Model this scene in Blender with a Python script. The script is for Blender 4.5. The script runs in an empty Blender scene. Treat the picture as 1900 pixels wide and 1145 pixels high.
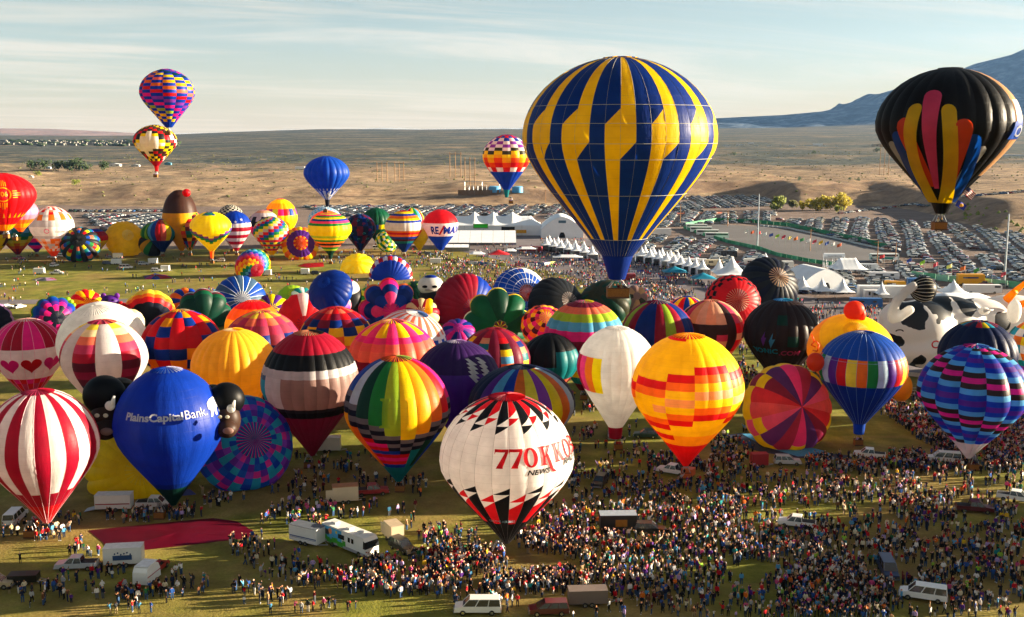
import bpy, bmesh, math, random
from math import sin, cos, pi, atan2, sqrt, radians, tan, floor
from mathutils import Vector, Matrix, noise as mnoise
random.seed(7)
S = bpy.context.scene
COL = S.collection
# ------------------------------------------------------------------ camera, sky, sun, exposure
F_PX, CAM_H, PITCH = 2000.0, 60.0, radians(9.16)
cam_d = bpy.data.cameras.new('camera'); cam = bpy.data.objects.new('camera', cam_d); COL.objects.link(cam)
cam.location = (0, 0, CAM_H); cam.rotation_euler = (pi/2 - PITCH, 0, 0)
cam_d.sensor_width = 36; cam_d.lens = F_PX/1900*36; cam_d.clip_start = 1; cam_d.clip_end = 120000
S.camera = cam
SUN_AZ, SUN_EL = radians(81), radians(10.5)          # azimuth clockwise from +Y (view direction)
W = bpy.data.worlds.new('World'); S.world = W; W.use_nodes = True
wn, wl = W.node_tree.nodes, W.node_tree.links
wn.clear()
sky = wn.new('ShaderNodeTexSky'); sky.sky_type = 'NISHITA'; sky.sun_disc = False
sky.sun_elevation = SUN_EL; sky.sun_rotation = SUN_AZ; sky.altitude = 1500
sky.air_density = 1.0; sky.dust_density = 2.2; sky.ozone_density = 1.0
bg = wn.new('ShaderNodeBackground'); bg.inputs['Strength'].default_value = 0.085
out = wn.new('ShaderNodeOutputWorld')
tc = wn.new('ShaderNodeTexCoord')
def wnode(t, **k):
    n = wn.new(t)
    for a, b in k.items(): setattr(n, a, b)
    return n
def wmath(op, a, b=None, c=None):
    n = wnode('ShaderNodeMath', operation=op)
    for i, v in enumerate((a, b, c)):
        if v is None: continue
        if isinstance(v, (int, float)): n.inputs[i].default_value = v
        else: wl.new(v, n.inputs[i])
    return n.outputs[0]
sep = wnode('ShaderNodeSeparateXYZ'); wl.new(tc.outputs['Generated'], sep.inputs[0])
# cirrus in a layer overhead: the view direction meets a high, slightly curved sheet
den = wmath('ADD', wmath('MAXIMUM', sep.outputs['Z'], 0.0), 0.045)
cu = wmath('DIVIDE', sep.outputs['X'], den); cv = wmath('DIVIDE', sep.outputs['Y'], den)
comb = wnode('ShaderNodeCombineXYZ')
wl.new(wmath('MULTIPLY', wmath('ADD', cu, wmath('MULTIPLY', cv, 0.10)), 0.20), comb.inputs[0])
wl.new(wmath('MULTIPLY', wmath('ADD', cv, wmath('MULTIPLY', cu, -0.50)), 0.55), comb.inputs[1])
n1 = wnode('ShaderNodeTexNoise'); n1.inputs['Scale'].default_value = 1.0; n1.inputs['Detail'].default_value = 10; n1.inputs['Roughness'].default_value = 0.66; n1.inputs['Distortion'].default_value = 0.9
wl.new(comb.outputs[0], n1.inputs['Vector'])
cr = wnode('ShaderNodeMapRange'); cr.interpolation_type = 'SMOOTHSTEP'
cr.inputs['From Min'].default_value = 0.42; cr.inputs['From Max'].default_value = 0.66
wl.new(n1.outputs[0], cr.inputs['Value'])
n2 = wnode('ShaderNodeTexNoise'); n2.inputs['Scale'].default_value = 0.33; n2.inputs['Detail'].default_value = 3; wl.new(comb.outputs[0], n2.inputs['Vector'])
cr2 = wnode('ShaderNodeMapRange'); cr2.inputs['From Min'].default_value = 0.36; cr2.inputs['From Max'].default_value = 0.60; cr2.inputs['To Min'].default_value = 0.25; wl.new(n2.outputs[0], cr2.inputs['Value'])
hz = wmath('POWER', wmath('SUBTRACT', 1.0, wmath('MAXIMUM', sep.outputs['Z'], 0.0)), 15.0)
veil = wmath('MULTIPLY', hz, 0.80)
tint = wnode('ShaderNodeMix', data_type='RGBA', blend_type='MULTIPLY'); tint.inputs[0].default_value = 1.0
wl.new(sky.outputs[0], tint.inputs[6]); tint.inputs[7].default_value = (0.205, 0.21, 0.19, 1)
mx0 = wnode('ShaderNodeMix', data_type='RGBA'); wl.new(veil, mx0.inputs[0]); wl.new(tint.outputs[2], mx0.inputs[6])
mx0.inputs[7].default_value = (1.44, 1.14, 0.77, 1)
mx = wnode('ShaderNodeMix', data_type='RGBA'); wl.new(wmath('MULTIPLY', wmath('MULTIPLY', cr.outputs[0], cr2.outputs[0]), 0.72), mx.inputs[0]); wl.new(mx0.outputs[2], mx.inputs[6])
mx.inputs[7].default_value = (1.55, 1.28, 0.93, 1)
wl.new(mx.outputs[2], bg.inputs['Color']); wl.new(bg.outputs[0], out.inputs['Surface'])
sun_d = bpy.data.lights.new('sun', 'SUN'); sun_d.energy = 3.7; sun_d.angle = radians(0.5); sun_d.color = (1.0, 0.83, 0.60)
sun = bpy.data.objects.new('sun', sun_d); COL.objects.link(sun); sun.location = (300, 50, 200)
sdir = Vector((sin(SUN_AZ)*cos(SUN_EL), cos(SUN_AZ)*cos(SUN_EL), sin(SUN_EL)))
sun.rotation_euler = sdir.to_track_quat('Z', 'Y').to_euler()
vs = S.view_settings; S.display_settings.display_device = 'sRGB'
vs.view_transform = 'Standard'; vs.look = 'None'; vs.exposure = 3.1; vs.gamma = 1.0; vs.use_curve_mapping = False
S.cycles.max_bounces = 8; S.cycles.diffuse_bounces = 4; S.cycles.glossy_bounces = 2; S.cycles.transmission_bounces = 4
S.cycles.transparent_max_bounces = 4; S.cycles.sample_clamp_indirect = 6; S.cycles.volume_bounces = 0
S.cycles.use_denoising = True; S.cycles.caustics_reflective = False; S.cycles.caustics_refractive = False

# ------------------------------------------------------------------ photograph pixel -> place
TP = tan(PITCH)
def ray(px, py):
    a, b = (px-950)/F_PX, -(py-572.5)/F_PX
    return Vector((a, cos(PITCH)+sin(PITCH)*b, -sin(PITCH)+cos(PITCH)*b))
def P(px, py, D):
    r = ray(px, py); t = D/r.y
    return Vector((r.x*t, D, CAM_H + r.z*t))
def G(px, py, z=0.0):
    r = ray(px, py); t = (z-CAM_H)/r.z
    return Vector((r.x*t, r.y*t, z))
def pxm(D, py=600):      # metres per photograph pixel at depth D
    r = ray(950, py); return D/r.y/F_PX

# ------------------------------------------------------------------ materials
def lin(h):
    h = h.lstrip('#'); c = [int(h[i:i+2], 16)/255 for i in (0, 2, 4)]
    return tuple((x/12.92 if x <= 0.04045 else ((x+0.055)/1.055)**2.4) for x in c) + (1.0,)
MATS = {}
def new_mat(name):
    m = bpy.data.materials.new(name); m.use_nodes = True
    m.node_tree.nodes.clear()
    return m, m.node_tree.nodes, m.node_tree.links
def math_n(N, L, op, a, b=None, clamp=False):
    n = N.new('ShaderNodeMath'); n.operation = op; n.use_clamp = clamp
    for i, v in enumerate((a, b)):
        if v is None: continue
        if isinstance(v, (int, float)): n.inputs[i].default_value = v
        else: L.new(v, n.inputs[i])
    return n.outputs[0]
def noise_n(N, L, vec, scale, detail=4, rough=0.55, dist=0.0):
    n = N.new('ShaderNodeTexNoise'); n.inputs['Scale'].default_value = scale
    n.inputs['Detail'].default_value = detail; n.inputs['Roughness'].default_value = rough; n.inputs['Distortion'].default_value = dist
    if vec is not None: L.new(vec, n.inputs['Vector'])
    return n.outputs[0]
def ramp_n(N, L, fac, stops):
    n = N.new('ShaderNodeValToRGB'); L.new(fac, n.inputs[0]); e = n.color_ramp.elements
    while len(e) > 1: e.remove(e[-1])
    e[0].position, e[0].color = stops[0]
    for p, c in stops[1:]:
        k = e.new(p); k.color = c
    return n.outputs[0]
def mix_n(N, L, fac, a, b, mode='MIX'):
    n = N.new('ShaderNodeMix'); n.data_type = 'RGBA'; n.blend_type = mode
    for i, v in ((0, fac), (6, a), (7, b)):
        if isinstance(v, (int, float)): n.inputs[i].default_value = v
        elif isinstance(v, tuple): n.inputs[i].default_value = v
        else: L.new(v, n.inputs[i])
    return n.outputs[2]
def finish(m, N, L, bsdf):
    o = N.new('ShaderNodeOutputMaterial'); L.new(bsdf, o.inputs['Surface']); return m
def fabric(hexc):
    k = ('fabric', hexc)
    if k in MATS: return MATS[k]
    m, N, L = new_mat('balloon_fabric_'+hexc.strip('#'))
    uv = N.new('ShaderNodeUVMap'); uv.uv_map = 'UVMap'
    sp = N.new('ShaderNodeSeparateXYZ'); L.new(uv.outputs[0], sp.inputs[0])
    fr = math_n(N, L, 'FRACT', math_n(N, L, 'DIVIDE', sp.outputs[1], 1.25))
    seam = math_n(N, L, 'LESS_THAN', fr, 0.05)
    oc = N.new('ShaderNodeTexCoord')
    nz = noise_n(N, L, oc.outputs['Object'], 0.35, 3)
    c = lin(hexc)
    dark = tuple(x*0.80 for x in c[:3])+(1,); lite = tuple(min(1, x*1.08) for x in c[:3])+(1,)
    base = ramp_n(N, L, nz, [(0.30, dark), (0.70, lite)])
    base = mix_n(N, L, math_n(N, L, 'MULTIPLY', seam, 0.18), base, tuple(x*0.4 for x in c[:3])+(1,))
    p = N.new('ShaderNodeBsdfPrincipled'); L.new(base, p.inputs['Base Color'])
    p.inputs['Roughness'].default_value = 0.46; p.inputs['Specular IOR Level'].default_value = 0.24
    t = N.new('ShaderNodeBsdfTranslucent'); L.new(base, t.inputs['Color'])
    mp = N.new('ShaderNodeMapping'); mp.inputs['Scale'].default_value = (2.2, 0.55, 1); L.new(uv.outputs[0], mp.inputs['Vector'])
    bmp = N.new('ShaderNodeBump'); bmp.inputs['Strength'].default_value = 0.35; bmp.inputs['Distance'].default_value = 0.14
    nb = noise_n(N, L, mp.outputs[0], 1.0, 3, 0.6)
    mp2 = N.new('ShaderNodeMapping'); mp2.inputs['Scale'].default_value = (5.0, 0.12, 1); L.new(uv.outputs[0], mp2.inputs['Vector'])
    nearm = math_n(N, L, 'MULTIPLY', math_n(N, L, 'SUBTRACT', 8.0, sp.outputs[1], True), 1.0)
    nb = math_n(N, L, 'ADD', nb, math_n(N, L, 'MULTIPLY', math_n(N, L, 'MULTIPLY', noise_n(N, L, mp2.outputs[0], 1.0, 2), nearm), 1.3))
    hh = math_n(N, L, 'SUBTRACT', nb, math_n(N, L, 'MULTIPLY', seam, 0.22))
    L.new(hh, bmp.inputs['Height']); L.new(bmp.outputs[0], p.inputs['Normal']); L.new(bmp.outputs[0], t.inputs['Normal'])
    mxs = N.new('ShaderNodeMixShader'); mxs.inputs[0].default_value = 0.56
    L.new(p.outputs[0], mxs.inputs[1]); L.new(t.outputs[0], mxs.inputs[2])
    MATS[k] = finish(m, N, L, mxs.outputs[0]); return m
def solid(hexc, rough=0.6, metal=0.0, nscale=1.5, namt=0.18, spec=0.4, name=None, bump=0.0):
    k = ('solid', hexc, rough, metal, nscale, bump)
    if k in MATS: return MATS[k]
    m, N, L = new_mat(name or 'surface_'+hexc.strip('#'))
    oc = N.new('ShaderNodeTexCoord'); nz = noise_n(N, L, oc.outputs['Object'], nscale, 4)
    c = lin(hexc)
    base = ramp_n(N, L, nz, [(0.25, tuple(x*(1-namt) for x in c[:3])+(1,)), (0.75, tuple(min(1, x*(1+namt*0.6)) for x in c[:3])+(1,))])
    p = N.new('ShaderNodeBsdfPrincipled'); L.new(base, p.inputs['Base Color'])
    p.inputs['Roughness'].default_value = rough; p.inputs['Metallic'].default_value = metal; p.inputs['Specular IOR Level'].default_value = spec
    if bump:
        b = N.new('ShaderNodeBump'); b.inputs['Strength'].default_value = bump; b.inputs['Distance'].default_value = 0.1
        L.new(nz, b.inputs['Height']); L.new(b.outputs[0], p.inputs['Normal'])
    MATS[k] = finish(m, N, L, p.outputs[0]); return m
def attr_mat(name, rough, spec=0.4):
    if ('attr', name) in MATS: return MATS[('attr', name)]
    m, N, L = new_mat(name); a = N.new('ShaderNodeAttribute'); a.attribute_name = 'Col'
    p = N.new('ShaderNodeBsdfPrincipled'); L.new(a.outputs['Color'], p.inputs['Base Color'])
    p.inputs['Roughness'].default_value = rough; p.inputs['Specular IOR Level'].default_value = spec
    MATS[('attr', name)] = finish(m, N, L, p.outputs[0]); return m
GLASS = solid('#10161c', 0.22, 0.0, 1.0, 0.1, 0.9, 'dark_glass')
RUBBER = solid('#151515', 0.8, name='rubber')
CHROME = solid('#b8bcc0', 0.25, 0.9, name='chrome')
WICKER = solid('#8a5a2c', 0.8, 0, 14.0, 0.5, 0.2, 'wicker', 0.6)
LEATHER = solid('#4a2a16', 0.6, name='leather')
STEEL = solid('#9a9ea2', 0.35, 0.7, name='steel')

# ------------------------------------------------------------------ object helpers
def tag(o, label=None, cat=None, group=None, kind=None):
    if label: o['label'] = label
    if cat: o['category'] = cat
    if group: o['group'] = group
    if kind: o['kind'] = kind
    return o
def empty(name, loc, rz=0.0):
    o = bpy.data.objects.new(name, None); COL.objects.link(o)
    o.location = loc; o.rotation_euler = (0, 0, rz); o.empty_display_size = 0.5
    return o
def mk(name, verts, faces, mats, parent=None, midx=None, uvs=None, smooth=False, loc=None):
    me = bpy.data.meshes.new(name)
    me.from_pydata([tuple(v) for v in verts], [], faces)
    for m in (mats if isinstance(mats, (list, tuple)) else [mats]): me.materials.append(m)
    if midx: me.polygons.foreach_set('material_index', midx)
    if smooth: me.polygons.foreach_set('use_smooth', [True]*len(me.polygons))
    if uvs:
        ul = me.uv_layers.new(name='UVMap')
        li = [0]*len(me.loops); me.loops.foreach_get('vertex_index', li)
        flat = []
        for v in li: flat.extend(uvs[v])
        ul.data.foreach_set('uv', flat)
    me.update()
    o = bpy.data.objects.new(name, me); COL.objects.link(o)
    if parent is not None: o.parent = parent
    if loc is not None: o.location = loc
    return o
class MB:
    """collects simple solids into ONE mesh"""
    def __init__(s): s.v, s.f, s.m = [], [], []
    def add(s, vs_, fs_, mi=0):
        n = len(s.v); s.v += [tuple(v) for v in vs_]; s.f += [tuple(i+n for i in f) for f in fs_]; s.m += [mi]*len(fs_)
    def box(s, c, d, mi=0, rz=0.0, taper=1.0):
        cx, cy, cz = c; dx, dy, dz = d[0]/2, d[1]/2, d[2]/2
        vs_ = []
        for z, k in ((-dz, 1), (dz, taper)):
            for x, y in ((-dx, -dy), (dx, -dy), (dx, dy), (-dx, dy)):
                x, y = x*k, y*k
                vs_.append((cx+x*cos(rz)-y*sin(rz), cy+x*sin(rz)+y*cos(rz), cz+z))
        s.add(vs_, [(0, 3, 2, 1), (4, 5, 6, 7), (0, 1, 5, 4), (1, 2, 6, 5), (2, 3, 7, 6), (3, 0, 4, 7)], mi)
    def tube(s, a, b, r0, r1=None, n=6, mi=0):
        a, b = Vector(a), Vector(b); r1 = r0 if r1 is None else r1
        d = (b-a)
        if d.length < 1e-6: return
        q = d.to_track_quat('Z', 'Y'); vs_ = []
        for p_, r in ((a, r0), (b, r1)):
            for i in range(n):
                t = 2*pi*i/n; vs_.append(p_ + q @ Vector((cos(t)*r, sin(t)*r, 0)))
        fs_ = [(i, (i+1) % n, n+(i+1) % n, n+i) for i in range(n)] + [tuple(range(n-1, -1, -1)), tuple(range(n, 2*n))]
        s.add(vs_, fs_, mi)
    def prism(s, prof, y0, y1, mi=0, axis='y', inset=0.0):
        """profile in x,z extruded along y"""
        n = len(prof); zc = sum(p_[1] for p_ in prof)/n
        vs_ = [(x, y0, z) for x, z in prof]+[(x, y1, z) for x, z in prof]
        fs_ = [(i, i+n, (i+1) % n + n, (i+1) % n) for i in range(n)] + [tuple(range(n)), tuple(range(2*n-1, n-1, -1))]
        s.add(vs_, fs_, mi)
    def ico(s, c, r, mi=0, sub=1, sc=(1, 1, 1), jit=0.0):
        bm = bmesh.new(); bmesh.ops.create_icosphere(bm, subdivisions=sub, radius=1)
        vs_ = []
        for v in bm.verts:
            k = 1+random.uniform(-jit, jit)
            vs_.append((c[0]+v.co.x*r*sc[0]*k, c[1]+v.co.y*r*sc[1]*k, c[2]+v.co.z*r*sc[2]*k))
        s.add(vs_, [tuple(v.index for v in f.verts) for f in bm.faces], mi); bm.free()
    def build(s, name, mats, parent=None, loc=None, smooth=False, rz=None):
        o = mk(name, s.v, s.f, mats, parent, s.m if isinstance(mats, (list, tuple)) and len(mats) > 1 else None, None, smooth, loc)
        if rz is not None: o.rotation_euler.z = rz
        return o
def copy_tree(o, parent=None):
    c = o.copy(); COL.objects.link(c); c.parent = parent
    for ch in list(o.children): copy_tree(ch, c)
    return c
def smooth01(t): t = max(0.0, min(1.0, t)); return t*t*(3-2*t)
def fbm(x, y, z=0.0, o=4):
    return mnoise.fractal(Vector((x, y, z)), 0.9, 2.1, o)
# ------------------------------------------------------------------ terrain
def scarp(x, y):          # depth at which the bluff begins, nearer on the right
    a = x/max(y, 50.0)
    e = 905 + 35*fbm(x*0.004, 3.1)
    e -= 45*smooth01((-0.15-a)/0.2)
    e += 130*smooth01((a-0.10)/0.05)*smooth01((0.27-a)/0.05)
    e -= 255*smooth01((a-0.33)/0.14)
    return e
def tz(x, y):
    if y < 450: return 0.0
    e = scarp(x, y)
    r = smooth01((y-e)/150.0)
    if r <= 0 and y < e: return 0.0
    a = x/y
    top = 11.0 + 3.5*smooth01((a-0.35)/0.1)
    gul = fbm(x*0.011, y*0.006, 0.0, 5)
    z = r*top
    far = smooth01((y-e)/250.0)
    z += far*gul*3.0*(1-smooth01((y-2200)/1500))
    # sand banks and cuts on the left
    left = smooth01((-0.06-a)/0.14)*smooth01((y-e)/80)*(1-smooth01((y-1700)/500))
    z += left*(2.0*sin(y*0.020+2*fbm(x*0.004, 9.0)) + 1.8*abs(fbm(x*0.03, y*0.012, 4.0, 4)))
    # cut bank in the middle
    mid = smooth01((a+0.12)/0.1)*(1-smooth01((a-0.36)/0.06))
    z += mid*4.0*smooth01((y-e-30)/60)*(1-smooth01((y-e-150)/260))*(1+fbm(x*0.02, y*0.02, 2.0))
    if y > 1500:
        k = 0.0160*(0.48+0.44*smooth01((a+0.38)/0.22)+0.08*smooth01((a+0.1)/0.3))
        zz = (y-1500)*k
        if y > 7200: zz = (7200-1500)*k - (y-7200)*0.02
        z += zz + fbm(x*0.0009, y*0.0012, 7.0, 5)*6*smooth01((y-1500)/3500)
        # foothills of the range on the right
        z += 260*smooth01((a-0.16)/0.5)*smooth01((y-5200)/5000)
    return z
def terrain_rows():
    ys = [-400, -200, -50, 50, 150, 250, 350, 440, 520, 580]
    y = 600.0
    while y < 2200: ys.append(y); y += 7 + (y-600)*0.004
    while y < 16000: ys.append(y); y *= 1.022
    return ys
def build_terrain():
    ys = terrain_rows(); nu = 420; vs_, fs_ = [], []
    for y in ys:
        wd = 700 + max(0, y)*0.85
        for i in range(nu+1):
            u = -1+2*i/nu
            x = wd*u
            vs_.append((x, y, tz(x, y)))
    for j in range(len(ys)-1):
        for i in range(nu):
            k = j*(nu+1)+i; fs_.append((k, k+1, k+nu+2, k+nu+1))
    m, N, L = new_mat('dry_plain_ground')
    g = N.new('ShaderNodeNewGeometry'); sp = N.new('ShaderNodeSeparateXYZ'); L.new(g.outputs['Position'], sp.inputs[0])
    mp = N.new('ShaderNodeMapping'); mp.inputs['Scale'].default_value = (0.004, 0.0065, 0.01); L.new(g.outputs['Position'], mp.inputs['Vector'])
    big = noise_n(N, L, mp.outputs[0], 1.0, 7, 0.66, 0.6)
    fine = noise_n(N, L, g.outputs['Position'], 0.055, 8, 0.78)
    dots = noise_n(N, L, g.outputs['Position'], 0.22, 2, 0.5)
    tan_c = ramp_n(N, L, fine, [(0.34, lin('#54463a')), (0.46, lin('#85705a')), (0.56, lin('#9c8468')), (0.68, lin('#bca586'))])
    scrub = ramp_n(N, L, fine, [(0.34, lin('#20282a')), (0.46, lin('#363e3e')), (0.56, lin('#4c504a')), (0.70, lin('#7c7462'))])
    # sagebrush plain takes over farther off, range shade painted into its dark grey
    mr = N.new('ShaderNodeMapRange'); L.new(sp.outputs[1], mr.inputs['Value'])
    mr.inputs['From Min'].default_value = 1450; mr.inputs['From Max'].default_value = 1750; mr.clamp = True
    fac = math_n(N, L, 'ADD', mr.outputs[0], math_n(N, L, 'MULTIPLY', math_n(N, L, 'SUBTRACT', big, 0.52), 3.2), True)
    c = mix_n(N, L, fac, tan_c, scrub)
    # scattered bushes as speckle
    bush = math_n(N, L, 'MULTIPLY', math_n(N, L, 'GREATER_THAN', dots, 0.62), math_n(N, L, 'GREATER_THAN', sp.outputs[1], 1000.0))
    c = mix_n(N, L, math_n(N, L, 'MULTIPLY', bush, 0.65), c, lin('#3d4428'))
    # bare slopes of dark cut earth where steep
    nz_ = N.new('ShaderNodeSeparateXYZ'); L.new(g.outputs['True Normal'], nz_.inputs[0])
    steep = math_n(N, L, 'MULTIPLY', math_n(N, L, 'SUBTRACT', 0.994, nz_.outputs[2]), 60.0, True)
    c = mix_n(N, L, math_n(N, L, 'MULTIPLY', steep, 0.7), c, ramp_n(N, L, fine, [(0.3, lin('#6b5648')), (0.7, lin('#9c8068'))]))
    # parking dirt near
    near = math_n(N, L, 'LESS_THAN', math_n(N, L, 'ADD', sp.outputs[2], math_n(N, L, 'MULTIPLY', fine, 0.6)), 0.9)
    near = math_n(N, L, 'MULTIPLY', near, math_n(N, L, 'LESS_THAN', sp.outputs[1], 1200.0))
    c = mix_n(N, L, near, c, ramp_n(N, L, fine, [(0.3, lin('#5c504a')), (0.7, lin('#84736a'))]))
    p = N.new('ShaderNodeBsdfPrincipled'); L.new(c, p.inputs['Base Color']); p.inputs['Roughness'].default_value = 0.95; p.inputs['Specular IOR Level'].default_value = 0.1
    b = N.new('ShaderNodeBump'); b.inputs['Strength'].default_value = 0.6; b.inputs['Distance'].default_value = 1.6; L.new(fine, b.inputs['Height']); L.new(b.outputs[0], p.inputs['Normal'])
    finish(m, N, L, p.outputs[0])
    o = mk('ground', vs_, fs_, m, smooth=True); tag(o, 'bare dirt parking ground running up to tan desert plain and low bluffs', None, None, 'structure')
build_terrain()

def sheet(name, pts, z, m, label=None, sub=0):
    """flat polygon sheet from photograph pixels on the ground"""
    vs_ = [G(x, y, z) for x, y in pts]
    o = mk(name, vs_, [tuple(range(len(vs_)))], m)
    bm = bmesh.new(); bm.from_mesh(o.data)
    for f in bm.faces:
        f.normal_update()
        if f.normal.z < 0: f.normal_flip()
    bmesh.ops.triangulate(bm, faces=bm.faces[:]); bm.to_mesh(o.data); bm.free()
    tag(o, label, None, None, 'structure'); return o
def grass_mat():
    m, N, L = new_mat('park_grass')
    g = N.new('ShaderNodeNewGeometry')
    big = noise_n(N, L, g.outputs['Position'], 0.022, 6, 0.62, 0.3)
    mid = noise_n(N, L, g.outputs['Position'], 0.16, 5, 0.65)
    fine = noise_n(N, L, g.outputs['Position'], 2.2, 3, 0.7)
    gr = ramp_n(N, L, mid, [(0.3, lin('#565a22')), (0.5, lin('#74742e')), (0.72, lin('#989040'))])
    dry = ramp_n(N, L, mid, [(0.3, lin('#7a6438')), (0.7, lin('#9c824e'))])
    sel = N.new('ShaderNodeMapRange'); sel.clamp = True; sel.inputs['From Min'].default_value = 0.46; sel.inputs['From Max'].default_value = 0.58; L.new(big, sel.inputs['Value'])
    c = mix_n(N, L, math_n(N, L, 'MULTIPLY', sel.outputs[0], 0.85), gr, dry)
    worn = math_n(N, L, 'MULTIPLY', math_n(N, L, 'SUBTRACT', noise_n(N, L, g.outputs['Position'], 0.055, 7, 0.7, 0.8), 0.56), 7.0, True)
    c = mix_n(N, L, math_n(N, L, 'MULTIPLY', worn, 0.8), c, lin('#6f5a3e'))
    c = mix_n(N, L, math_n(N, L, 'MULTIPLY', math_n(N, L, 'SUBTRACT', fine, 0.35, True), 0.9), c, lin('#34340f'))
    mt = N.new('ShaderNodeMapping'); mt.inputs['Scale'].default_value = (0.012, 0.34, 1); mt.inputs['Rotation'].default_value = (0, 0, 0.12); L.new(g.outputs['Position'], mt.inputs['Vector'])
    trk = math_n(N, L, 'MULTIPLY', math_n(N, L, 'SUBTRACT', noise_n(N, L, mt.outputs[0], 1.0, 5, .6, .5), 0.57), 6.0, True)
    c = mix_n(N, L, math_n(N, L, 'MULTIPLY', trk, 0.55), c, lin('#7a6644'))
    p = N.new('ShaderNodeBsdfPrincipled'); L.new(c, p.inputs['Base Color']); p.inputs['Roughness'].default_value = 0.95; p.inputs['Specular IOR Level'].default_value = 0.08
    b = N.new('ShaderNodeBump'); b.inputs['Strength'].default_value = 0.8; b.inputs['Distance'].default_value = 0.12; L.new(fine, b.inputs['Height']); L.new(b.outputs[0], p.inputs['Normal'])
    return finish(m, N, L, p.outputs[0])
GR = grass_mat()
def poly_world(name, pts, z, m, label):
    o = mk(name, [(x, y, z) for x, y in pts], [tuple(range(len(pts)))], m)
    bm = bmesh.new(); bm.from_mesh(o.data); bmesh.ops.triangulate(bm, faces=bm.faces[:])
    for f in bm.faces:
        f.normal_update()
        if f.normal.z < 0: f.normal_flip()
    bm.to_mesh(o.data); bm.free(); tag(o, label, None, None, 'structure'); return o
gp = [G(-400, 462), G(835, 462), G(1060, 512), G(1250, 590), G(1700, 700), G(2500, 760)]
poly_world('grass_field', [(-420, -60)]+[(v.x, v.y) for v in gp]+[(420, -60)], 0.02, GR, 'mown balloon park grass with dry brown patches')
ASPH = solid('#5a585a', 0.9, 0, 0.05, 0.25, 0.2, 'worn_asphalt')
ASPH2 = solid('#6d666a', 0.9, 0, 0.08, 0.25, 0.2, 'pale_asphalt')
sheet('main_street', [(835, 462), (1010, 430), (1100, 445), (1330, 520), (1560, 560), (1900, 620), (2300, 700), (2500, 760), (1700, 700), (1250, 590), (1060, 512)], 0.04, ASPH2, 'grey pavement of the vendor street')
sheet('event_lot', [(1290, 414), (1420, 421), (1560, 444), (1650, 470), (1640, 482), (1560, 492), (1440, 476), (1350, 452), (1270, 424)], 0.04, ASPH, 'empty dark asphalt lot behind the green fence')
sheet('road', [(-200, 558), (420, 553), (420, 561), (-200, 566)], 0.05, ASPH2, 'narrow grey paved path crossing the grass')
sheet('dirt_track', [(380, 372), (1000, 372), (1290, 378), (1290, 380.5), (1000, 376), (380, 376)], 0.06, solid('#a98e72', 0.95, 0, 0.05, 0.2), 'pale dirt track below the bluff')

# ---- far ridge, mesa and pale mountains
def profile_z(pts, px):
    for (x0, y0), (x1, y1) in zip(pts, pts[1:]):
        if px <= x1: 
            t = (px-x0)/(x1-x0); return y0+(y1-y0)*t
    return pts[-1][1]
def rock(name, c0, c1, c2, sc):
    m, N, L = new_mat(name); g = N.new('ShaderNodeNewGeometry')
    a = noise_n(N, L, g.outputs['Position'], sc, 8, 0.68, 0.2)
    c = ramp_n(N, L, a, [(0.35, lin(c0)), (0.5, lin(c1)), (0.66, lin(c2))])
    p = N.new('ShaderNodeBsdfPrincipled'); L.new(c, p.inputs['Base Color']); p.inputs['Roughness'].default_value = 0.95; p.inputs['Specular IOR Level'].default_value = 0.1
    b = N.new('ShaderNodeBump'); b.inputs['Strength'].default_value = 0.8; b.inputs['Distance'].default_value = 25; L.new(a, b.inputs['Height']); L.new(b.outputs[0], p.inputs['Normal'])
    return finish(m, N, L, p.outputs[0])
def range_mesh(name, pts, Dc, Df, Db, m, label, rough=1.0, seed=0.0, nx=240, ny=44, base=0.0, pw=1.0):
    """heightfield whose crest line at depth Dc matches the skyline; foot at Df"""
    vs_, fs_ = [], []
    x0, x1 = pts[0][0], pts[-1][0]
    for j in range(ny+1):
        t = j/ny; D = Df+(Db-Df)*t
        for i in range(nx+1):
            px = x0+(x1-x0)*i/nx
            X = (px-950)/F_PX*Dc*1.0
            zc = P(px, profile_z(pts, px), Dc).z
            if D <= Dc: k = ((D-Df)/(Dc-Df))**pw
            else: k = 1-0.8*smooth01((D-Dc)/(Db-Dc))
            zb = base
            h = zb+(zc-zb)*k
            sp_ = fbm(X*0.00055+seed, D*0.0005, seed, 6)
            rid = (1-abs(fbm(X*0.0011+seed, D*0.00035+X*0.0001, seed+3, 6))*2)
            amp = rough*(zc-zb)*0.17*sin(pi*min(1, k))
            h += amp*(sp_+rid*0.9-0.5)
            vs_.append((X, D, h))
    for j in range(ny):
        for i in range(nx):
            k = j*(nx+1)+i; fs_.append((k, k+1, k+nx+2, k+nx+1))
    o = mk(name, vs_, fs_, m, smooth=True); tag(o, label, None, None, 'structure'); return o
ROCK = rock('hazed_mountain', '#122030', '#2a3e52', '#6a7480', 0.0065)  # shade and distance haze painted into the blue rock colours
range_mesh('mountain_range', [(1180, 236), (1260, 224), (1330, 219), (1450, 213), (1536, 205), (1590, 193), (1606, 190), (1640, 171), (1700, 150), (1760, 132), (1800, 122), (1822, 111), (1850, 104), (1876, 96), (1900, 84),
    (1980, 62), (2100, 40), (2300, 0), (2700, -40), (3300, -60), (4200, -40)], 12500, 8200, 17000, ROCK, 'steep rocky mountain range rising at the right edge of the plain', 1.7, 2.0, 340, 60, 95, 1.25)
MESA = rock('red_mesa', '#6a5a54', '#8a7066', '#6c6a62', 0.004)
range_mesh('distant_mesa', [(-1200, 232), (-300, 236), (0, 238), (100, 239), (180, 243), (240, 246), (300, 252), (420, 262)], 14500, 12500, 17000, MESA, 'low pink mesa on the left horizon', 1.6, 8.0, 160, 24, 30, 0.5)
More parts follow.
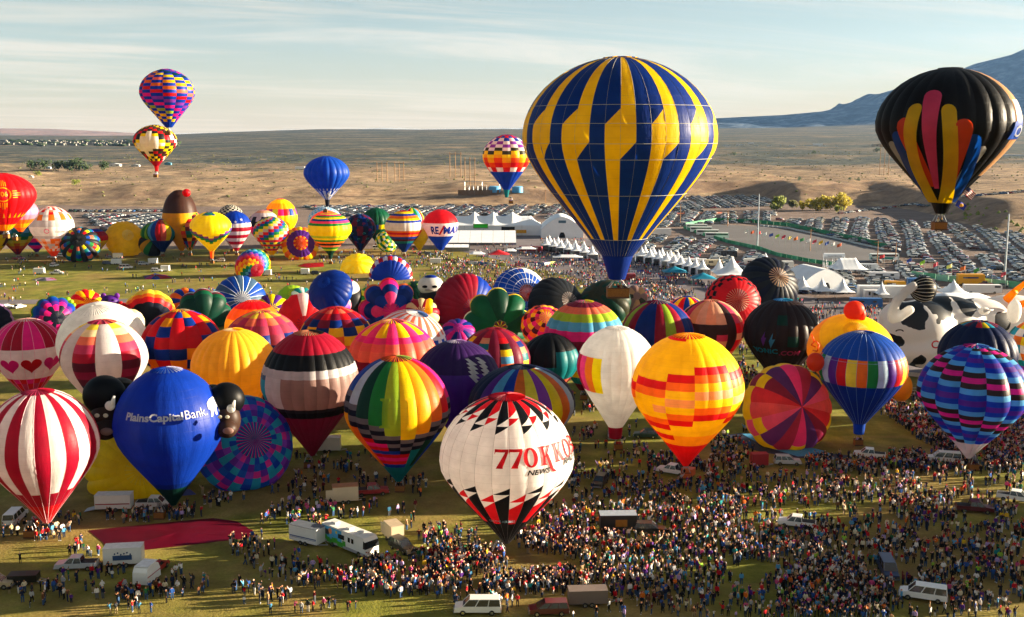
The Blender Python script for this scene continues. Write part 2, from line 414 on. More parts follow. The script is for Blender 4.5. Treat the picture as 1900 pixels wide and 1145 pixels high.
PALE = rock('pale_far_mountain', '#a8acb0', '#b4b6b6', '#c0beb8', 0.002)
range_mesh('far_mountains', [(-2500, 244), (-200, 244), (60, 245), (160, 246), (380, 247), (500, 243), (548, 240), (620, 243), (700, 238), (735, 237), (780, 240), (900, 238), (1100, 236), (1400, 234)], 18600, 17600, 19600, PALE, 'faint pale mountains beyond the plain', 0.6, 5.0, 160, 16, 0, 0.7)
# ------------------------------------------------------------------ hot air balloons
C = dict(red='#d4101c', crimson='#a80f2e', maroon='#7a1638', wine='#4d1226', pink='#f03a86', hot='#ee1c8c', melon='#ff3560', lpink='#f58fa6', salmon='#ee6a58', coral='#f2795a',
         orange='#f5781a', rorange='#ee4a12', amber='#ffb200', yellow='#ffde00', lyel='#f4e23c', gold='#ffcc00', cream='#f2dca8', lime='#a8cf2e', green='#1e8a3a', dgreen='#0c5a3c', forest='#0e3f30',
         teal='#0e7f86', aqua='#2aa8c8', sky='#58b4e4', pale='#bcd8ea', blue='#1450b8', royal='#0b3cae', deep='#06308a', navy='#0c1e4c', ink='#12182e', black='#101114', char='#26282c', brown='#4a2c20', choc='#3a1e14',
         dbrown='#33221f', purple='#5a2494', violet='#8a3cae', dpurple='#3c1c5c', lilac='#c89ad0', white='#f0eeea', grey='#a8a6a8', silver='#c6c4c6', lgrey='#d4d0d2', tan='#d8a878', beige='#e6bfa0', peach='#f4b48c', mauve='#a8425c', rose='#c23a62', taupe='#a08078', olive='#3a3c28', dirty='#c8c2bc',
         honey='#ffc22e', bone='#e2dccb', gray='#6d7078', slate='#3a4a5e', steel='#4a6a8a')
def FM(c): return fabric(C.get(c, c))
def proj(p):
    d = Vector(p)-Vector((0, 0, CAM_H))
    zc = d.y*cos(PITCH)-d.z*sin(PITCH); yc = d.y*sin(PITCH)+d.z*cos(PITCH)
    return 950+F_PX*d.x/zc, 572.5-F_PX*yc/zc
class Env:
    """balloon envelope: profile of revolution with bulging gores; local z runs mouth to crown"""
    def __init__(s, R, H, rm, n, bulge, frame, origin, spin, hw=0.60, top=0.56, flat=0.50, ground=None, sq=1.0):
        s.R, s.H, s.n, s.b, s.fr, s.o, s.spin, s.ground = R, H, n, bulge, frame, origin, spin, ground
        bulge = s.b = (bulge*1.5 if .009 < bulge < .06 else bulge)
        Rs = R/(1+bulge*0.8); hwz = hw*H; s.hwz = hwz
        pts = []
        def bez(p0, p1, p2, p3, k, skip):
            for i in range(skip, k+1):
                t = i/k; u = 1-t
                pts.append(tuple(u**3*p0[q]+3*u*u*t*p1[q]+3*u*t*t*p2[q]+t**3*p3[q] for q in (0, 1)))
        bez((rm, 0), (Rs*0.42+0.8*(rm-Rs*0.035), hwz*0.40), (Rs, hwz*0.75), (Rs, hwz), 40, 0)
        bez((Rs, hwz), (Rs, hwz+top*(H-hwz)), (Rs*flat, H), (0.0, H), 40, 1)
        s.pts = pts; L = [0.0]
        for a, b in zip(pts, pts[1:]): L.append(L[-1]+sqrt((a[0]-b[0])**2+(a[1]-b[1])**2))
        s.L = L[-1]; s.cum = [x/s.L for x in L]
    def rz(s, v):
        v = max(0.0, min(1.0, v)); lo, hi = 0, len(s.cum)-1
        while hi-lo > 1:
            m = (lo+hi)//2
            if s.cum[m] <= v: lo = m
            else: hi = m
        t = (v-s.cum[lo])/max(1e-9, s.cum[hi]-s.cum[lo])
        a, b = s.pts[lo], s.pts[hi]
        return a[0]+(b[0]-a[0])*t, a[1]+(b[1]-a[1])*t
    def pt(s, phi, v, off=0.0, bk=1.0):
        r, z = s.rz(v)
        w = 2*pi/s.n; u = ((phi-s.spin)/w+0.5) % 1.0
        bb = s.b*bk*(1-abs(2*u-1)**2.2)
        rr = r*(1+bb)+off
        if off:
            r2, z2 = s.rz(min(1, v+0.01)); dz, dr = z2-z, r2-r; l = sqrt(dz*dz+dr*dr) or 1
            rr = r*(1+bb)+off*dz/l; z = z-off*dr/l
        w_ = s.o + s.fr @ Vector((rr*sin(phi), -rr*cos(phi), z))
        if s.ground is not None and w_.z < s.ground: w_.z = s.ground+0.05*(w_.z-s.ground)
        if s.ground is not None and w_.z < 0.12: w_.z = 0.12
        return w_
    def vy(s, py, phi=None):
        phi = s.phi0 if phi is None else s.phi0+phi
        lo, hi = 0.0, 0.985
        for _ in range(24):
            m = (lo+hi)/2
            if proj(s.pt(phi, m))[1] > py: lo = m
            else: hi = m
        return (lo+hi)/2
    def px(s, x, py):          # girth angle (from the camera side) seen at pixel x, height py
        lo, hi = -1.5, 1.5
        for _ in range(24):
            m = (lo+hi)/2
            if proj(s.pt(s.phi0+m, s.vy(py)))[0] < x: lo = m
            else: hi = m
        return (lo+hi)/2
    def seam(s, g): return s.spin + (g-0.5)*2*pi/s.n
def gore_list(n): return [g-n//2 for g in range(n)]
def build_envelope(root, E, rows, color, vent_v=0.93, vent=None, nu=4, step=1.6, tapes=None, seamt=0.0, v0=0.0, vent_bump=0.10):
    """one object per gore, children of root; rows = list of v boundaries or a count"""
    n = E.n; base = root.location
    if callable(rows): rows = rows(E)
    if isinstance(rows, int): rows = [v0+(vent_v-v0)*i/rows for i in range(rows+1)]
    vs_rows = []; rid = []
    for r in range(len(rows)-1):
        k = max(1, int(math.ceil((rows[r+1]-rows[r])*E.L/step)))
        for q in range(k): vs_rows.append(rows[r]+(rows[r+1]-rows[r])*q/k); rid.append(r)
    vs_rows.append(rows[-1])
    w = 2*pi/n
    for g in gore_list(n):
        V, Fc, M, UV, ms, mi = [], [], [], [], [], {}
        for v in vs_rows:
            r_, z_ = E.rz(v)
            for i in range(nu+1):
                u = i/nu; phi = E.seam(g)+w*min(max(u, 1e-4), 1-1e-4)
                V.append(E.pt(phi, v)-base); UV.append((r_*w*u+g*3.1, v*E.L))
        done = set()
        def mix_(c):
            if c not in mi: mi[c] = len(ms); ms.append(FM(c))
            return mi[c]
        for j in range(len(vs_rows)-1):
            c = color(g, rid[j])
            if isinstance(c, tuple):          # a panel cut corner to corner: (slope, lower colour, upper colour)
                if rid[j] in done: continue
                done.add(rid[j]); lo, hi = rows[rid[j]], rows[rid[j]+1]; sl, ca, cb = c; k0 = len(V); nn = 4
                for q in range(3):
                    for i in range(nn+1):
                        u = i/nn; d = lo+(hi-lo)*(u if sl > 0 else 1-u)
                        v = (lo, d, hi)[q]; r_, z_ = E.rz(v); phi = E.seam(g)+w*min(max(u, 1e-4), 1-1e-4)
                        V.append(E.pt(phi, v)-base); UV.append((r_*w*u+g*3.1, v*E.L))
                for i in range(nn):
                    a_ = k0+i; b_ = a_+nn+1; c_ = b_+nn+1
                    for lo_, hi_, cc in ((a_, b_, ca), (b_, c_, cb)):
                        f = [lo_, lo_+1, hi_+1, hi_]
                        if (V[f[0]]-V[f[3]]).length < 1e-4: f = [f[0], f[1], f[2]]
                        elif (V[f[1]]-V[f[2]]).length < 1e-4: f = [f[0], f[1], f[3]]
                        Fc.append(tuple(f)); M.append(mix_(cc))
                continue
            m_ = mix_(c)
            for i in range(nu):
                k = j*(nu+1)+i; Fc.append((k, k+1, k+nu+2, k+nu+1)); M.append(m_)
        mk('gore', V, Fc, ms, root, M, UV, smooth=True)
    # parachute vent at the crown, petals alternating
    if vent:
        V, Fc, M, UV, ms, mi = [], [], [], [], [], {}
        seg = n*4; rad = [vent_v-0.006, vent_v+(1-vent_v)*0.25, vent_v+(1-vent_v)*0.55, vent_v+(1-vent_v)*0.85, 1.0]
        for j, v in enumerate(rad):
            for i in range(seg):
                phi = E.spin+2*pi*i/seg
                z = 0.035*E.R*vent_bump*10*(0.4 if i % 2 else -0.25)*(1-j/4.0)**0.5
                V.append(E.pt(phi, v, 0.05+z*0.35, 0.5)-base); UV.append((i*0.7, v*E.L))
        for j in range(len(rad)-1):
            for i in range(seg):
                c = vent(i, j) if callable(vent) else vent[(i*len(vent)//4) % len(vent) if len(vent) > 1 else 0]
                if c not in mi: mi[c] = len(ms); ms.append(FM(c))
                Fc.append((j*seg+i, j*seg+(i+1) % seg, (j+1)*seg+(i+1) % seg, (j+1)*seg+i)); M.append(mi[c])
        mk('top_vent', V, Fc, ms, root, M, UV, smooth=False)
    if tapes:
        c, vlist, wd = tapes
        b = MB()
        for v in vlist:
            k = n*4; pp = [E.pt(E.spin+2*pi*(i+0.001)/k+0.0007, v, wd) for i in range(k+1)]
            for p, q in zip(pp, pp[1:]): b.tube(p-base, q-base, wd, n=4)
        for g in range(n):
            phi = E.seam(g)+1e-3
            pp = [E.pt(phi, v0+0.004+(vent_v-v0-0.004)*i/28, wd*0.7) for i in range(29)]
            for p, q in zip(pp, pp[1:]): b.tube(p-base, q-base, wd, n=4)
        b.build('load_tape', solid(c, 0.7), root)
def build_skirt(root, E, color, drop, rbot, scoop=False):
    base = root.location; V, Fc, UV = [], [], []; n = 32; k = 4
    rm, _ = E.rz(0)
    for j in range(k+1):
        t = j/k; r = rm*1.0+(rbot-rm)*t
        for i in range(n+1):
            ph = 2*pi*i/n
            d = drop*(1.0+(0.45*cos(ph-E.spin) if scoop else 0)*t)
            V.append(E.o+E.fr @ Vector((r*sin(ph), -r*cos(ph), -d*t+0.03))-base); UV.append((ph*rm, t*drop))
    for j in range(k):
        for i in range(n):
            a = j*(n+1)+i; Fc.append((a, a+n+1, a+n+2, a+1))
    return mk('skirt', V, Fc, FM(color), root, None, UV, smooth=True)
def build_basket(root, loc, top, rmouth, wd=1.5, dp=1.2, hg=1.15, mat=None, cover=None, ntop=8):
    """wicker basket at loc (base centre, world) with burner frame and flying wires up to the mouth"""
    base = root.location; l = Vector(loc)-base; b = MB()
    m = mat or WICKER
    for (cx, cy, sx, sy) in ((0, -dp/2, wd, .09), (0, dp/2, wd, .09), (-wd/2, 0, .09, dp-.09), (wd/2, 0, .09, dp-.09)):
        b.box((l.x+cx, l.y+cy, l.z+hg/2), (sx+(0.09 if sx > .1 and sy < .1 else 0), sy, hg))
    b.box((l.x, l.y, l.z+0.05), (wd-.1, dp-.1, 0.1))
    o = b.build('basket', m, root)
    r = MB()
    for y in (-dp/2, dp/2): r.tube((l.x-wd/2-.06, l.y+y, l.z+hg), (l.x+wd/2+.06, l.y+y, l.z+hg), .075)
    for x in (-wd/2, wd/2): r.tube((l.x+x, l.y-dp/2, l.z+hg), (l.x+x, l.y+dp/2, l.z+hg), .075)
    for y in (-dp/2-.05, dp/2+.05): r.box((l.x, l.y+y, l.z+0.12), (wd+.16, .05, .22))
    r.build('leather_rim', solid(cover, 0.6) if cover else LEATHER, o)
    f = MB(); hb = hg+0.95
    for x in (-1, 1):
        for y in (-1, 1):
            f.tube((l.x+x*wd/2*.95, l.y+y*dp/2*.95, l.z+hg), (l.x+x*.42, l.y+y*.35, l.z+hb), .045)
    for y in (-.35, .35): f.tube((l.x-.45, l.y+y, l.z+hb), (l.x+.45, l.y+y, l.z+hb), .04)
    for x in (-.22, .22):
        f.tube((l.x+x, l.y, l.z+hb-.1), (l.x+x, l.y, l.z+hb+.42), .15, .19, 8)
    f.build('burner_frame', STEEL, o)
    wv = MB(); T = Vector(top)-base
    for i in range(ntop):
        a = 2*pi*(i+.5)/ntop
        wv.tube((l.x+cos(a)*.5, l.y+sin(a)*.4, l.z+hb), T+Vector((cos(a)*rmouth, sin(a)*rmouth, 0)), .018, n=3)
    wv.build('flying_wires', solid('#3a3a3a', 0.5), o)
    return o
BALLOONS = []
def upright(label, cx, w, top, mouth=None, D=None, base=None, n=16, rows=12, color=None, bulge=.02, spin=0.0, vent=None, vent_v=0.93, rm=0.11,
            skirt=None, basket=None, group='inflated hot air balloons on the field', hr=1.12, nu=4, step=1.6, tapes=None, hw=0.60, name='hot_air_balloon', lean=(0, 0),
            bw=1.5, bm=None, bc=None, top_k=.56, flat=.5, mid=None, drop=None, rbot=None, scoop=False, v0=0.0, vent_bump=0.1, bdp=None, bhg=1.15):
    """a standing or flying balloon placed from its outline in the photograph"""
    depr = lambda y: math.atan((y-572.5)/F_PX)+PITCH
    if D is None and base is not None: D = G(cx, base).y
    if D is None: D = (CAM_H-3.0)/(tan(depr(top))+hr*w/F_PX)
    my = mid or (top+0.42*w)
    R = (P(cx+w/2, my, D)-P(cx-w/2, my, D)).length/2*0.985
    zt = P(cx, top, D).z - R*0.02
    if mouth is not None: zm = P(cx, mouth, D).z
    else: zm = max(2.9, zt-R*2.28)
    H = zt-zm
    ctr = P(cx, my, D)
    org = Vector((ctr.x-lean[0], D-lean[1], zm))
    ax = Vector((lean[0], lean[1], H)).normalized()
    fr = Vector((0, 0, 1)).rotation_difference(ax).to_matrix()
    phi0 = -atan2(ctr.x, D)
    skd = drop if drop is not None else (1.6 if skirt else 0)
    bz = None
    if basket is not None:
        bz = P(basket[0], basket[1], D).z
        if bz < 1.2: bz = 0.03
        if skirt: skd = max(.5, zm-(bz+2.3))
        else: zm = min(zm, bz+2.35); H = zt-zm; org.z = zm
    else:
        if zm < 8 and mouth is None: bz = 0.03; zm = (2.35 if not skirt else 2.35+skd); H = zt-zm; org.z = zm
        else:
            bz = max(0.03, zm-skd-2.3)
            if zm < 9: bz = .03; skd = max(skd, zm-2.4) if skirt else 0; zm = zm if skirt else 2.35; H = zt-zm; org.z = zm
    E = Env(R, H, R*rm, n, bulge, fr, org, spin+phi0, hw=hw, top=top_k, flat=flat)
    E.phi0 = phi0; E.D = D
    bx = org.x if basket is None else P(basket[0], basket[1], D).x
    root = empty(name, (bx, org.y, bz)); tag(root, label, 'hot air balloon', group)
    bpy.context.view_layer.update()
    build_envelope(root, E, rows, color, vent_v, vent, nu, step, tapes, v0=v0, vent_bump=vent_bump)
    mr = E.rz(0)[0]
    if skirt:
        build_skirt(root, E, skirt, skd, rbot if rbot is not None else mr*0.62, scoop); mr2 = rbot if rbot is not None else mr*0.62
    else: mr2 = mr
    build_basket(root, (bx, org.y, bz), (org.x, org.y, zm-skd), mr2, wd=bw, dp=bdp or bw*0.8, hg=bhg, mat=bm, cover=bc)
    E.root = root; E.basket = (bx, org.y, bz); BALLOONS.append(E); return E
def lying(label, cx, cy, w, h, crown, bottom=None, D=None, n=20, rows=9, color=None, bulge=.02, spin=0.0, vent=None, vent_v=0.9, nu=4, length=1.9, step=1.8, tapes=None,
          name='hot_air_balloon', group='balloons still lying or half inflated on the field', hw=0.62, v0=0.35, top_k=.56, flat=.5, cat='hot air balloon'):
    """a balloon on its side being inflated; crown = pixel of the crown centre"""
    bottom = bottom or cy+h/2
    if group.startswith('half'): w, h = w*1.12, h*1.10
    if D is None: D = G(cx, bottom).y + w/2*pxm(G(cx, bottom).y)*0.55
    R = (P(cx+w/2, cy, D)-P(cx-w/2, cy, D)).length/2*0.985
    Cw = P(cx, cy, D)
    Rv = h/2*pxm(D)
    dx, dy = (crown[0]-cx)/(w/2), -(crown[1]-cy)/(h/2)
    k = min(0.97, sqrt(dx*dx+dy*dy)); q = sqrt(max(0.05, 1-k*k))
    toc = (Vector((0, 0, CAM_H))-Cw).normalized(); rt = toc.cross(Vector((0, 0, 1))).normalized()*-1; up = toc.cross(rt).normalized()
    if up.z < 0: up = -up
    if rt.x < 0: rt = -rt
    ax = (rt*dx+up*dy+toc*q).normalized()
    H = R*length
    fr = ax.to_track_quat('Z', 'Y').to_matrix()
    # keep the local -Y side turned to the sky so spin is steady
    E = Env(R, H, R*.15, n, bulge, fr, Cw-ax*(H*hw), spin, hw=hw, ground=max(0.1, Cw.z-Rv) if Cw.z-Rv > 0.1 and bottom is None else 0.1, top=top_k, flat=flat)
    E.phi0 = 0; E.D = D
    root = empty(name, (Cw.x, Cw.y, 0.0)); tag(root, label, cat, group)
    bpy.context.view_layer.update()
    build_envelope(root, E, rows, color, vent_v, vent, nu, step, tapes, v0=v0)
    E.root = root; BALLOONS.append(E); return E

# ---- lettering and emblems laid on an envelope
def cut_grid(bm, sx, sy, xs=()):
    vs_ = [v.co for v in bm.verts]
    if not vs_: return
    x0, x1 = min(v.x for v in vs_), max(v.x for v in vs_); y0, y1 = min(v.y for v in vs_), max(v.y for v in vs_)
    cuts = [((x, 0, 0), (1, 0, 0)) for x in list(xs)+[x0+sx*i for i in range(1, int((x1-x0)/sx)+1)] if x0 < x < x1]
    cuts += [((0, y, 0), (0, 1, 0)) for y in [y0+sy*i for i in range(1, int((y1-y0)/sy)+1)]]
    for co, no in cuts:
        bmesh.ops.bisect_plane(bm, geom=bm.verts[:]+bm.edges[:]+bm.faces[:], plane_co=co, plane_no=no, dist=1e-5)
def lay_on(E, bm, phi_c, v_c, color, name, off=0.06, conv=None):
    """bm holds flat shapes in metres, x right along the girth, y up; phi_c measured from the side facing the camera"""
    r0, _ = E.rz(v_c); w = 2*pi/E.n
    r0e = r0*(1+E.b*0.6)
    xs = [((E.spin+(g-0.5)*w)-E.phi0-phi_c)*r0e for g in range(-E.n, E.n)]
    cut_grid(bm, 0.8, 0.8, xs)
    base = E.root.location
    vs_ = []
    for v in bm.verts:
        if conv: phi, vv = conv(v.co.x, v.co.y)
        else: phi, vv = E.phi0+phi_c+v.co.x/r0e, v_c+v.co.y/E.L
        vs_.append(E.pt(phi, vv, off)-base)
    bm.verts.index_update()
    fs_ = [tuple(v.index for v in f.verts) for f in bm.faces]
    # face outward
    o = mk(name, vs_, fs_, FM(color) if isinstance(color, str) else color, E.root, None, None, smooth=True)
    return o
def put_text(E, txt, x0, x1, y, hpx, color, shear=0.0, bold=0.0, off=.07):
    p0, p1, v = E.px(x0, y), E.px(x1, y), E.vy(y); r = E.rz(v)[0]*(1+E.b*.6)
    bm = text_bm(txt, 1.0, shear, bold); xs = [q.co.x for q in bm.verts]; ys = [q.co.y for q in bm.verts]
    sx = (p1-p0)*r/(max(xs)-min(xs)); sy = hpx*pxm(E.D)/(max(ys)-min(ys)); cx_, cy_ = (max(xs)+min(xs))/2, (max(ys)+min(ys))/2
    for q in bm.verts: q.co.x = (q.co.x-cx_)*sx; q.co.y = (q.co.y-cy_)*sy
    return lay_on(E, bm, (p0+p1)/2, v, color, 'lettering', off)
def poly_bm(polys):
    bm = bmesh.new()
    for pl in polys:
        f = bm.faces.new([bm.verts.new((x, y, 0)) for x, y in pl])
    bmesh.ops.triangulate(bm, faces=bm.faces[:]); return bm
def text_bm(txt, size, shear=0.0, bold=0.0, space=1.0, wx=1.0, align='CENTER'):
    cu_ = bpy.data.curves.new('t', 'FONT'); cu_.body = txt; cu_.size = size; cu_.shear = shear; cu_.offset = bold
    cu_.space_character = space; cu_.align_x = align; cu_.align_y = 'CENTER'; cu_.resolution_u = 3
    ob = bpy.data.objects.new('t', cu_); COL.objects.link(ob)
    dg = bpy.context.evaluated_depsgraph_get(); me = bpy.data.meshes.new_from_object(ob.evaluated_get(dg))
    bm = bmesh.new(); bm.from_mesh(me)
    for v in bm.verts: v.co.x *= wx; v.co.z = 0
    bpy.data.objects.remove(ob); bpy.data.curves.remove(cu_); bpy.data.meshes.remove(me)
    return bm
def flat_text(name, txt, size, loc, rz, color, parent=None, tilt=pi/2, bold=0.0, depth=None, wx=1.0, shear=0):
    bm = text_bm(txt, size, bold=bold, wx=wx, shear=shear); me = bpy.data.meshes.new(name); bm.to_mesh(me); bm.free()
    me.materials.append(solid(color, 0.6)); o = bpy.data.objects.new(name, me); COL.objects.link(o)
    o.rotation_euler = (tilt, 0, rz); o.location = loc; o.parent = parent; return o
def RP(*ys):
    """row boundaries from photograph heights; ends fixed to mouth (0) and vent"""
    return lambda E: [0.0]+sorted(max(0.004, min(0.925, E.vy(y))) for y in ys)+[0.93]
def RB(y, n):
    def f(E): v = E.vy(y); return [0.0]+[v+(.93-v)*i/n for i in range(n+1)]
    return f
def up1(c, f): return lambda g, r: c if r == 0 else f(g, r-1)
def cyc(*l): return lambda g, r: l[g % len(l)]
def bands(*l): return lambda g, r: l[min(r, len(l)-1)]
def chk(*l): return lambda g, r: l[(g+r) % len(l)]
FLY = 'hot air balloons flying over the field'; BACK = 'balloons standing in the far row'; MIDG = 'inflated balloons packed in the middle of the field'; FRONT = 'big balloons standing at the front'
# ================= flying
big = upright('huge blue balloon with yellow zigzag stripes flying highest over the vendor street', 1149, 366, 102, 474, D=132, n=42, bulge=.004, spin=0.085, nu=3, rm=.165,
    rows=RP(446, 296, 264, 231, 201), color=lambda g, r: (lambda k: {0: 'deep', 1: ('gold' if k == 0 else 'deep'), 2: ('gold' if k == 0 else ((1, 'deep', 'gold') if k == 1 else 'deep')),
        3: ('gold' if k in (0, 1) else 'deep'), 4: ((1, 'gold', 'deep') if k == 0 else ('gold' if k == 1 else 'deep')), 5: 'gold' if k == 1 else 'deep'}.get(r, 'gold' if k == 1 else 'deep'))((g+1) % 3),
    vent=lambda i, j: 'gold' if (i//8) % 2 else 'deep', vent_v=.945, skirt='deep', drop=2.6, rbot=1.0, basket=(1146, 552), bw=2.6, bdp=1.7, bhg=1.25, hw=.60, group=FLY,
    tapes=('#8f8c80', (), .014))
def band_tape(E, ys, c='#b0ad9f', rr=.022):
    b = MB(); base = E.root.location
    for y in ys:
        v = E.vy(y); k = E.n*2; pp = [E.pt(E.spin+2*pi*(i+.003)/k, v, rr) for i in range(k+1)]
        for p, q in zip(pp, pp[1:]): b.tube(p-base, q-base, rr, n=4)
    b.build('horizontal_tape', solid(c, .7), E.root)
band_tape(big, (194, 229, 267, 297, 364, 446))
def feather(E, x, ytop, wtop, xb, yb, wb, c, off):
    pts = []; N_ = 14
    # work in girth-angle / v space directly
    vt, vb = E.vy(ytop), E.vy(yb); bm = bmesh.new()
    def half(v):
        t = (v-vb)/(vt-vb); ph = E.px(x, ytop+wtop*.5)*t**1.0+E.px(xb, yb)*(1-t)
        rr = E.rz(v)[0]
        wm = (wtop*pxm(E.D)*.90*t+wb*pxm(E.D)*(1-t))/2
        cap = wtop*pxm(E.D)/2; dist = (vt-v)*E.L
        if dist < cap: wm *= sqrt(max(0.0, 1-((cap-dist)/cap)**2))
        return ph, wm/rr
    vl = [vb+(vt-vb)*i/26 for i in range(24)]+[vt-(vt-vb)*q for q in (.06, .04, .025, .012, .004, 0.0)]
    vs_, fs_ = [], []; base = E.root.location
    for v in vl:
        ph, hw_ = half(v)
        for i in range(5): vs_.append(E.pt(E.phi0+ph-hw_+hw_*i/2, v, off)-base)
    for j in range(len(vl)-1):
        for i in range(4): k = j*5+i; fs_.append((k, k+1, k+6, k+5))
    mk('feather_emblem', vs_, fs_, FM(c), E.root, smooth=True)
blk = upright('black balloon with fanned pink, yellow, orange and blue feather shapes, flying at the right', 1757, 257, 123, 376, D=152, n=24, bulge=.02, rows=10, rm=.155, nu=5,
    color=lambda g, r: 'tan' if g in (5, 6, 8) and r > 1 else 'black', vent=['black', 'char', 'black', 'char'], skirt='black', drop=2.2, rbot=.8, basket=(1742, 427), bw=1.65, bdp=1.3, group=FLY, vent_v=.945, hw=.58)  # tan gores paint sunlight onto the right side of the black cloth
FO = .05
for a in ((1662, 262, 26, 1720, 360, 12, 'dirty'), (1818, 270, 26, 1765, 360, 12, 'dirty'), (1667, 243, 22, 1728, 374, 22, '#0a4aa8'), (1804, 248, 24, 1764, 374, 22, '#0a4aa8'), (1678, 218, 36, 1727, 345, 20, '#ff4a14'), (1787, 221, 38, 1758, 345, 20, '#ff4a14'),
          (1701, 193, 25, 1732, 374, 22, '#ffc800'), (1759, 195, 26, 1753, 374, 22, '#ffc800'), (1730, 170, 34, 1739, 347, 7, '#ff4878')): FO += .035; feather(blk, *a, FO)
banner = lay_on(blk, poly_bm([[(-1.6, -2.6), (1.6, -2.6), (1.8, 2.8), (-1.2, 2.8)]]), 1.28, blk.vy(222), 'white', 'banner', .14)
lay_on(blk, poly_bm([[(-2.2, -1.1), (1.0, -1.1), (1.0, 1.5), (-1.5, 1.2)]]), 1.22, blk.vy(243), 'blue', 'banner_patch', .18)
lay_on(blk, poly_bm([[(.75*cos(t*.4), .75*sin(t*.4)), (.75*cos(t*.4+.4), .75*sin(t*.4+.4)), (.5*cos(t*.4+.4), .5*sin(t*.4+.4)), (.5*cos(t*.4), .5*sin(t*.4))] for t in range(16)]), 1.24, blk.vy(243), 'white', 'banner_ring', .21)
spec = ['lime', 'lime', 'hot', 'hot', 'purple', 'violet', 'red', 'orange', 'orange', 'yellow', 'forest', 'violet']
upright('multicoloured checkered balloon with blue bands, upper of the pair flying at the left', 310, 100, 127, 234, D=330, n=12, bulge=.045, rows=22, spin=.1, rm=.12,
    color=lambda g, r: 'royal' if (r+g) % 2 == 0 or r < 2 else ['yellow', 'lime', 'hot', 'hot', 'violet', 'red', 'orange', 'coral', 'amber', 'yellow', 'forest', 'violet', 'hot'][int(max(0, min(12, (r-2)*.62+g*.8)))],
    vent=['royal', 'hot'], group=FLY, basket=(312, 251))
def zig(g, r):
    k = r+abs(g-1.5)*1.0
    if -4 <= g <= 1 and 4+abs(g+2)*1.2 <= r <= 12-abs(g+1)*1.6: return 'white'
    return ['wine', 'yellow', 'olive', 'yellow', 'char', 'red', 'white' if g > 2 else 'olive'][int(r*.9+abs(g+1)*1.0) % 7]
upright('black, yellow and red zigzag balloon with a white patch, flying at the left', 288, 80, 231, 308, D=430, n=20, bulge=.02, rows=17, color=lambda g, r: 'crimson' if r < 2 else zig(g, r), vent=['char', 'olive'],
    group=FLY, basket=(289, 329), spin=.0, skirt='red', drop=1.2)
ub = upright('plain blue balloon with white stars round its mouth, flying beyond the middle of the field', 606, 85, 289, 370, D=430, n=20, bulge=.035, rows=10, color=lambda g, r: 'blue' if r > 1 else ('white' if g % 2 else 'blue'), vent=['deep', 'blue'],
    skirt='ink', drop=2.2, rbot=.7, group=FLY, basket=(604, 394), nu=4)
lay_on(ub, poly_bm([[(x-.22, -.55), (x+.22, -.55), (x+.22, .55), (x-.22, .55)] for x in [-5.5+1.4*i for i in range(9)]]), 0, ub.vy(352), 'white', 'white_dash', .05)
lay_on(ub, poly_bm([[(sin(pi*k/5)*(2.2 if k % 2 == 0 else .85), cos(pi*k/5)*(2.2 if k % 2 == 0 else .85)) for k in range(10)]]), .1, ub.vy(364), 'white', 'star', .06)
upright('rainbow banded balloon with blue lower half, flying just left of the huge blue one', 940, 90, 249, 352, D=395, n=16, bulge=.035, rows=RP(326, 319, 311, 302, 293, 287, 280, 274, 268, 262, 256, 252), rm=.13,
    color=lambda g, r: ['royal', 'royal', 'white', 'red', 'rorange', 'amber', 'yellow', 'olive', 'white', 'violet', 'white', 'royal', 'red', 'maroon'][min(13, max(0, r+(0 if g % 2 else 1) if r > 1 else r))], vent=['crimson', 'violet'],
    skirt='teal', drop=2.0, rbot=.6, group=FLY, basket=(948, 378))
zia = upright('red balloon with an orange sun symbol and flames, low at the left edge', 5, 118, 320, 425, D=320, n=20, bulge=.03, rows=12, color=lambda g, r: 'amber' if r == 0 else 'red', vent=['red', 'crimson'], group=FLY, skirt='amber', drop=1.2, basket=(12, 442), nu=4, rm=.2)
sun_p = []
for a in range(20):
    t0, t1 = 2*pi*a/20, 2*pi*(a+1)/20; sun_p.append([(2.2*cos(t0), 2.2*sin(t0)), (2.2*cos(t1), 2.2*sin(t1)), (1.85*cos(t1), 1.85*sin(t1)), (1.85*cos(t0), 1.85*sin(t0))])
for k in range(4):
    for j, ln in ((-1.5, 1.6), (-.5, 2.3), (.5, 2.3), (1.5, 1.6)):
        q = [(j*.62-.12, 2.5), (j*.62+.12, 2.5), (j*.62+.12, 2.5+ln), (j*.62-.12, 2.5+ln)]; c, s_ = cos(k*pi/2), sin(k*pi/2)
        sun_p.append([(x*c-y*s_, x*s_+y*c) for x, y in q])
lay_on(zia, poly_bm(sun_p), 0.02, zia.vy(361), 'amber', 'sun_emblem', .06)
lay_on(zia, text_bm('706', 1.9, bold=.02), 0.0, zia.vy(361), 'amber', 'lettering', .07)
lay_on(zia, poly_bm([[(x-.3, -.5), (x+.3, -.5), (x, 1.4)] for x in [-9+1.5*i for i in range(13)]]), 0, zia.vy(402), 'yellow', 'flame', .06)

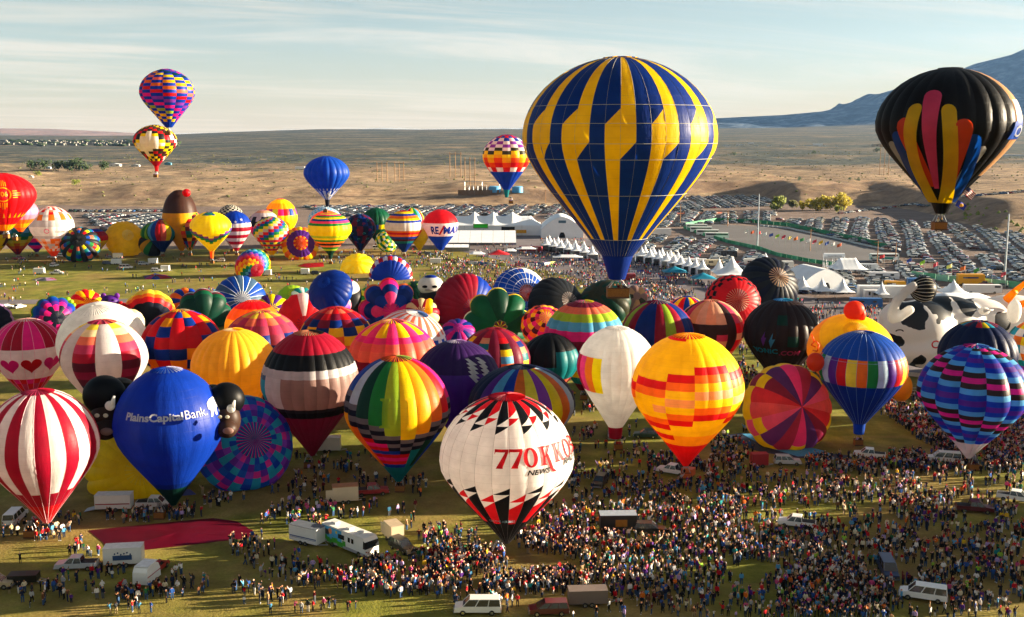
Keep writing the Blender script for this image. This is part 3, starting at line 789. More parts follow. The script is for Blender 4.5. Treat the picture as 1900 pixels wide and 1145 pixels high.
# ================= far row
upright('pink and lilac balloon with orange mouth half hidden behind the red sun balloon', 36, 66, 367, 430, D=380, n=16, rows=8, bulge=.03, color=bands('orange', 'amber', 'orange', 'lpink', 'lilac', 'lpink', 'violet', 'lpink'), vent=['lpink', 'white'], group=BACK, skirt='black', basket=(28, 446))
upright('rainbow chevron balloon standing behind the red sun balloon', 30, 64, 405, 470, base=481, n=12, rows=12, bulge=.03, color=lambda g, r: ['maroon', 'crimson', 'rorange', 'orange', 'yellow', 'lyel', 'green', 'teal', 'sky', 'blue', 'royal', 'deep', 'royal'][min(12, r+(g % 2))], vent=['royal', 'teal'], group=BACK)
upright('yellow and dark red balloon cut by the left edge of the field', -14, 66, 412, 474, base=484, n=12, rows=10, bulge=.03, color=lambda g, r: 'yellow' if (g+r//3) % 3 else 'wine', vent=['yellow', 'wine'], group=BACK)
upright('blue and magenta striped balloon mostly hidden behind the orange checkered one', 66, 52, 416, 462, base=476, n=12, rows=8, bulge=.03, color=bands('purple', 'hot', 'blue', 'hot', 'white', 'hot', 'blue', 'maroon'), vent=['blue', 'hot'], group=BACK)
def thn(g, r):
    if r < 2: return 'rorange'
    if r < 7: return ['orange', 'white', 'silver', 'orange', 'peach'][(g*2+r*3+(g*r) % 3) % 5]
    if r == 7: return 'silver'
    if r in (8, 9, 10): return 'white'
    if r in (11, 12): return 'silver'
    if r < 15: return ['orange', 'white', 'orange', 'silver'][(g+r*2) % 4]
    return ['red', 'white', 'coral', 'silver', 'white'][(g+2*r) % 5]
tb = upright('orange and white checkered balloon with a plain white lettered band', 96, 80, 382, 466, base=484, n=20, rows=19, bulge=.015, color=thn, vent=['white', 'coral'], group=BACK, nu=3)
lay_on(tb, text_bm('THERMON PR', 1.7, wx=.8), 0.55, tb.vy(431), 'gray', 'lettering', .06)
lay_on(tb, poly_bm([[(1.3*cos(t*.5), 1.3*sin(t*.5)), (1.3*cos(t*.5+.5), 1.3*sin(t*.5+.5)), (.8*cos(t*.5+.5), .8*sin(t*.5+.5)), (.8*cos(t*.5), .8*sin(t*.5))] for t in range(12)]), -.25, tb.vy(429), 'lpink', 'ring_emblem', .06)
LB = 'balloons being inflated near the far row'
upright('blue, red and yellow balloon mostly hidden behind the black and multicoloured lying one', 178, 44, 424, 470, base=478, n=12, rows=6, bulge=.04, color=bands('green', 'yellow', 'yellow', 'red', 'crimson', 'royal'), vent=['royal', 'red'], group=BACK)
lying('lying balloon with wide black gores between multicoloured ones, crown to the camera', 149, 455, 73, 65, (144, 441), 487, n=20, rows=8, bulge=.04, color=lambda g, r: 'char' if g % 2 else ['teal', 'yellow', 'red', 'green', 'blue', 'teal', 'coral', 'blue'][(r+g//2*3) % 8] if r < 7 else 'char', vent=['char'], group=LB, vent_v=.93)
lying('plain yellow balloon lying with its crown to the camera in the far row', 232, 445, 73, 63, (240, 434), 476, n=24, rows=5, bulge=.03, color=lambda g, r: 'gold' if r else 'gold', vent=['gold', 'cream', 'gold', 'lyel'], group=LB)
upright('lime green balloon peeking out behind the blue bottomed striped one', 284, 46, 413, 462, base=474, n=12, rows=5, bulge=.03, color=cyc('lime', 'green', 'lime'), vent=['lime'], group=BACK)
lying('black balloon with white and red wedges lying behind the blue bottomed one', 283, 455, 52, 42, (290, 440), 476, n=14, rows=4, bulge=.03, color=lambda g, r: ['black', 'white', 'wine', 'black', 'amber', 'green', 'black'][g % 7], vent=['black'], group=LB)
upright('balloon of teal, blue, red and yellow gores with a navy lower half', 300, 56, 406, 464, base=476, n=16, rows=RP(447), bulge=.03, spin=.12, color=lambda g, r: 'deep' if r == 0 else {0: 'salmon', 1: 'yellow', 2: 'teal', 3: 'forest', -1: 'red', -2: 'blue', -3: 'sky', -4: 'green'}.get(g, 'blue'), vent=['blue', 'royal'], group=BACK)
sd = upright('brown ice cream shaped balloon with a red cherry on top', 333, 65, 352, 452, base=474, n=24, rows=RP(402, 396), bulge=.004, color=bands('amber', 'amber', 'brown', 'brown'), vent=['brown'], group=BACK, hw=.50, top_k=.6, flat=.58)
cp = P(346, 358, sd.D-6)-sd.root.location; b = MB(); b.ico((cp.x, cp.y, cp.z), 2.0, sub=3); b.build('cherry', FM('red'), sd.root, smooth=True)
upright('balloon with rainbow flame zigzags, just right of the brown one', 350, 56, 388, 460, base=474, n=12, rows=12, bulge=.03, color=lambda g, r: ['wine', 'orange', 'rorange', 'yellow', 'green', 'teal', 'maroon', 'coral', 'red', 'lyel', 'teal', 'blue'][(r+g*3) % 12], vent=['teal', 'lyel'], group=BACK)
def chev(g, r):
    k = r+abs(g)*-0.85
    if k < 3.0-2: return 'gold' if r < 1 else 'yellow'
    k = r-abs(g)*.9
    if 4 <= k < 5: return 'green'
    if 5 <= k < 6: return 'blue'
    if 6 <= k < 7: return 'violet'
    if r >= 17 and g in (-2, -1, 0, 1): return 'green' if (r+g) % 2 else 'blue'
    return 'yellow'
upright('yellow balloon with a stepped green, blue and purple chevron band, upright in the far row', 391, 78, 392, 466, base=489, n=20, rows=20, bulge=.012, color=chev, vent=['violet', 'green'], group=BACK, skirt='orange', drop=1.8)
upright('black and white checkered balloon showing only its top behind the stars and stripes one', 428, 56, 379, 450, base=466, n=24, rows=24, bulge=.01, color=lambda g, r: 'char' if (g+r) % 2 else 'bone', vent=['bone', 'char'], group=BACK, nu=2)
us = upright('balloon with a starry blue top above red and white stripes', 437, 58, 391, 460, base=474, n=16, rows=12, bulge=.02, color=lambda g, r: 'royal' if r > 7 else ('crimson' if r % 2 == 0 else 'lgrey'), vent=['royal'], group=BACK)
for ph, y in ((-.5, 417), (0.0, 412), (.45, 408), (-.15, 420), (.75, 416), (-.85, 411)):
    lay_on(us, poly_bm([[(sin(pi*k/5)*(.85 if k % 2 == 0 else .35), cos(pi*k/5)*(.85 if k % 2 == 0 else .35)) for k in range(10)]]), ph, us.vy(y), 'white', 'star', .06)
upright('pink balloon with black zigzags and a pale top, partly hidden behind the checkered one', 490, 60, 389, 455, base=468, n=16, rows=9, bulge=.02, color=lambda g, r: ['char', 'orange', 'pink', 'hot', 'hot', 'black', 'char', 'lgrey', 'peach'][min(8, r+(1 if g % 2 and r in (5, 6) else 0))], vent=['lgrey', 'pink'], group=BACK)
upright('yellow topped balloon with rainbow and pink sides, tallest above the far parking', 521, 61, 368, 436, D=570, n=16, rows=8, bulge=.03, color=lambda g, r: ['orange', 'hot', 'amber', 'yellow', 'yellow', ['hot', 'red', 'blue', 'orange', 'violet', 'lime'][g % 6], 'amber', 'yellow'][r], vent=['pink', 'amber'], group=BACK)
upright('red, blue, green and cream checkered balloon standing in the far row', 503, 67, 401, 468, base=482, n=20, rows=17, bulge=.01, color=lambda g, r: 'gold' if r < 2 else (['red', 'lyel', 'rose', 'teal'] if r < 7 else ['red', 'lyel', 'blue', 'silver', 'green'])[(g*2+r*3) % (4 if r < 7 else 5)], vent=['silver', 'green', 'lgrey', 'teal'], group=BACK, nu=3)
lying('yellow and red balloon with a purple ring, lying with its crown to the camera', 557, 455, 70, 56, (559, 450), 483, n=20, rows=[.35, .62, .72, .86, .93], bulge=.03, color=lambda g, r: ('orange' if g % 2 else 'yellow') if r != 2 and r < 3 else ('purple' if r == 2 else ('red' if g % 2 else 'amber')), vent=['orange', 'red'], group=LB)
upright('pale blue and white checkered balloon behind the yellow striped one', 603, 64, 383, 455, D=590, n=24, rows=20, bulge=.01, color=lambda g, r: 'lgrey' if (g+r) % 2 else 'sky', vent=['lgrey', 'sky'], group=BACK, nu=2)
upright('orange balloon peeking out just above the yellow striped one', 607, 66, 390, 455, D=560, n=16, rows=5, bulge=.02, color=cyc('coral', 'orange'), vent=['coral'], group=BACK)
st = ['forest', 'forest', 'lime', 'green', 'coral', 'black', 'orange', 'green', 'yellow', 'lime', 'yellow', 'yellow', 'yellow', 'yellow', 'green', 'pink', 'royal', 'yellow', 'green', 'hot', 'yellow', 'pink']
upright('bright yellow balloon with thin pink, green and blue bands, tallest of the far row', 612, 82, 393, 472, base=490, n=20, rows=22, bulge=.015, color=lambda g, r: st[r], vent=['orange', 'yellow'], group=BACK, skirt='forest', drop=1.5)
sw = upright('dark blue balloon with red and teal curled swirls', 668, 60, 396, 462, base=474, n=16, rows=14, bulge=.03, color=lambda g, r: ['deep', 'navy', 'maroon', 'navy'][(g+r//3) % 4], vent=['sky', 'navy'], group=BACK)
for i, ph in enumerate((-.95, -.55, -.15, .25, .65, 1.05)):
    for j, y in enumerate((410, 428, 444)):
        p_ = [[(.9*cos(t*.7)*(1-t*.07), .9*sin(t*.7)*(1-t*.07)), (.9*cos(t*.7+.7)*(1-t*.07-.07), .9*sin(t*.7+.7)*(1-t*.07-.07)), (.55*cos(t*.7+.7)*(1-t*.07-.07), .55*sin(t*.7+.7)*(1-t*.07-.07)), (.55*cos(t*.7)*(1-t*.07), .55*sin(t*.7)*(1-t*.07))] for t in range(9)]
        lay_on(sw, poly_bm(p_), ph, sw.vy(y+(i % 2)*6), 'red' if (i+j) % 2 else 'aqua', 'swirl', .06)
upright('dark green balloon with a yellow lower band behind the swirl patterned one', 698, 56, 385, 452, D=590, n=16, rows=8, bulge=.03, color=lambda g, r: ['forest', 'forest', 'dgreen', 'yellow' if g % 3 else 'royal', 'dgreen', 'dgreen', 'dgreen', 'dgreen'][r], vent=['dgreen', 'forest'], group=BACK)
lying('green, yellow and white checkered balloon lying low behind the red and blue striped one', 717, 449, 44, 36, (728, 440), 468, n=16, rows=7, bulge=.02, color=lambda g, r: ['dgreen', 'yellow', 'lgrey', 'green'][(g+2*r) % 4], vent=['green'], group=LB)
upright('pale green and yellow balloon peeking out behind the red, white and blue striped one', 764, 46, 385, 440, D=600, n=16, rows=6, bulge=.02, color=cyc('lyel', 'green', 'sky', 'red'), vent=['lime', 'green'], group=BACK)
upright('balloon with orange, red and blue rings and a wide white waist', 749, 71, 390, 461, base=476, n=20, rows=RP(452, 448, 444, 440, 436, 432, 429, 424, 419, 414, 410, 406, 401, 397, 393), bulge=.015,
    color=bands('deep', 'teal', 'wine', 'royal', 'orange', 'red', 'orange', 'white', 'white', 'white', 'royal', 'yellow', 'orange', 'royal', 'yellow', 'red', 'red'), vent=['red', 'crimson'], group=BACK)
rm_ = upright('red, white and blue balloon with large blue lettering round its white waist', 817, 68, 388, 462, base=473, n=24, rows=RP(444, 439, 415), bulge=.008, color=bands('royal', 'royal', 'white', 'red'), vent=['red', 'crimson'], group=BACK)
for t_, x0, x1, c, hh_, sh in (('RE', 800, 814, 'royal', 15, 0), ('/', 813, 826, 'red', 18, .2), ('MAX', 823, 849, 'royal', 15, 0)):
    put_text(rm_, t_, x0, x1, 428, hh_, c, sh, .04)
upright('yellow balloon seen as a thin sliver between the striped one and the lettered one', 778, 34, 420, 462, base=474, n=12, rows=4, bulge=.02, color=cyc('yellow'), vent=['yellow'], group=BACK)

# ================= half inflated between the far row and the middle
lying('rainbow pixel balloon with a crimson centre, half inflated on the open grass', 469, 494, 69, 52, (481, 503), 514, n=20, rows=10, bulge=.02, color=lambda g, r: ['orange', 'yellow', 'green', 'teal', 'sky', 'blue', 'violet', 'rose', 'red', 'amber'][(r*1+g) % 10], vent=['crimson'], vent_v=.87, group=LB)
lying('flat bright yellow balloon swelling on the grass', 664, 500, 66, 30, (660, 492), 507, n=16, rows=3, bulge=.03, color=cyc('yellow', 'lyel'), vent=['yellow'], group=LB, hw=.6)
lying('blue fan shaped balloon edged with red and white blocks', 725, 512, 82, 54, (724, 522), 520, n=26, rows=[.35, .54, .64, .93], bulge=.03, color=lambda g, r: 'royal' if r != 1 else ('red' if g % 2 else 'white'), vent=['royal', 'blue'], group=LB)
def fabric_spread(label, pts, c, h=.35, cols=None):
    """a deflated envelope spread on the grass"""
    pw_ = [G(x, y) for x, y in pts]; cx_ = sum(p.x for p in pw_)/len(pw_); cy_ = sum(p.y for p in pw_)/len(pw_)
    n_ = len(pw_); V = [(0, 0, h)]; rings = 5
    pp = []
    for i in range(n_):
        a, b_ = pw_[i], pw_[(i+1) % n_]
        for k in range(4): pp.append(a.lerp(b_, k/4))
    m_ = len(pp); Fc, M = [], []
    for r in range(1, rings+1):
        for p in pp:
            t = r/rings; x, y = (p.x-cx_)*t, (p.y-cy_)*t
            V.append((x, y, .07+(h*(1-t**3)*(.6+.7*abs(fbm(x*.35+cx_, y*.35, 1.0, 3))) if r < rings else 0)))
    for i in range(m_): Fc.append((0, 1+i, 1+(i+1) % m_)); M.append(0)
    for r in range(rings-1):
        for i in range(m_):
            a = 1+r*m_+i; b_ = 1+r*m_+(i+1) % m_; Fc.append((a, a+m_, b_+m_, b_)); M.append((i//3) % len(cols) if cols else 0)
    o = mk('deflated_balloon', V, Fc, [FM(x) for x in (cols or [c])], None, M if cols else None, smooth=True, loc=(cx_, cy_, 0)); tag(o, label, 'deflated balloon', 'deflated balloons spread on the grass'); return o
fabric_spread('long crimson envelope spread flat beside the white trailer at the front left', [(164, 985), (230, 978), (330, 968), (395, 962), (440, 968), (466, 984), (478, 998), (430, 1003), (350, 1012), (260, 1022), (205, 1030), (192, 1008)], '#7c0e2c', .5)
fabric_spread('thin bright red envelope laid flat on the grass left of the yellow dome', [(551, 494), (566, 489), (600, 487), (601, 495), (570, 497)], 'red', .5)
fabric_spread('red, blue and purple envelope in a heap on the open left grass', [(266, 513), (285, 509), (310, 511), (320, 516), (290, 519), (270, 518)], 'red', 1.0, ['red', 'royal', 'hot', 'purple'])
fabric_spread('pale pink and grey envelope spread beside the white pickup on the left grass', [(58, 520), (75, 515), (100, 516), (106, 520), (80, 522)], 'lilac', .6, ['lilac', 'gray', 'lgrey', 'rose'])

# ================= middle: domes
MP = 'half inflated balloons bulging in the middle of the field'
lying('dark blue dome with a lighter panel behind the small penguin balloon', 614, 540, 78, 66, (596, 520), 580, n=20, rows=5, bulge=.02, color=lambda g, r: 'blue' if r < 2 and g % 5 == 0 else 'deep', vent=['deep', 'blue'], group=MP, D=272)
def penguin(label, cx, cy, cap):
    D = G(cx, cy+40).y; base = G(cx, cy+40); k = pxm(D); o = empty('penguin_balloon', (base.x, base.y, 0)); tag(o, label, 'shaped balloon', 'penguin shaped balloons')
    def L_(x, y, dd=0): return P(x, y, D+dd)-Vector((base.x, base.y, 0))
    b = MB(); c = L_(cx+6, cy+18); b.ico(c, 27*k, 0, 4, (1.0, 1.0, 1.15)); b.build('body', FM('char'), o, smooth=True)
    b = MB(); c = L_(cx, cy-3, -5*k); b.ico(c, 24*k, 0, 4, (1.0, .95, .78)); h = b.build('head', FM('white'), o, smooth=True)
    b = MB(); c2 = L_(cx, cy-18, -8*k); b.ico(c2, 10*k, 0, 3, (1.2, .9, .5)); b.build('cap', FM(cap), h, smooth=True)
    for s_ in (-1, 1):
        b = MB(); e = c+Vector((s_*9*k, -22*k, 1*k)); b.ico(e, 3.4*k, 0, 2, (1.5, .5, .8)); b.build('eye', FM('black'), h, smooth=True)
    b = MB(); e = c+Vector((0, -23*k, -5*k)); b.ico(e, 4.5*k, 0, 2, (2.2, .8, .5)); b.build('beak', FM('dirty'), h, smooth=True)
    return o
penguin('round penguin balloon with a red cap beside the dark blue dome', 643, 540, 'red')
penguin('round penguin balloon with a blue cap and a yellow arm', 799, 533, 'royal')
b = MB(); a1, a2 = P(795, 578, 255), P(797, 558, 258); b.tube(a1-Vector((a1.x, a1.y, 0)), a2-Vector((a1.x, a1.y, 0)), 1.0, .8, 10); o = b.build('balloon_arm', FM('gold'), None, (a1.x, a1.y, 0), True); tag(o, 'short yellow inflated arm sticking up in front of the blue capped penguin', 'inflatable', 'inflatable odds and ends')
lying('olive and black dome behind the blue capped penguin', 770, 545, 50, 40, (765, 530), 566, n=16, rows=3, bulge=.03, color=lambda g, r: 'lime' if g % 6 == 0 else 'forest', vent=['forest'], group=MP)
lying('light blue balloon with pale seams lying crown forward near the left road', 445, 560, 90, 50, (452, 556), 590, n=20, rows=4, bulge=.02, color=cyc('blue', 'blue', 'steel'), vent=['steel', 'lgrey'], group=MP, tapes=('#bcd0e4', (), .09), vent_v=.9)
lying('small yellow green dome between the light blue one and the purple scalloped one', 543, 556, 54, 34, (545, 546), 572, n=14, rows=3, bulge=.03, color=cyc('lime'), vent=['lime', 'lyel'], group=MP)
lying('scalloped dome of blue, teal and purple with a white rim', 605, 566, 84, 58, (607, 585), 592, n=12, rows=[.35, .55, .62, .72, .93], bulge=.09, color=lambda g, r: ['lgrey', 'aqua', 'deep', 'purple'][min(3, r)] if g % 3 else ['lgrey', 'lpink', 'violet', 'aqua'][min(3, r)], vent=['violet'], group=MP)
lying('flower like dome with round pink, orange and blue lobes', 722, 572, 100, 66, (728, 578), 605, n=8, rows=[.35, .52, .60, .68, .78, .93], bulge=.22, color=lambda g, r: [['orange', 'red', 'hot', 'deep', 'pink'], ['red', 'orange', 'royal', 'deep', 'royal']][g % 2][min(r, 4)], vent=['pink', 'hot'], group=MP, nu=8)
lying('red balloon with a blue shoulder and a round bulge lying behind the crowd', 862, 566, 108, 72, (882, 572), 602, n=24, rows=4, bulge=.02, color=lambda g, r: 'crimson' if g % 24 not in (4, 5, 6, 7, 8, 9, 10) else 'royal', vent=['crimson', 'maroon'], group=MP)
bc_ = lying('blue balloon with fine white seams and a red crown, lying tilted to the right', 964, 549, 97, 76, (985, 543), 592, n=28, rows=[.35, .58, .64, .70, .93], bulge=.01, color=lambda g, r: 'white' if (g % 28) in (10, 11, 12, 13) and r < 3 else ('blue' if r != 1 or g % 28 not in (9, 14) else 'crimson'), vent=['red', 'rorange', 'white'], vent_v=.90, group=MP, tapes=('#d4dce8', (.62, .72, .82), .07))
lying('long black dome with pale ribs right of the blue red crowned one', 1033, 572, 108, 66, (1068, 560), 600, n=20, rows=3, bulge=.03, color=cyc('char'), vent=['char', 'taupe', 'char', 'dirty'], group=MP)
lying('dark olive dome under the basket of the huge blue balloon', 1120, 566, 96, 62, (1100, 545), 598, n=16, rows=3, bulge=.03, color=cyc('olive', 'forest'), vent=['olive'], group=MP)
lying('lumpy tan and olive balloon lying right of the flying basket', 1178, 553, 44, 40, (1184, 548), 576, n=8, rows=3, bulge=.12, color=cyc('tan', 'olive', 'taupe'), vent=['taupe'], group=MP, nu=6)
fl = lying('dark green lobed balloon rimmed in yellow and white with a small flower on it', 923, 596, 112, 74, (930, 606), 634, n=8, rows=[.35, .50, .56, .60, .93], bulge=.20, color=lambda g, r: [['coral', 'yellow', 'dgreen', 'dgreen'], ['yellow', 'white', 'dgreen', 'dgreen'], ['yellow', 'lyel', 'forest', 'forest']][g % 3][min(r, 3)], vent=['maroon', 'yellow', 'dgreen'], vent_v=.94, group=MP, nu=8)
DOM = 'inflated balloons packed in the middle of the field'
lying('pink, orange and yellow diamond patterned dome left of the big maroon and yellow one', 1010, 606, 80, 70, (1015, 585), 640, n=16, rows=8, bulge=.03, color=lambda g, r: ['rose', 'orange', 'yellow', 'wine', 'hot'][(g+r*2) % 5], vent=['pink', 'yellow'], group=MP)
def mg(g, r):
    return ['maroon', 'teal', 'yellow', 'lime', 'yellow', 'maroon', 'maroon', 'hot', 'sky', 'lime', 'coral', 'maroon'][int(min(11, max(0, r*1.0+(g % 2)*.8+abs(g-1)*.0)))]
upright('broad balloon of maroon, magenta, yellow and sky blue blocks', 1084, 150, 556, n=16, rows=12, bulge=.05, spin=.1, nu=5, color=mg, vent=['lime', 'teal', 'yellow', 'hot'], group=DOM)
upright('navy balloon with crimson and yellow green gores and pale ribs at the crown', 1220, 137, 556, n=20, rows=4, bulge=.02, spin=.08, color=lambda g, r: {0: 'crimson', 1: 'lime', 2: 'crimson', -1: 'deep', -2: 'deep', -3: 'crimson', -4: 'lime', -5: 'crimson', 3: 'deep', 4: 'deep', 5: 'crimson'}.get(g, 'deep' if g % 3 else 'crimson'), vent=['navy', 'crimson', 'white', 'navy'], vent_v=.90, group=DOM)
upright('orange, blue and yellow balloon just showing behind the tan and black blocked one', 1274, 78, 549, n=16, rows=5, bulge=.03, color=cyc('royal', 'yellow', 'red'), vent=['royal'], group=DOM, D=300)
tc_ = [['black', 'beige', 'dbrown', 'rose', 'dbrown', 'beige', 'peach'], ['beige', 'tan', 'beige', 'dbrown', 'salmon', 'rose', 'red'], ['rose', 'dbrown', 'tan', 'dbrown', 'tan', 'amber', 'peach']]
upright('balloon of black, red, tan and peach blocks right of the navy and crimson one', 1318, 127, 555, n=18, rows=RP(700, 680, 655, 634, 622, 603), bulge=.02, spin=.02, nu=5,
    color=lambda g, r: ['dbrown', 'beige', 'peach', ['red', 'tan', 'dbrown'][g % 3], ['dbrown', 'rose', 'dbrown', 'beige'][g % 4], 'dbrown' if g < 3 else 'red', ['peach', 'beige', 'dbrown', 'rose', 'tan', 'beige'][g % 6]][min(6, r)], vent=['peach', 'beige', 'dbrown', 'salmon'], group=DOM)
lying('red and black checkered balloon with radiating ribs at its crown', 1359, 562, 96, 76, (1373, 556), 606, n=26, rows=11, bulge=.015, color=lambda g, r: ('black' if (g+r) % 2 else 'red') if r < 8 else ('red'), vent=['black', 'red', 'crimson', 'peach'], vent_v=.86, group=MP)
lying('black balloon tipped over with ribs painted tan as if lit round its crown', 1427, 530, 102, 72, (1452, 513), 572, n=20, rows=3, bulge=.04, color=cyc('char', 'ink'), vent=['black', 'taupe', 'tan'], vent_v=.88, group=MP)  # sunlight on the crown ribs painted as tan
yo = upright('dark brown balloon with teal and pink lettering and a blue crown', 1451, 143, 553, n=20, rows=10, bulge=.035, spin=0, nu=5, color=lambda g, r: 'forest' if (g, r) in ((0, 7), (1, 5)) else 'dbrown', vent=['aqua', 'sky', 'aqua', 'blue'], vent_v=.925, group=DOM)
put_text(yo, 'YONIC', 1399, 1443, 653, 11, 'aqua', 0, .03, .12)
put_text(yo, '.COM', 1445, 1483, 655, 11, 'rose', 0, .03, .12)
for x, y in ((1418, 632), (1432, 634)):
    lay_on(yo, poly_bm([[(.2, 1.8), (-.6, -.1), (0, -.05), (-.3, -1.8), (.7, .35), (.05, .3)]]), yo.px(x, y), yo.vy(y), 'sky' if x > 1420 else 'violet', 'lightning_emblem', .12)

# chick, cow
ck = lying('yellow chick shaped balloon with an orange beak pointing up', 1579, 652, 163, 158, (1590, 600), None, D=212, n=28, rows=[.2, .5, .7, .93], bulge=.006, color=lambda g, r: 'amber' if r < 2 else 'yellow', vent=['yellow', 'gold'], group='animal shaped balloons', name='chick_balloon', cat='shaped balloon', v0=.2)
kb = ck.root.location; kk = pxm(ck.D)
b = MB(); c = P(1586, 574, ck.D)-kb
V = []
for i in range(9):
    t = i/8; a = pi*t
    V.append((c.x+(-22+44*t)*kk, c.y-2, c.z-13*kk)); V.append((c.x+(-14+34*t)*kk, c.y, c.z-13*kk+27*kk*sin(a*.5+.5)*sin(pi*min(1, t*1.05+.05))))
b.ico((c.x-1*kk, c.y, c.z-2*kk), 19*kk, 0, 4, (1.02, .75, .95)); b.ico((c.x+12*kk, c.y, c.z-10*kk), 11*kk, 0, 4, (.8, 1.0, 1.3)); b.build('beak', FM('rorange'), ck.root, smooth=True)
b = MB(); c = P(1513, 672, ck.D-10)-kb; b.ico(c, 17*kk, 0, 4, (.9, 1, 1)); b.build('foot', FM('rorange'), ck.root, smooth=True)
b = MB(); c = P(1672, 718, ck.D+8)-kb; b.ico(c, 27*kk, 0, 4, (.75, 1, 1.05)); b.build('wing', FM('amber'), ck.root, smooth=True)
b = MB()
for (x0, y0), (x1, y1) in (((1506, 620), (1511, 634)), ((1511, 634), (1505, 640)), ((1505, 640), (1513, 644)), ((1513, 632), (1520, 640)), ((1520, 640), (1516, 652)), ((1516, 652), (1508, 650))):
    b.tube(P(x0, y0, ck.D-13)-kb, P(x1, y1, ck.D-13)-kb, 1.3*kk, n=6)
b.build('eye_outline', FM('orange'), ck.root, smooth=True)
def remesh(o, vox, it=6):
    rm2 = o.modifiers.new('remesh', 'REMESH'); rm2.mode = 'VOXEL'; rm2.voxel_size = vox; rm2.use_smooth_shade = True
    sm = o.modifiers.new('smooth', 'SMOOTH'); sm.iterations = it
    dg = bpy.context.evaluated_depsgraph_get(); me = bpy.data.meshes.new_from_object(o.evaluated_get(dg)); o.modifiers.clear(); old = o.data; o.data = me; bpy.data.meshes.remove(old)
    for p in me.polygons: p.use_smooth = True
    return o
def cow_fabric():
    m, N, L = new_mat('cow_patches'); g = N.new('ShaderNodeNewGeometry'); D_ = 262.0; acc = None
    wob = math_n(N, L, 'MULTIPLY', math_n(N, L, 'SUBTRACT', noise_n(N, L, g.outputs['Position'], 0.22, 2, .4), .5), 5.0)
    for x_, y_, r_ in ((1705, 594, 27), (1764, 572, 31), (1660, 560, 20), (1828, 568, 25), (1862, 543, 13), (1703, 670, 15), (1664, 636, 14), (1896, 612, 16), (1790, 640, 18)):
        c_ = P(x_, y_, D_-8); mp_ = N.new('ShaderNodeMapping'); mp_.vector_type = 'POINT'; mp_.inputs['Scale'].default_value = (1, .02, 1); L.new(g.outputs['Position'], mp_.inputs['Vector'])
        vm = N.new('ShaderNodeVectorMath'); vm.operation = 'DISTANCE'; L.new(mp_.outputs[0], vm.inputs[0]); vm.inputs[1].default_value = (c_.x, c_.y*.02, c_.z)
        d_ = math_n(N, L, 'SUBTRACT', vm.outputs['Value'], r_*pxm(D_)); acc = d_ if acc is None else math_n(N, L, 'MINIMUM', acc, d_)
    acc = math_n(N, L, 'LESS_THAN', math_n(N, L, 'ADD', acc, wob), 0.0)
    c = mix_n(N, L, acc, lin('#ece8e4'), lin('#17191d'))
    p = N.new('ShaderNodeBsdfPrincipled'); L.new(c, p.inputs['Base Color']); p.inputs['Roughness'].default_value = .45
    t = N.new('ShaderNodeBsdfTranslucent'); L.new(c, t.inputs['Color']); ms = N.new('ShaderNodeMixShader'); ms.inputs[0].default_value = .35
    L.new(p.outputs[0], ms.inputs[1]); L.new(t.outputs[0], ms.inputs[2]); return finish(m, N, L, ms.outputs[0])
CW = cow_fabric()
cD = 262.0; cb = Vector((P(1760, 640, cD).x, cD, 0)); cow = empty('cow_balloon', cb); tag(cow, 'giant black and white cow shaped balloon with yellow horns', 'shaped balloon', 'animal shaped balloons'); k = pxm(cD)
def cowp(name, parts, mat, par=cow, sub=5, jit=0):
    b = MB()
    for x, y, dd, r, sc in parts:
        c = P(x, y, cD+dd)-cb; b.ico(c, r*k, 0, sub, sc)
    # merge lobes into one skin
    return remesh(b.build(name, mat, par, smooth=True), .55)
cowp('body', [(1704, 616, 0, 64, (1.05, .8, .95)), (1668, 594, 2, 36, (1, 1, 1)), (1752, 598, 5, 62, (1.25, .8, .82)), (1812, 600, 8, 62, (1.3, .8, .78)), (1874, 600, 10, 66, (1.3, .8, .84)), (1930, 610, 10, 60, (1.2, .8, .85)), (1740, 655, -4, 50, (1.6, .8, .6))], CW)
b = MB(); p_ = [(1694, 531), (1682, 540), (1664, 558), (1655, 580), (1656, 592), (1668, 589), (1688, 575)]
for (x0, y0), (x1, y1) in zip(p_, p_[1:]): b.tube(P(x0, y0, cD-18)-cb, P(x1, y1, cD-18)-cb, 8.5*k, n=14)
for x0, y0 in p_: b.ico(P(x0, y0, cD-18)-cb, 8.5*k, 0, 3)
remesh(b.build('leg', FM('white'), cow, smooth=True), .4)
b = MB(); c = P(1713, 537, cD-16)-cb; b.ico(c, 22.5*k, 0, 4); hf = b.build('hoof', FM('black'), cow, smooth=True)
b = MB()
for i in range(8):
    a0 = -1.0+i*.3; pts_ = [c+Vector((-cos(t)*22.9*k, -sin(t)*cos(a0)*22.9*k, sin(t)*sin(a0)*22.9*k)) for t in [.1*q for q in range(22)]]
    for p, q in zip(pts_, pts_[1:]): b.tube(p, q, .6*k, n=4)
b.build('rib_line', FM('bone'), hf)
for pts_, r_ in (([(1868, 556), (1884, 540), (1903, 524)], 8), ([(1876, 566), (1892, 566), (1912, 558)], 9)):
    b = MB()
    for i, ((x0, y0), (x1, y1)) in enumerate(zip(pts_, pts_[1:])): b.tube(P(x0, y0, cD+4)-cb, P(x1, y1, cD+2)-cb, (r_-i*2)*k, (r_-2-i*2)*k, 12)
    b.build('horn', FM('amber'), cow, smooth=True)
b = MB(); b.ico(P(1882, 578, cD-14)-cb, 18*k, 0, 3, (.7, .5, 1.2)); b.build('ear', FM('white'), cow, smooth=True)
b = MB(); b.ico(P(1826, 577, cD-8)-cb, 9*k, 0, 3, (1.1, .8, .8)); b.tube(P(1826, 577, cD-12)-cb, P(1843, 575, cD-12)-cb, 3*k, 1*k, 8); b.build('teat', FM('white'), cow, smooth=True)
b = MB()
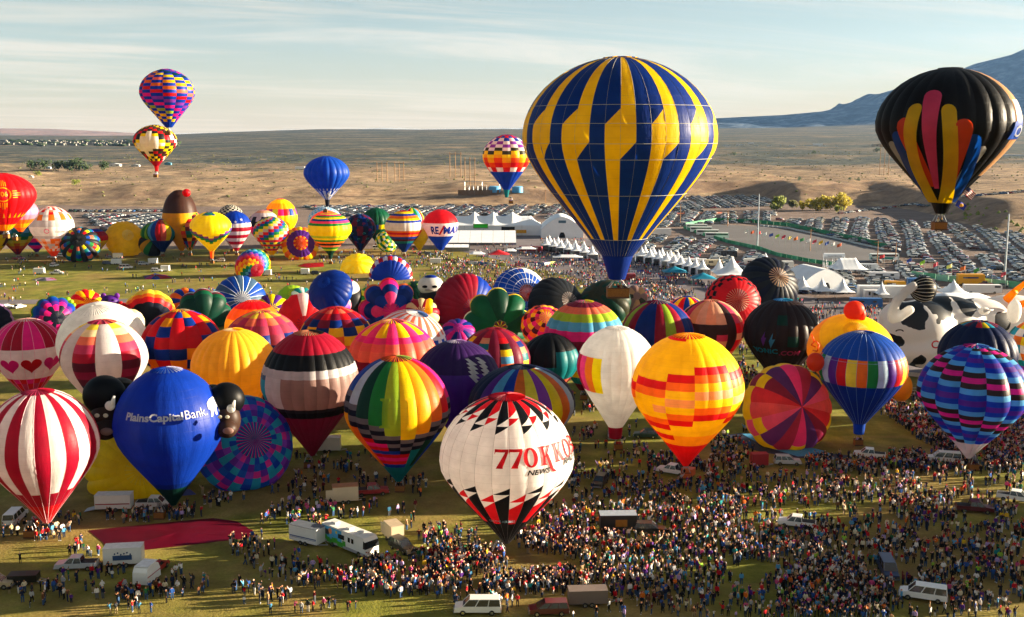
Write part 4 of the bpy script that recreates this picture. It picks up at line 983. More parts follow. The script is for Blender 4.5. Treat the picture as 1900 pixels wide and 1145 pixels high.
for i in range(7):
    t0, t1 = pi*i/7, pi*(i+1)/7; b.tube(P(1669+7*cos(t0), 615-3*sin(t0), cD-19)-cb, P(1669+7*cos(t1), 615-3*sin(t1), cD-19)-cb, 1.1*k, n=5)
b.build('eyelid', FM('black'), cow)
ft = flat_text('lettering', 'CR', 2.6, P(1741, 640, cD-16.5)-cb, 0, C['red'], cow, bold=.04)

upright('navy balloon with a few coloured blocks round its crown, in front of the cow', 1814, 141, 593, n=16, rows=10, bulge=.06, nu=6, color=lambda g, r: 'navy' if r < 9 else ['red', 'yellow', 'aqua', 'maroon', 'navy'][g % 5], vent=['navy', 'coral', 'ink', 'blue'], group=DOM, vent_v=.94)
upright('white balloon with rainbow diamonds cut by the right edge of the picture', 1926, 110, 590, n=16, rows=10, bulge=.03, color=lambda g, r: ['white', 'aqua', 'orange', 'white', 'yellow', 'royal', 'white', 'violet', 'teal'][(g*2+r) % 9], vent=['teal', 'white'], group=DOM)

# ================= left side, middle
upright('tall plain white balloon with a ribbed crown, at the back left', 178, 166, 558, n=24, rows=4, bulge=.004, color=cyc('white'), vent=['white', 'white', 'lgrey', 'white'], vent_v=.88, group=DOM, D=228, lean=(-1.0, -6))
lying('rainbow scalloped dome of green, blue and magenta left of the white balloon', 100, 592, 78, 50, (110, 590), 620, n=12, rows=[.35, .5, .56, .61, .67, .73, .8, .93], bulge=.10, color=lambda g, r: ['orange', 'yellow', 'green', 'blue', 'royal', 'purple', 'hot', 'ink'][min(7, r+(g % 2 if r > 3 else 0))], vent=['ink'], group=MP)
lying('orange, white and dark dome at the very left edge', -12, 596, 64, 52, (-20, 600), 622, n=12, rows=[.35, .52, .6, .93], bulge=.06, color=lambda g, r: ['salmon', 'lilac', 'ink', 'ink'][min(3, r)], vent=['ink'], group=MP)
b = MB(); c = G(128, 592); z_ = P(126, 556, c.y).z
for i, (x, y, r) in enumerate(((118, 572, 4.5), (121, 562, 4.5), (126, 556, 5), (132, 560, 4.5), (137, 566, 4))): b.ico(P(x, y, c.y)-c, r*pxm(c.y), 0, 3)
b.tube(Vector((0, 0, 0)), P(120, 572, c.y)-c, 2.0, 1.6, 10); o = b.build('inflatable_tail', FM('lime'), None, c, True); tag(o, 'small curved lime green inflatable behind the tall white balloon', 'inflatable', 'inflatable odds and ends')
c = G(203, 585); o = empty('cat_balloon', c); tag(o, 'purple cat head balloon peeking over the tall white one', 'shaped balloon', 'animal shaped balloons'); kq = pxm(c.y)
b = MB(); b.ico(P(204, 560, c.y)-c, 15*kq, 0, 4, (1.1, 1, .85)); b.tube((0, 0, 0), P(204, 566, c.y)-c, 12*kq, 12*kq, 16); hd = b.build('head', FM('purple'), o, smooth=True)
for x in (192, 217):
    b = MB(); b.ico(P(x, 549, c.y)-c, 5*kq, 0, 3, (1, .7, 1.1)); b.build('ear', FM('violet'), hd, smooth=True)
for x in (198, 209):
    b = MB(); b.ico(P(x, 557, c.y-3.4)-c, 1.6*kq, 0, 2, (2, .5, 1)); b.build('eye', FM('ink'), hd, smooth=True)
b = MB(); b.ico(P(212, 565, c.y-3.0)-c, 6*kq, 0, 3, (1, .6, .7)); b.build('muzzle', FM('lilac'), hd, smooth=True)
lying('black dome rimmed with red and orange scallops behind the tall white balloon', 278, 576, 82, 60, (276, 600), 606, n=12, rows=[.35, .52, .58, .66, .93], bulge=.07, color=lambda g, r: ['lyel', 'orange', 'red', 'ink', 'ink'][min(4, r)], vent=['ink'], group=MP)
lying('cream coloured figure balloon lying between the white and the red ones', 243, 597, 46, 46, (250, 586), 625, n=12, rows=3, bulge=.02, color=cyc('bone', 'cream'), vent=['cream'], group=MP)
b = MB(); c = G(240, 612)
for x, y, r in ((224, 563, 4), (230, 566, 4.5), (236, 570, 4.5), (241, 575, 4.5), (244, 580, 4)): b.ico(P(x, y, c.y)-c, r*pxm(c.y), 0, 3)
b.tube((0, 0, 0), P(241, 577, c.y)-c, 1.6, n=10); o = b.build('inflatable_hat', FM('red'), None, c, True); tag(o, 'small bright red inflatable hat beside the black scalloped dome', 'inflatable', 'inflatable odds and ends')
b = MB(); b.ico(P(233, 578, c.y-6)-c, 4.5*pxm(c.y), 0, 3, (1.2, 1, .8)); b.tube((0, -4, 0), P(232, 582, c.y-6)-c, 1.4, n=10); o = b.build('inflatable_beak', FM('yellow'), None, c+Vector((0, -.5, 0)), True); tag(o, 'small yellow inflatable beak just below the red inflatable hat', 'inflatable', 'inflatable odds and ends')
lying('dark green lobed dome with maroon and white rim behind the red blocked balloon', 377, 580, 90, 62, (380, 600), 612, n=8, rows=[.35, .48, .53, .6, .93], bulge=.16, color=lambda g, r: ['lgrey', 'maroon', 'dgreen', 'forest', 'forest'][min(4, r)], vent=['forest', 'teal'], group=MP, nu=8)
upright('orange, red and yellow rimmed dome behind the blue and tan checkered one', 470, 108, 556, n=14, rows=7, bulge=.05, color=lambda g, r: ['red', 'orange', 'yellow', 'orange', 'yellow', 'orange', 'red'][r], vent=['crimson', 'coral'], group=DOM, D=262)
f6c = ['wine', 'beige', 'maroon', 'coral', 'lyel', 'deep', 'lyel', 'deep', 'maroon']
upright('tan, yellow and blue checkered balloon behind the plain yellow one', 487, 150, 575, n=14, rows=11, bulge=.05, nu=5, color=lambda g, r: ['wine', 'beige', 'maroon', 'coral', 'rose', 'tan', 'lyel', 'deep', 'mauve', 'rose', 'coral', 'lyel'][min(11, r+(1 if g % 2 else 0))], vent=['rose', 'coral', 'lyel'], group=DOM)
lying('crimson dome with a white wedge behind the blue, yellow and orange one', 563, 588, 84, 64, (565, 600), 620, n=14, rows=[.35, .55, .7, .93], bulge=.03, color=lambda g, r: 'red' if g % 7 else 'white', vent=['crimson', 'red'], group=MP)
upright('orange, yellow, blue and red banded balloon in the middle of the pack', 624, 142, 568, n=14, rows=12, bulge=.05, nu=5, color=lambda g, r: ['deep', 'wine', 'maroon', 'red', 'maroon', 'red', 'red', 'orange', 'yellow', 'deep', 'maroon', 'red', 'coral'][min(12, r+(1 if g % 2 else 0))], vent=['red', 'coral', 'crimson'], group=DOM)
upright('orange balloon with a toothed white ring and a deep blue lower half', 776, 144, 571, n=32, rows=RP(640, 634, 628, 622, 582, 578), bulge=.012, nu=3, spin=-.0, lean=(5, -2), color=lambda g, r: ['blue', 'blue', (('blue', 'white')[g % 2]), 'white', ('white', 'coral')[g % 2], 'coral', ('white', 'coral')[g % 2], 'steel'][min(7, r)], vent=['steel', 'lgrey', 'deep', 'white'], group=DOM, tapes=None, vent_v=.91)
hb = upright('pink balloon with a white band of red and magenta hearts', 52, 134, 590, n=20, rows=RP(712, 704, 650), bulge=.015, color=lambda g, r: [('red', 'rose')[g % 2], 'red' if g % 2 else 'hot', 'white', ('hot', 'crimson')[(g//2) % 2]][min(3, r)],
    vent=['white', 'coral'], vent_v=.915, group=DOM, tapes=('#f7b8cc', (), .035))
hh = []
for i in range(28):
    t = 2*pi*i/28; hh.append((16*sin(t)**3/16*2.05, (13*cos(t)-5*cos(2*t)-2*cos(3*t)-cos(4*t))/16*2.05))
for i, ph in enumerate((-1.16, -.55, .06, .68, 1.3)):
    lay_on(hb, poly_bm([hh]), ph, hb.vy(679), 'red' if i % 2 == 0 else 'hot', 'heart_emblem', .08)
wc = ['wine', 'maroon', 'ink', 'wine', 'maroon', 'crimson', 'rose', 'coral', 'cream', 'lyel']
upright('white balloon with wide gores banded in yellow, orange, pink and maroon', 193, 158, 592, 745, base=790, n=10, rows=13, bulge=.05, nu=7, spin=.1, color=lambda g, r: 'lgrey' if g % 2 == 0 else ['red', 'red', 'rose', 'maroon', 'ink', 'wine', 'maroon', 'wine', 'crimson', 'rose', 'coral', 'cream', 'lyel'][r], vent=['maroon', 'rose', 'coral', 'maroon'], group=DOM, vent_v=.90, vent_bump=.2)
upright('red balloon with yellow and blue blocks behind the plain blue lettered one', 337, 150, 573, n=14, rows=10, bulge=.05, nu=6, spin=-.1,
    color=lambda g, r: [['amber', 'amber', 'red', 'red', 'amber', 'deep', 'red', 'red', 'red', 'royal'], ['red', 'red', 'red', 'amber', 'deep', 'amber', 'red', 'red', 'deep', 'amber'], ['red', 'red', 'red', 'deep', 'amber', 'deep', 'royal', 'red', 'red', 'red'], ['red', 'deep', 'red', 'red', 'red', 'royal', 'red', 'royal', 'amber', 'red']][g % 4][r], vent=['yellow', 'royal', 'red'], group=DOM)
ye = upright('plain golden yellow balloon behind the dark red and brown one', 435, 160, 608, n=24, rows=4, bulge=.025, nu=5, color=cyc('honey'), vent=['gold', 'cream', 'amber', 'cream'], group=DOM)
upright('yellow topped balloon with pink and coral bands in the middle of the pack', 729, 168, 591, n=16, rows=RP(690, 676, 655, 640, 628), bulge=.05, nu=6, color=lambda g, r: ['wine', 'maroon', 'coral', 'salmon', ('hot', 'pink')[g % 2], 'yellow' if g % 2 else 'pink', 'yellow'][min(6, r)], vent=['coral', 'lpink', 'deep', 'yellow'], vent_v=.91, group=DOM, vent_bump=.2)
pu = upright('purple balloon with white slanted bars on its right side', 848, 162, 630, n=24, rows=9, bulge=.02, nu=5, color=lambda g, r: 'dpurple' if r > 5 else 'purple', vent=['purple', 'lilac', 'white'], group=DOM)
for i in range(5):
    for j in range(2):
        lay_on(pu, poly_bm([[(-1.0, .8), (-.2, .8), (1.1, -.7), (.3, -.7)]]), .40+j*.36, pu.vy(674+i*8), 'white', 'white_bar', .08)
def rdc(g, r):
    if g % 2 == 0: return 'maroon' if r > 5 else 'crimson'
    return [['deep', 'orange', 'sky', 'yellow', 'black', 'red', 'royal', 'lyel', 'teal', 'tan'][(r+g*3) % 10], 'crimson'][0 if 2 < r < 13 else 1]
upright('crimson balloon with gores of small diagonal rainbow blocks', 917, 136, 607, n=16, rows=15, bulge=.03, nu=4, color=rdc, vent=['crimson', 'maroon'], group=DOM)
def bkt(g, r):
    if r >= 6: return 'black' if g < 1 or r > 7 else 'teal'
    if r >= 4: return 'black' if g < 0 else 'teal'
    return ['teal', 'coral', 'crimson', 'pink'][(g+r) % 4] if g > 0 else 'black'
upright('black balloon with teal, pink and red stepped blocks low on its right', 1021, 110, 618, n=14, rows=11, bulge=.04, nu=5, color=bkt, vent=['black', 'ink'], group=DOM)

# ================= front row
upright('dark red balloon with black rings and a brown waist, tapering to a long crimson cone', 575, 183, 611, 838, base=868, n=24, rows=RP(778, 768, 762, 715, 706, 690, 660), bulge=.02, nu=5,
    color=lambda g, r: ['maroon', 'black', 'char', 'taupe' if g > -3 or g < -6 else ('aqua' if g < -4 else 'lgrey'), 'taupe' if g > -3 or g < -6 else ('steel' if g < -4 else 'lgrey'), 'silver', 'black', 'crimson', 'mauve'][min(8, r)], vent=['black', 'tan', 'black', 'coral'], vent_v=.915, group=FRONT, basket=(573, 868), rm=.05, hw=.58)
rb = ['steel', 'maroon', 'royal', 'sky', 'forest', 'green', 'lime', 'yellow', 'amber', 'orange', 'red', 'pink']
def rain(g, r):
    top = {-1: 'green', -2: 'forest', -3: 'pale', -4: 'blue', -5: 'royal', -6: 'maroon', 0: 'lime', 1: 'yellow', 2: 'amber', 3: 'orange', 4: 'red', 5: 'hot', 6: 'wine'}.get(g, 'royal')
    start = {1: 3.5, 0: 5, 2: 5, -1: 6.5, 3: 6.5, -2: 8, 4: 8, -3: 9.5, 5: 9.5}.get(g, 11.5)
    if r >= start+4: return top
    if r >= start: return 'ink' if (int(r-start)+0) % 2 == 0 else 'gray'
    if g in (-6, -5, -4, -3, 5, 6, 7): return {-6: 'yellow', -5: 'yellow', -4: 'amber', -3: 'orange'}.get(g, 'lime')
    return ['royal', 'red', 'hot', 'red'][int(r) % 4] if g < 2 else ['forest', 'royal', 'teal'][g % 3]
hbn = upright('rainbow gored balloon with a grey and navy checkered lower band', 737, 200, 659, 893, base=912, n=20, rows=RB(868, 24), bulge=.02, nu=5, spin=-.1, rm=.05, hw=.58, color=up1('teal', rain), vent=['lime', 'red', 'navy', 'orange', 'sky'], group=FRONT, basket=(742, 914), vent_v=.915)
# tie-off patches seen through the cloth
for nm, E_, xs, y in (('shadow_band', hbn, (714, 763), 768),):
    for sgn, x in zip((1, -1), xs):
        pts_ = [(-.9, 2.4), (.9, 2.4), (.9, 2.1), (.45, 1.9), (.45, -1.9), (.9, -2.1), (.9, -2.4), (-.9, -2.4), (-.9, -2.1), (-.45, -1.9), (-.45, 1.9), (-.9, 2.1)]
        lay_on(E_, poly_bm([pts_]), E_.px(x, y), E_.vy(y), 'lime' if sgn > 0 else 'gold', 'column_emblem', .05)
upright('navy balloon with purple, blue, orange, yellow and pink gores', 968, 202, 676, 850, D=186, n=24, rows=6, bulge=.02, nu=5, spin=-.05, color=lambda g, r: {-1: 'royal', -2: 'sky', -3: 'purple', 0: 'orange', 1: 'lyel', 2: 'violet', 3: 'yellow', 4: 'orange', 5: 'pale', 6: 'navy'}.get(g, 'navy'), vent=['navy', 'black', 'slate'], vent_v=.91, group=FRONT, basket=(968, 880), tapes=None)
wr = upright('white balloon with a panel of rainbow stripes on its left side and a red skirt', 1144, 150, 604, 791, base=834, n=24, rows=RP(733, 668), bulge=.012, nu=5, spin=.0, rm=.19, color=lambda g, r: 'white' if r != 1 or g > -2 or g < -8 else {-2: 'yellow', -3: 'orange', -4: 'pink', -5: 'crimson', -6: 'purple', -7: 'deep', -8: 'teal'}[g], vent=['white', 'white', 'lgrey', 'white'], vent_v=.91, group=FRONT, skirt='crimson', drop=1.9, rbot=1.2, basket=(1147, 834))
def yo_(g, r):
    if r < 2: return 'red' if g < -1 and r == 1 else 'amber'
    o_ = -1 if g < -4 else (0 if g < -1 else (1 if g < 1 else (2 if g < 4 else 1)))
    k = r-o_
    seq = {2: 'yellow', 3: 'red', 4: 'orange', 5: 'yellow', 6: 'peach', 7: 'yellow', 8: 'orange', 9: 'red'}
    if k in seq and not (k == 6 and g < -2): return seq[k]
    return 'red' if r >= 16 and g < 0 else 'yellow'
upright('bright yellow balloon with red and orange stepped blocks round its waist', 1276, 211, 617, 856, base=888, n=24, rows=RB(828, 17), bulge=.012, nu=5, spin=0, rm=.05, hw=.58, color=up1('red', yo_), vent=['yellow', 'red'], vent_v=.915, group=FRONT, basket=(1272, 889), bm=solid('#c0521a', .7, 0, 12, .3))
PKC = ['#ff3c98', '#5a2a80', '#8c2048', '#e02c40', '#f0586c', '#ff5ca0', '#6a3090', '#b42c58']
pk = lying('pink, red and purple striped balloon lying crown forward on a blue ground cloth', 1460, 759, 173, 154, (1497, 752), 836, n=16, rows=[.3, .52, .60, .68, .88], bulge=.018, nu=5, color=lambda g, r: 'yellow' if r == 0 or (r == 1 and g % 3) or (r == 2 and g % 3 == 0) else PKC[g % 8], vent=lambda i, j: PKC[((i+2)//4) % 8], vent_v=.88, group='balloons still lying or half inflated on the field', v0=.3)
upright('deep blue balloon with a waist of narrow rainbow stripes', 1600, 164, 613, 785, base=826, n=26, rows=RP(720, 670), bulge=.015, nu=4, rm=.14, color=lambda g, r: ['deep', ['orange', 'green', 'pale', 'purple', 'red', 'lyel'][g % 6], 'blue'][min(2, r)], vent=['deep', 'blue', 'white'], group=FRONT, skirt='blue', drop=1.5, rbot=1.0, basket=(1592, 828), tapes=('#7da3d6', (.62,), .025))
sp_ = ['sky', 'royal', 'purple', 'royal', 'sky', 'dbrown', 'hot', 'dbrown']
upright('fat gored balloon of blue, purple, magenta and brown spiral bands with a white mouth', 1806, 197, 638, 850, base=872, n=12, rows=RB(824, 22), bulge=.11, nu=9, spin=0, rm=.04, hw=.58, color=up1('bone', lambda g, r: sp_[(r+g) % 8]), vent=['royal', 'hot', 'sky', 'ink'], vent_v=.93, group=FRONT, basket=(1806, 873), vent_bump=.25)
upright('red and white vertically striped balloon at the left edge with a crimson cone', 76, 208, 721, 968, base=997, n=24, rows=RP(940, 918), bulge=.01, nu=5, spin=.0, hw=.58, color=lambda g, r: 'red' if r == 0 else ('crimson' if r == 1 or g % 2 == 0 else 'white'), vent=['crimson', 'rose', 'crimson', 'maroon'], vent_v=.92, group=FRONT, basket=(57, 997), tapes=('#e8c0c8', (), .02), rm=.06)
pc = upright('royal blue balloon with white lettering and a bison head on each side', 313, 203, 680, 937, base=962, n=24, rows=RP(908, 900), bulge=.006, nu=5, rm=.05, hw=.58, color=bands('forest', 'deep', 'royal'), vent=['royal', 'blue', 'white', 'royal'], vent_v=.92, group=FRONT, basket=(297, 962))
def bisonhead(sgn, cx_, cy_, k_):
    base = pc.root.location; D = pc.D+2; kk = pxm(pc.D)*k_
    def L_(x, y, dd=0): return P(cx_+x*k_, cy_+y*k_, D+dd)-base
    b = MB(); b.ico(L_(0, -22), 40*kk, 0, 4, (1.0, .9, .95)); b.ico(L_(-sgn*30, -26, 3), 33*kk, 0, 4, (1, .9, .9))
    h = b.build('bison_head', FM('black'), pc.root, smooth=True)
    b = MB(); b.ico(L_(3, 22, -1), 33*kk, 0, 4, (.85, .9, 1.15)); b.ico(L_(2, 42, -3), 22*kk, 0, 4, (1, 1, .9)); b.build('bison_face', FM('#4a342a'), h, smooth=True)
    b = MB(); b.ico(L_(10, -2, -8), 9*kk, 0, 3, (1, .7, 1)); b.tube(L_(14, -4, -8), L_(18, -20, -8), 5*kk, 2*kk, 10); b.build('horn', FM('white'), h, smooth=True)
    for x in (-14, 2):
        b = MB(); b.ico(L_(x, 16, -8.2*k_), 4*kk, 0, 2, (1.2, .6, 1)); e = b.build('eye', FM('bone'), h, smooth=True)
    b = MB(); b.ico(L_(4, 46, -7), 9*kk, 0, 3, (1.3, .7, .8)); b.build('muzzle', FM('taupe'), h, smooth=True)
bisonhead(-1, 194, 755, 1.0); bisonhead(1, 420, 760, .86)
put_text(pc, 'PlainsCapital', 235, 340, 777, 19, 'white', 0, .035)
put_text(pc, 'Bank.', 343, 383, 774, 16, 'white', 0, .0)
lay_on(pc, poly_bm([[(-1.8, -.2), (-1.6, .7), (-.6, 1.2), (.6, 1.3), (1.6, .9), (2.0, 0.0), (1.7, -.9), (1.3, -.4), (1.25, -1.5), (.85, -1.5), (.8, -.4), (.2, -.5), (.0, -1.5), (-.4, -1.5), (-.6, -.5), (-1.2, -1.5), (-1.6, -1.5), (-1.3, -.4)]]), pc.px(398, 772), pc.vy(770), 'white', 'bison_emblem', .07)
lying('blue and purple pixel patterned balloon lying crown forward behind the blue lettered one', 452, 825, 188, 176, (480, 815), 912, n=28, rows=11, bulge=.008, nu=4, color=lambda g, r: ['#30b8d8', '#a04cd8', '#1a50d0', '#f83cb0', '#30b8d8', '#7a34c0', '#2068d8'][(g*2+r*3+(g*r) % 2) % 7], vent=['royal', 'aqua', 'hot', 'violet'], vent_v=.88, group='balloons still lying or half inflated on the field', tapes=None, v0=.3)
lying('bright yellow balloon lying behind the white trailer, under the blue lettered one', 257, 868, 190, 108, (262, 872), 924, n=20, rows=6, bulge=.05, nu=6, color=cyc('yellow'), vent=['yellow', 'lyel', 'yellow'], vent_v=.9, group='balloons still lying or half inflated on the field')
def kk_(g, r):
    A = g % 2 == 0; c = 'black' if A else 'red'
    if r == 0: return 'black'
    if r == 1: return c
    if r == 2: return c if A else (1, c, 'white')
    if r == 3: return (1, c, 'white')
    if r == 4: return (1, c, 'white') if A else 'white'
    if r == 5: return 'white'
    if r == 6: return (1, 'white', c) if A else 'white'
    if r == 7: return (1, 'white', c)
    if r == 8: return c if A else (1, 'white', c)
    return c
kb_ = upright('white balloon with black and red saw tooth triangles and large red lettering at the front', 940, 254, 730, 1008, base=1034, n=24, rows=RP(973, 946, 933, 919, 907, 808, 792, 777, 762), bulge=.01, nu=6, spin=-.084, color=kk_, vent=['red', 'crimson', 'red', 'maroon'], vent_v=.92, group=FRONT, basket=(925, 1036), vent_bump=.3, hw=.57, rm=.035, tapes=('#8a8684', (), .014), bw=1.9)
def ring(rx, ry, ix, iy, cx_=.5, cy_=.5, n_=20):
    return [[(cx_+rx*cos(a), cy_+ry*sin(a)), (cx_+rx*cos(b), cy_+ry*sin(b)), (cx_+ix*cos(b), cy_+iy*sin(b)), (cx_+ix*cos(a), cy_+iy*sin(a))] for a, b in [(2*pi*i/n_, 2*pi*(i+1)/n_) for i in range(n_)]]
SEVEN = [[(0, 1), (.98, 1), (.98, .86), (.80, .84), (.08, .84), (.0, .72)], [(.98, .86), (.60, .10), (.60, 0), (.14, 0), (.2, .1), (.74, .84)]]
KAY = [[(0, 1), (.45, 1), (.45, .93), (.36, .90), (.36, .08), (.45, .06), (.45, 0), (0, 0), (0, .06), (.09, .08), (.09, .92), (0, .94)], [(.36, .45), (.74, .92), (.6, .94), (.6, 1), (.98, 1), (.98, .95), (.88, .92), (.55, .55), (.36, .38)]]
KLEG = [[(.42, .5), (.62, .58), (.86, .1), (1.0, .05), (1.0, 0), (.62, 0), (.66, .08)]]
KTAIL = [[(.42, .5), (.62, .58), (.80, .1), (.92, -.25), (1.15, -.38), (1.15, -.46), (.85, -.42), (.62, -.15), (.52, .2)]]
BEE = [KAY[0]]+[q for cy_, ry in ((.76, .24), (.26, .26)) for q in [[(.3+.55*cos(a), cy_+ry*sin(a)), (.3+.55*cos(b), cy_+ry*sin(b)), (.3+.30*cos(b), cy_+(ry-.09)*sin(b)), (.3+.30*cos(a), cy_+(ry-.09)*sin(a))] for a, b in [(-pi/2+pi*i/8, -pi/2+pi*(i+1)/8) for i in range(8)]]]
letters = [(SEVEN, 0.0), (SEVEN, 1.0), (ring(.52, .52, .22, .42), 2.02), (KAY+KTAIL, 3.25), (KAY+KLEG, 4.45), (ring(.52, .52, .24, .42), 5.6), (BEE, 6.75)]
hgt = 34*pxm(kb_.D); wl_ = .219*kb_.rz(kb_.vy(852))[0]
for pl, x0 in letters:
    lay_on(kb_, poly_bm([[((x+x0)*wl_, (y-.5)*hgt) for x, y in p] for p in pl]), kb_.px(917, 852), kb_.vy(852), 'red', 'lettering', .09)
put_text(kb_, 'NEWS', 978, 1021, 880, 9.5, 'black', .3, .03, .1)
lay_on(kb_, text_bm('RADIO', 1.25, shear=.3, bold=.03, wx=1.5), kb_.px(1041, 874)+.34, kb_.vy(874), 'black', 'lettering', .1)
put_text(kb_, 'ON THE AIR 2022', 909, 955, 966, 8, '#b8ecff', 0, .015, .2)

# ================= unseen balloons added east of the picture: these shade the front field
ocs = [(a, b) for a, b in zip(['crimson', 'royal', 'purple', 'teal', 'red', 'navy', 'green', 'pink', 'maroon', 'violet', 'black', 'orange', 'yellow', 'white', 'blue', 'lime', 'amber', 'brown'], ['white', 'yellow', 'orange', 'white', 'amber', 'aqua', 'gold', 'cream', 'tan', 'lime', 'silver', 'navy', 'purple', 'green', 'salmon', 'teal', 'maroon', 'beige'])]
for i, (x, y, r_) in enumerate(((128, 150, 9.5), (160, 172, 10), (140, 205, 9.5), (196, 158, 9.5), (118, 127, 9), (175, 226, 10), (214, 196, 9.5), (235, 160, 10), (170, 128, 9.5), (205, 244, 9.5), (250, 215, 10), (278, 178, 9.5), (232, 128, 9.5), (215, 282, 10), (262, 262, 9.5), (182, 262, 9), (300, 232, 10), (205, 106, 9.5))):
    ca_, cb_ = ocs[i]; c0, _ = proj((x, y, 15)); _, t0 = proj((x, y, 2.35+r_*2.25)); w_ = proj((x+r_, y, 15))[0]-proj((x-r_, y, 15))[0]
    upright('%s and %s striped balloon in the rows standing east of the picture' % (ca_, cb_), c0, w_, t0, None, D=y, n=12, rows=2, bulge=.02, nu=3, step=3, color=cyc(ca_, cb_), vent=[ca_], group='balloons standing east of the picture')

for a_ in (('low violet and pink dome bulging between the green lobed and the dark red balloons', 850, 622, 62, 50, (852, 606), ('violet', 'hot', 'deep')), ('small teal and white dome left of the penguin with the red cap', 560, 556, 44, 34, (566, 552), ('teal', 'white')),
        ('low yellow and red dome left of the cream figure balloon', 160, 566, 54, 40, (166, 562), ('gold', 'red')), ('blue and orange dome beyond the dark green lobed one', 345, 566, 60, 40, (350, 560), ('royal', 'orange')), ('purple and yellow dome right of the light blue lying balloon', 505, 578, 60, 44, (505, 572), ('purple', 'yellow')),
        ('crimson and cream dome right of the pink and orange flower shaped one', 782, 586, 62, 46, (780, 578), ('crimson', 'cream')), ('green and lemon dome behind the orange toothed balloon', 690, 560, 54, 44, (694, 554), ('green', 'lyel'))):
    lying(a_[0], a_[1], a_[2], a_[3], a_[4], a_[5], n=14, rows=4, bulge=.05, color=cyc(*a_[6]), vent=[a_[6][0], a_[6][1]], group=MP)
# ------------------------------------------------------------------ vehicles
PAINTS = {'white': '#dcdcd8', 'silver': '#a9adb1', 'grey': '#6a6e72', 'black': '#1a1b1e', 'dark blue': '#1b2c50', 'blue': '#2c5890', 'red': '#8e1a1c', 'dark red': '#501418', 'tan': '#a89878', 'green': '#24402e', 'yellow': '#e0a818', 'teal': '#1a7078'}
PROF = {  # side outline x (front +), z ; cabin from index range is glassed separately
    'sedan': dict(L=4.6, W=1.8, body=[(-2.3, .35), (-2.3, .85), (-1.7, .95), (1.0, .95), (2.2, .75), (2.3, .35)], cab=[(-1.75, .94), (-1.1, 1.42), (.35, 1.42), (1.15, .94)]),
    'suv': dict(L=4.8, W=1.9, body=[(-2.4, .4), (-2.4, 1.05), (.95, 1.08), (2.3, .95), (2.4, .4)], cab=[(-2.35, 1.04), (-2.1, 1.75), (.3, 1.75), (1.15, 1.06)]),
    'pickup': dict(L=5.7, W=2.0, body=[(-2.85, .5), (-2.85, 1.15), (-.75, 1.15), (1.35, 1.15), (2.75, 1.0), (2.85, .45)], cab=[(-.85, 1.14), (-.7, 1.85), (.75, 1.85), (1.5, 1.13)]),
    'van': dict(L=5.9, W=2.0, body=[(-2.95, .45), (-2.95, 1.2), (1.75, 1.2), (2.85, 1.0), (2.95, .45)], cab=[(-2.93, 1.19), (-2.8, 2.05), (1.0, 2.1), (1.85, 1.19)]),
    'minivan': dict(L=5.0, W=1.95, body=[(-2.5, .4), (-2.5, 1.05), (1.3, 1.05), (2.45, .85), (2.5, .4)], cab=[(-2.45, 1.04), (-2.25, 1.72), (.5, 1.75), (1.55, 1.04)])}
def bprism(mb, prof, W, mi=0, top_in=0.0, zsplit=None):
    """outline extruded across the width, narrowing upward"""
    n = len(prof); zs = [p[1] for p in prof]; z0, z1 = min(zs), max(zs)
    vs_ = []
    for s_ in (-1, 1):
        for x, z in prof: vs_.append((x, s_*(W/2-top_in*(z-z0)/max(.01, z1-z0)), z))
    fs_ = [(i, (i+1) % n, (i+1) % n+n, i+n) for i in range(n)]+[tuple(range(n-1, -1, -1)), tuple(range(n, 2*n))]
    mb.add(vs_, fs_, mi)
def wheel_mb(x, y, r=.36, w=.24):
    b = MB(); s_ = 1 if y > 0 else -1
    b.tube((x, y-s_*w/2, r), (x, y+s_*w/2, r), r, n=12); b.tube((x, y+s_*w/2, r), (x, y+s_*(w/2+.012), r), r*.55, n=10, mi=1)
    return b
def lerp2(a, b, t): return (a[0]+(b[0]-a[0])*t, a[1]+(b[1]-a[1])*t)
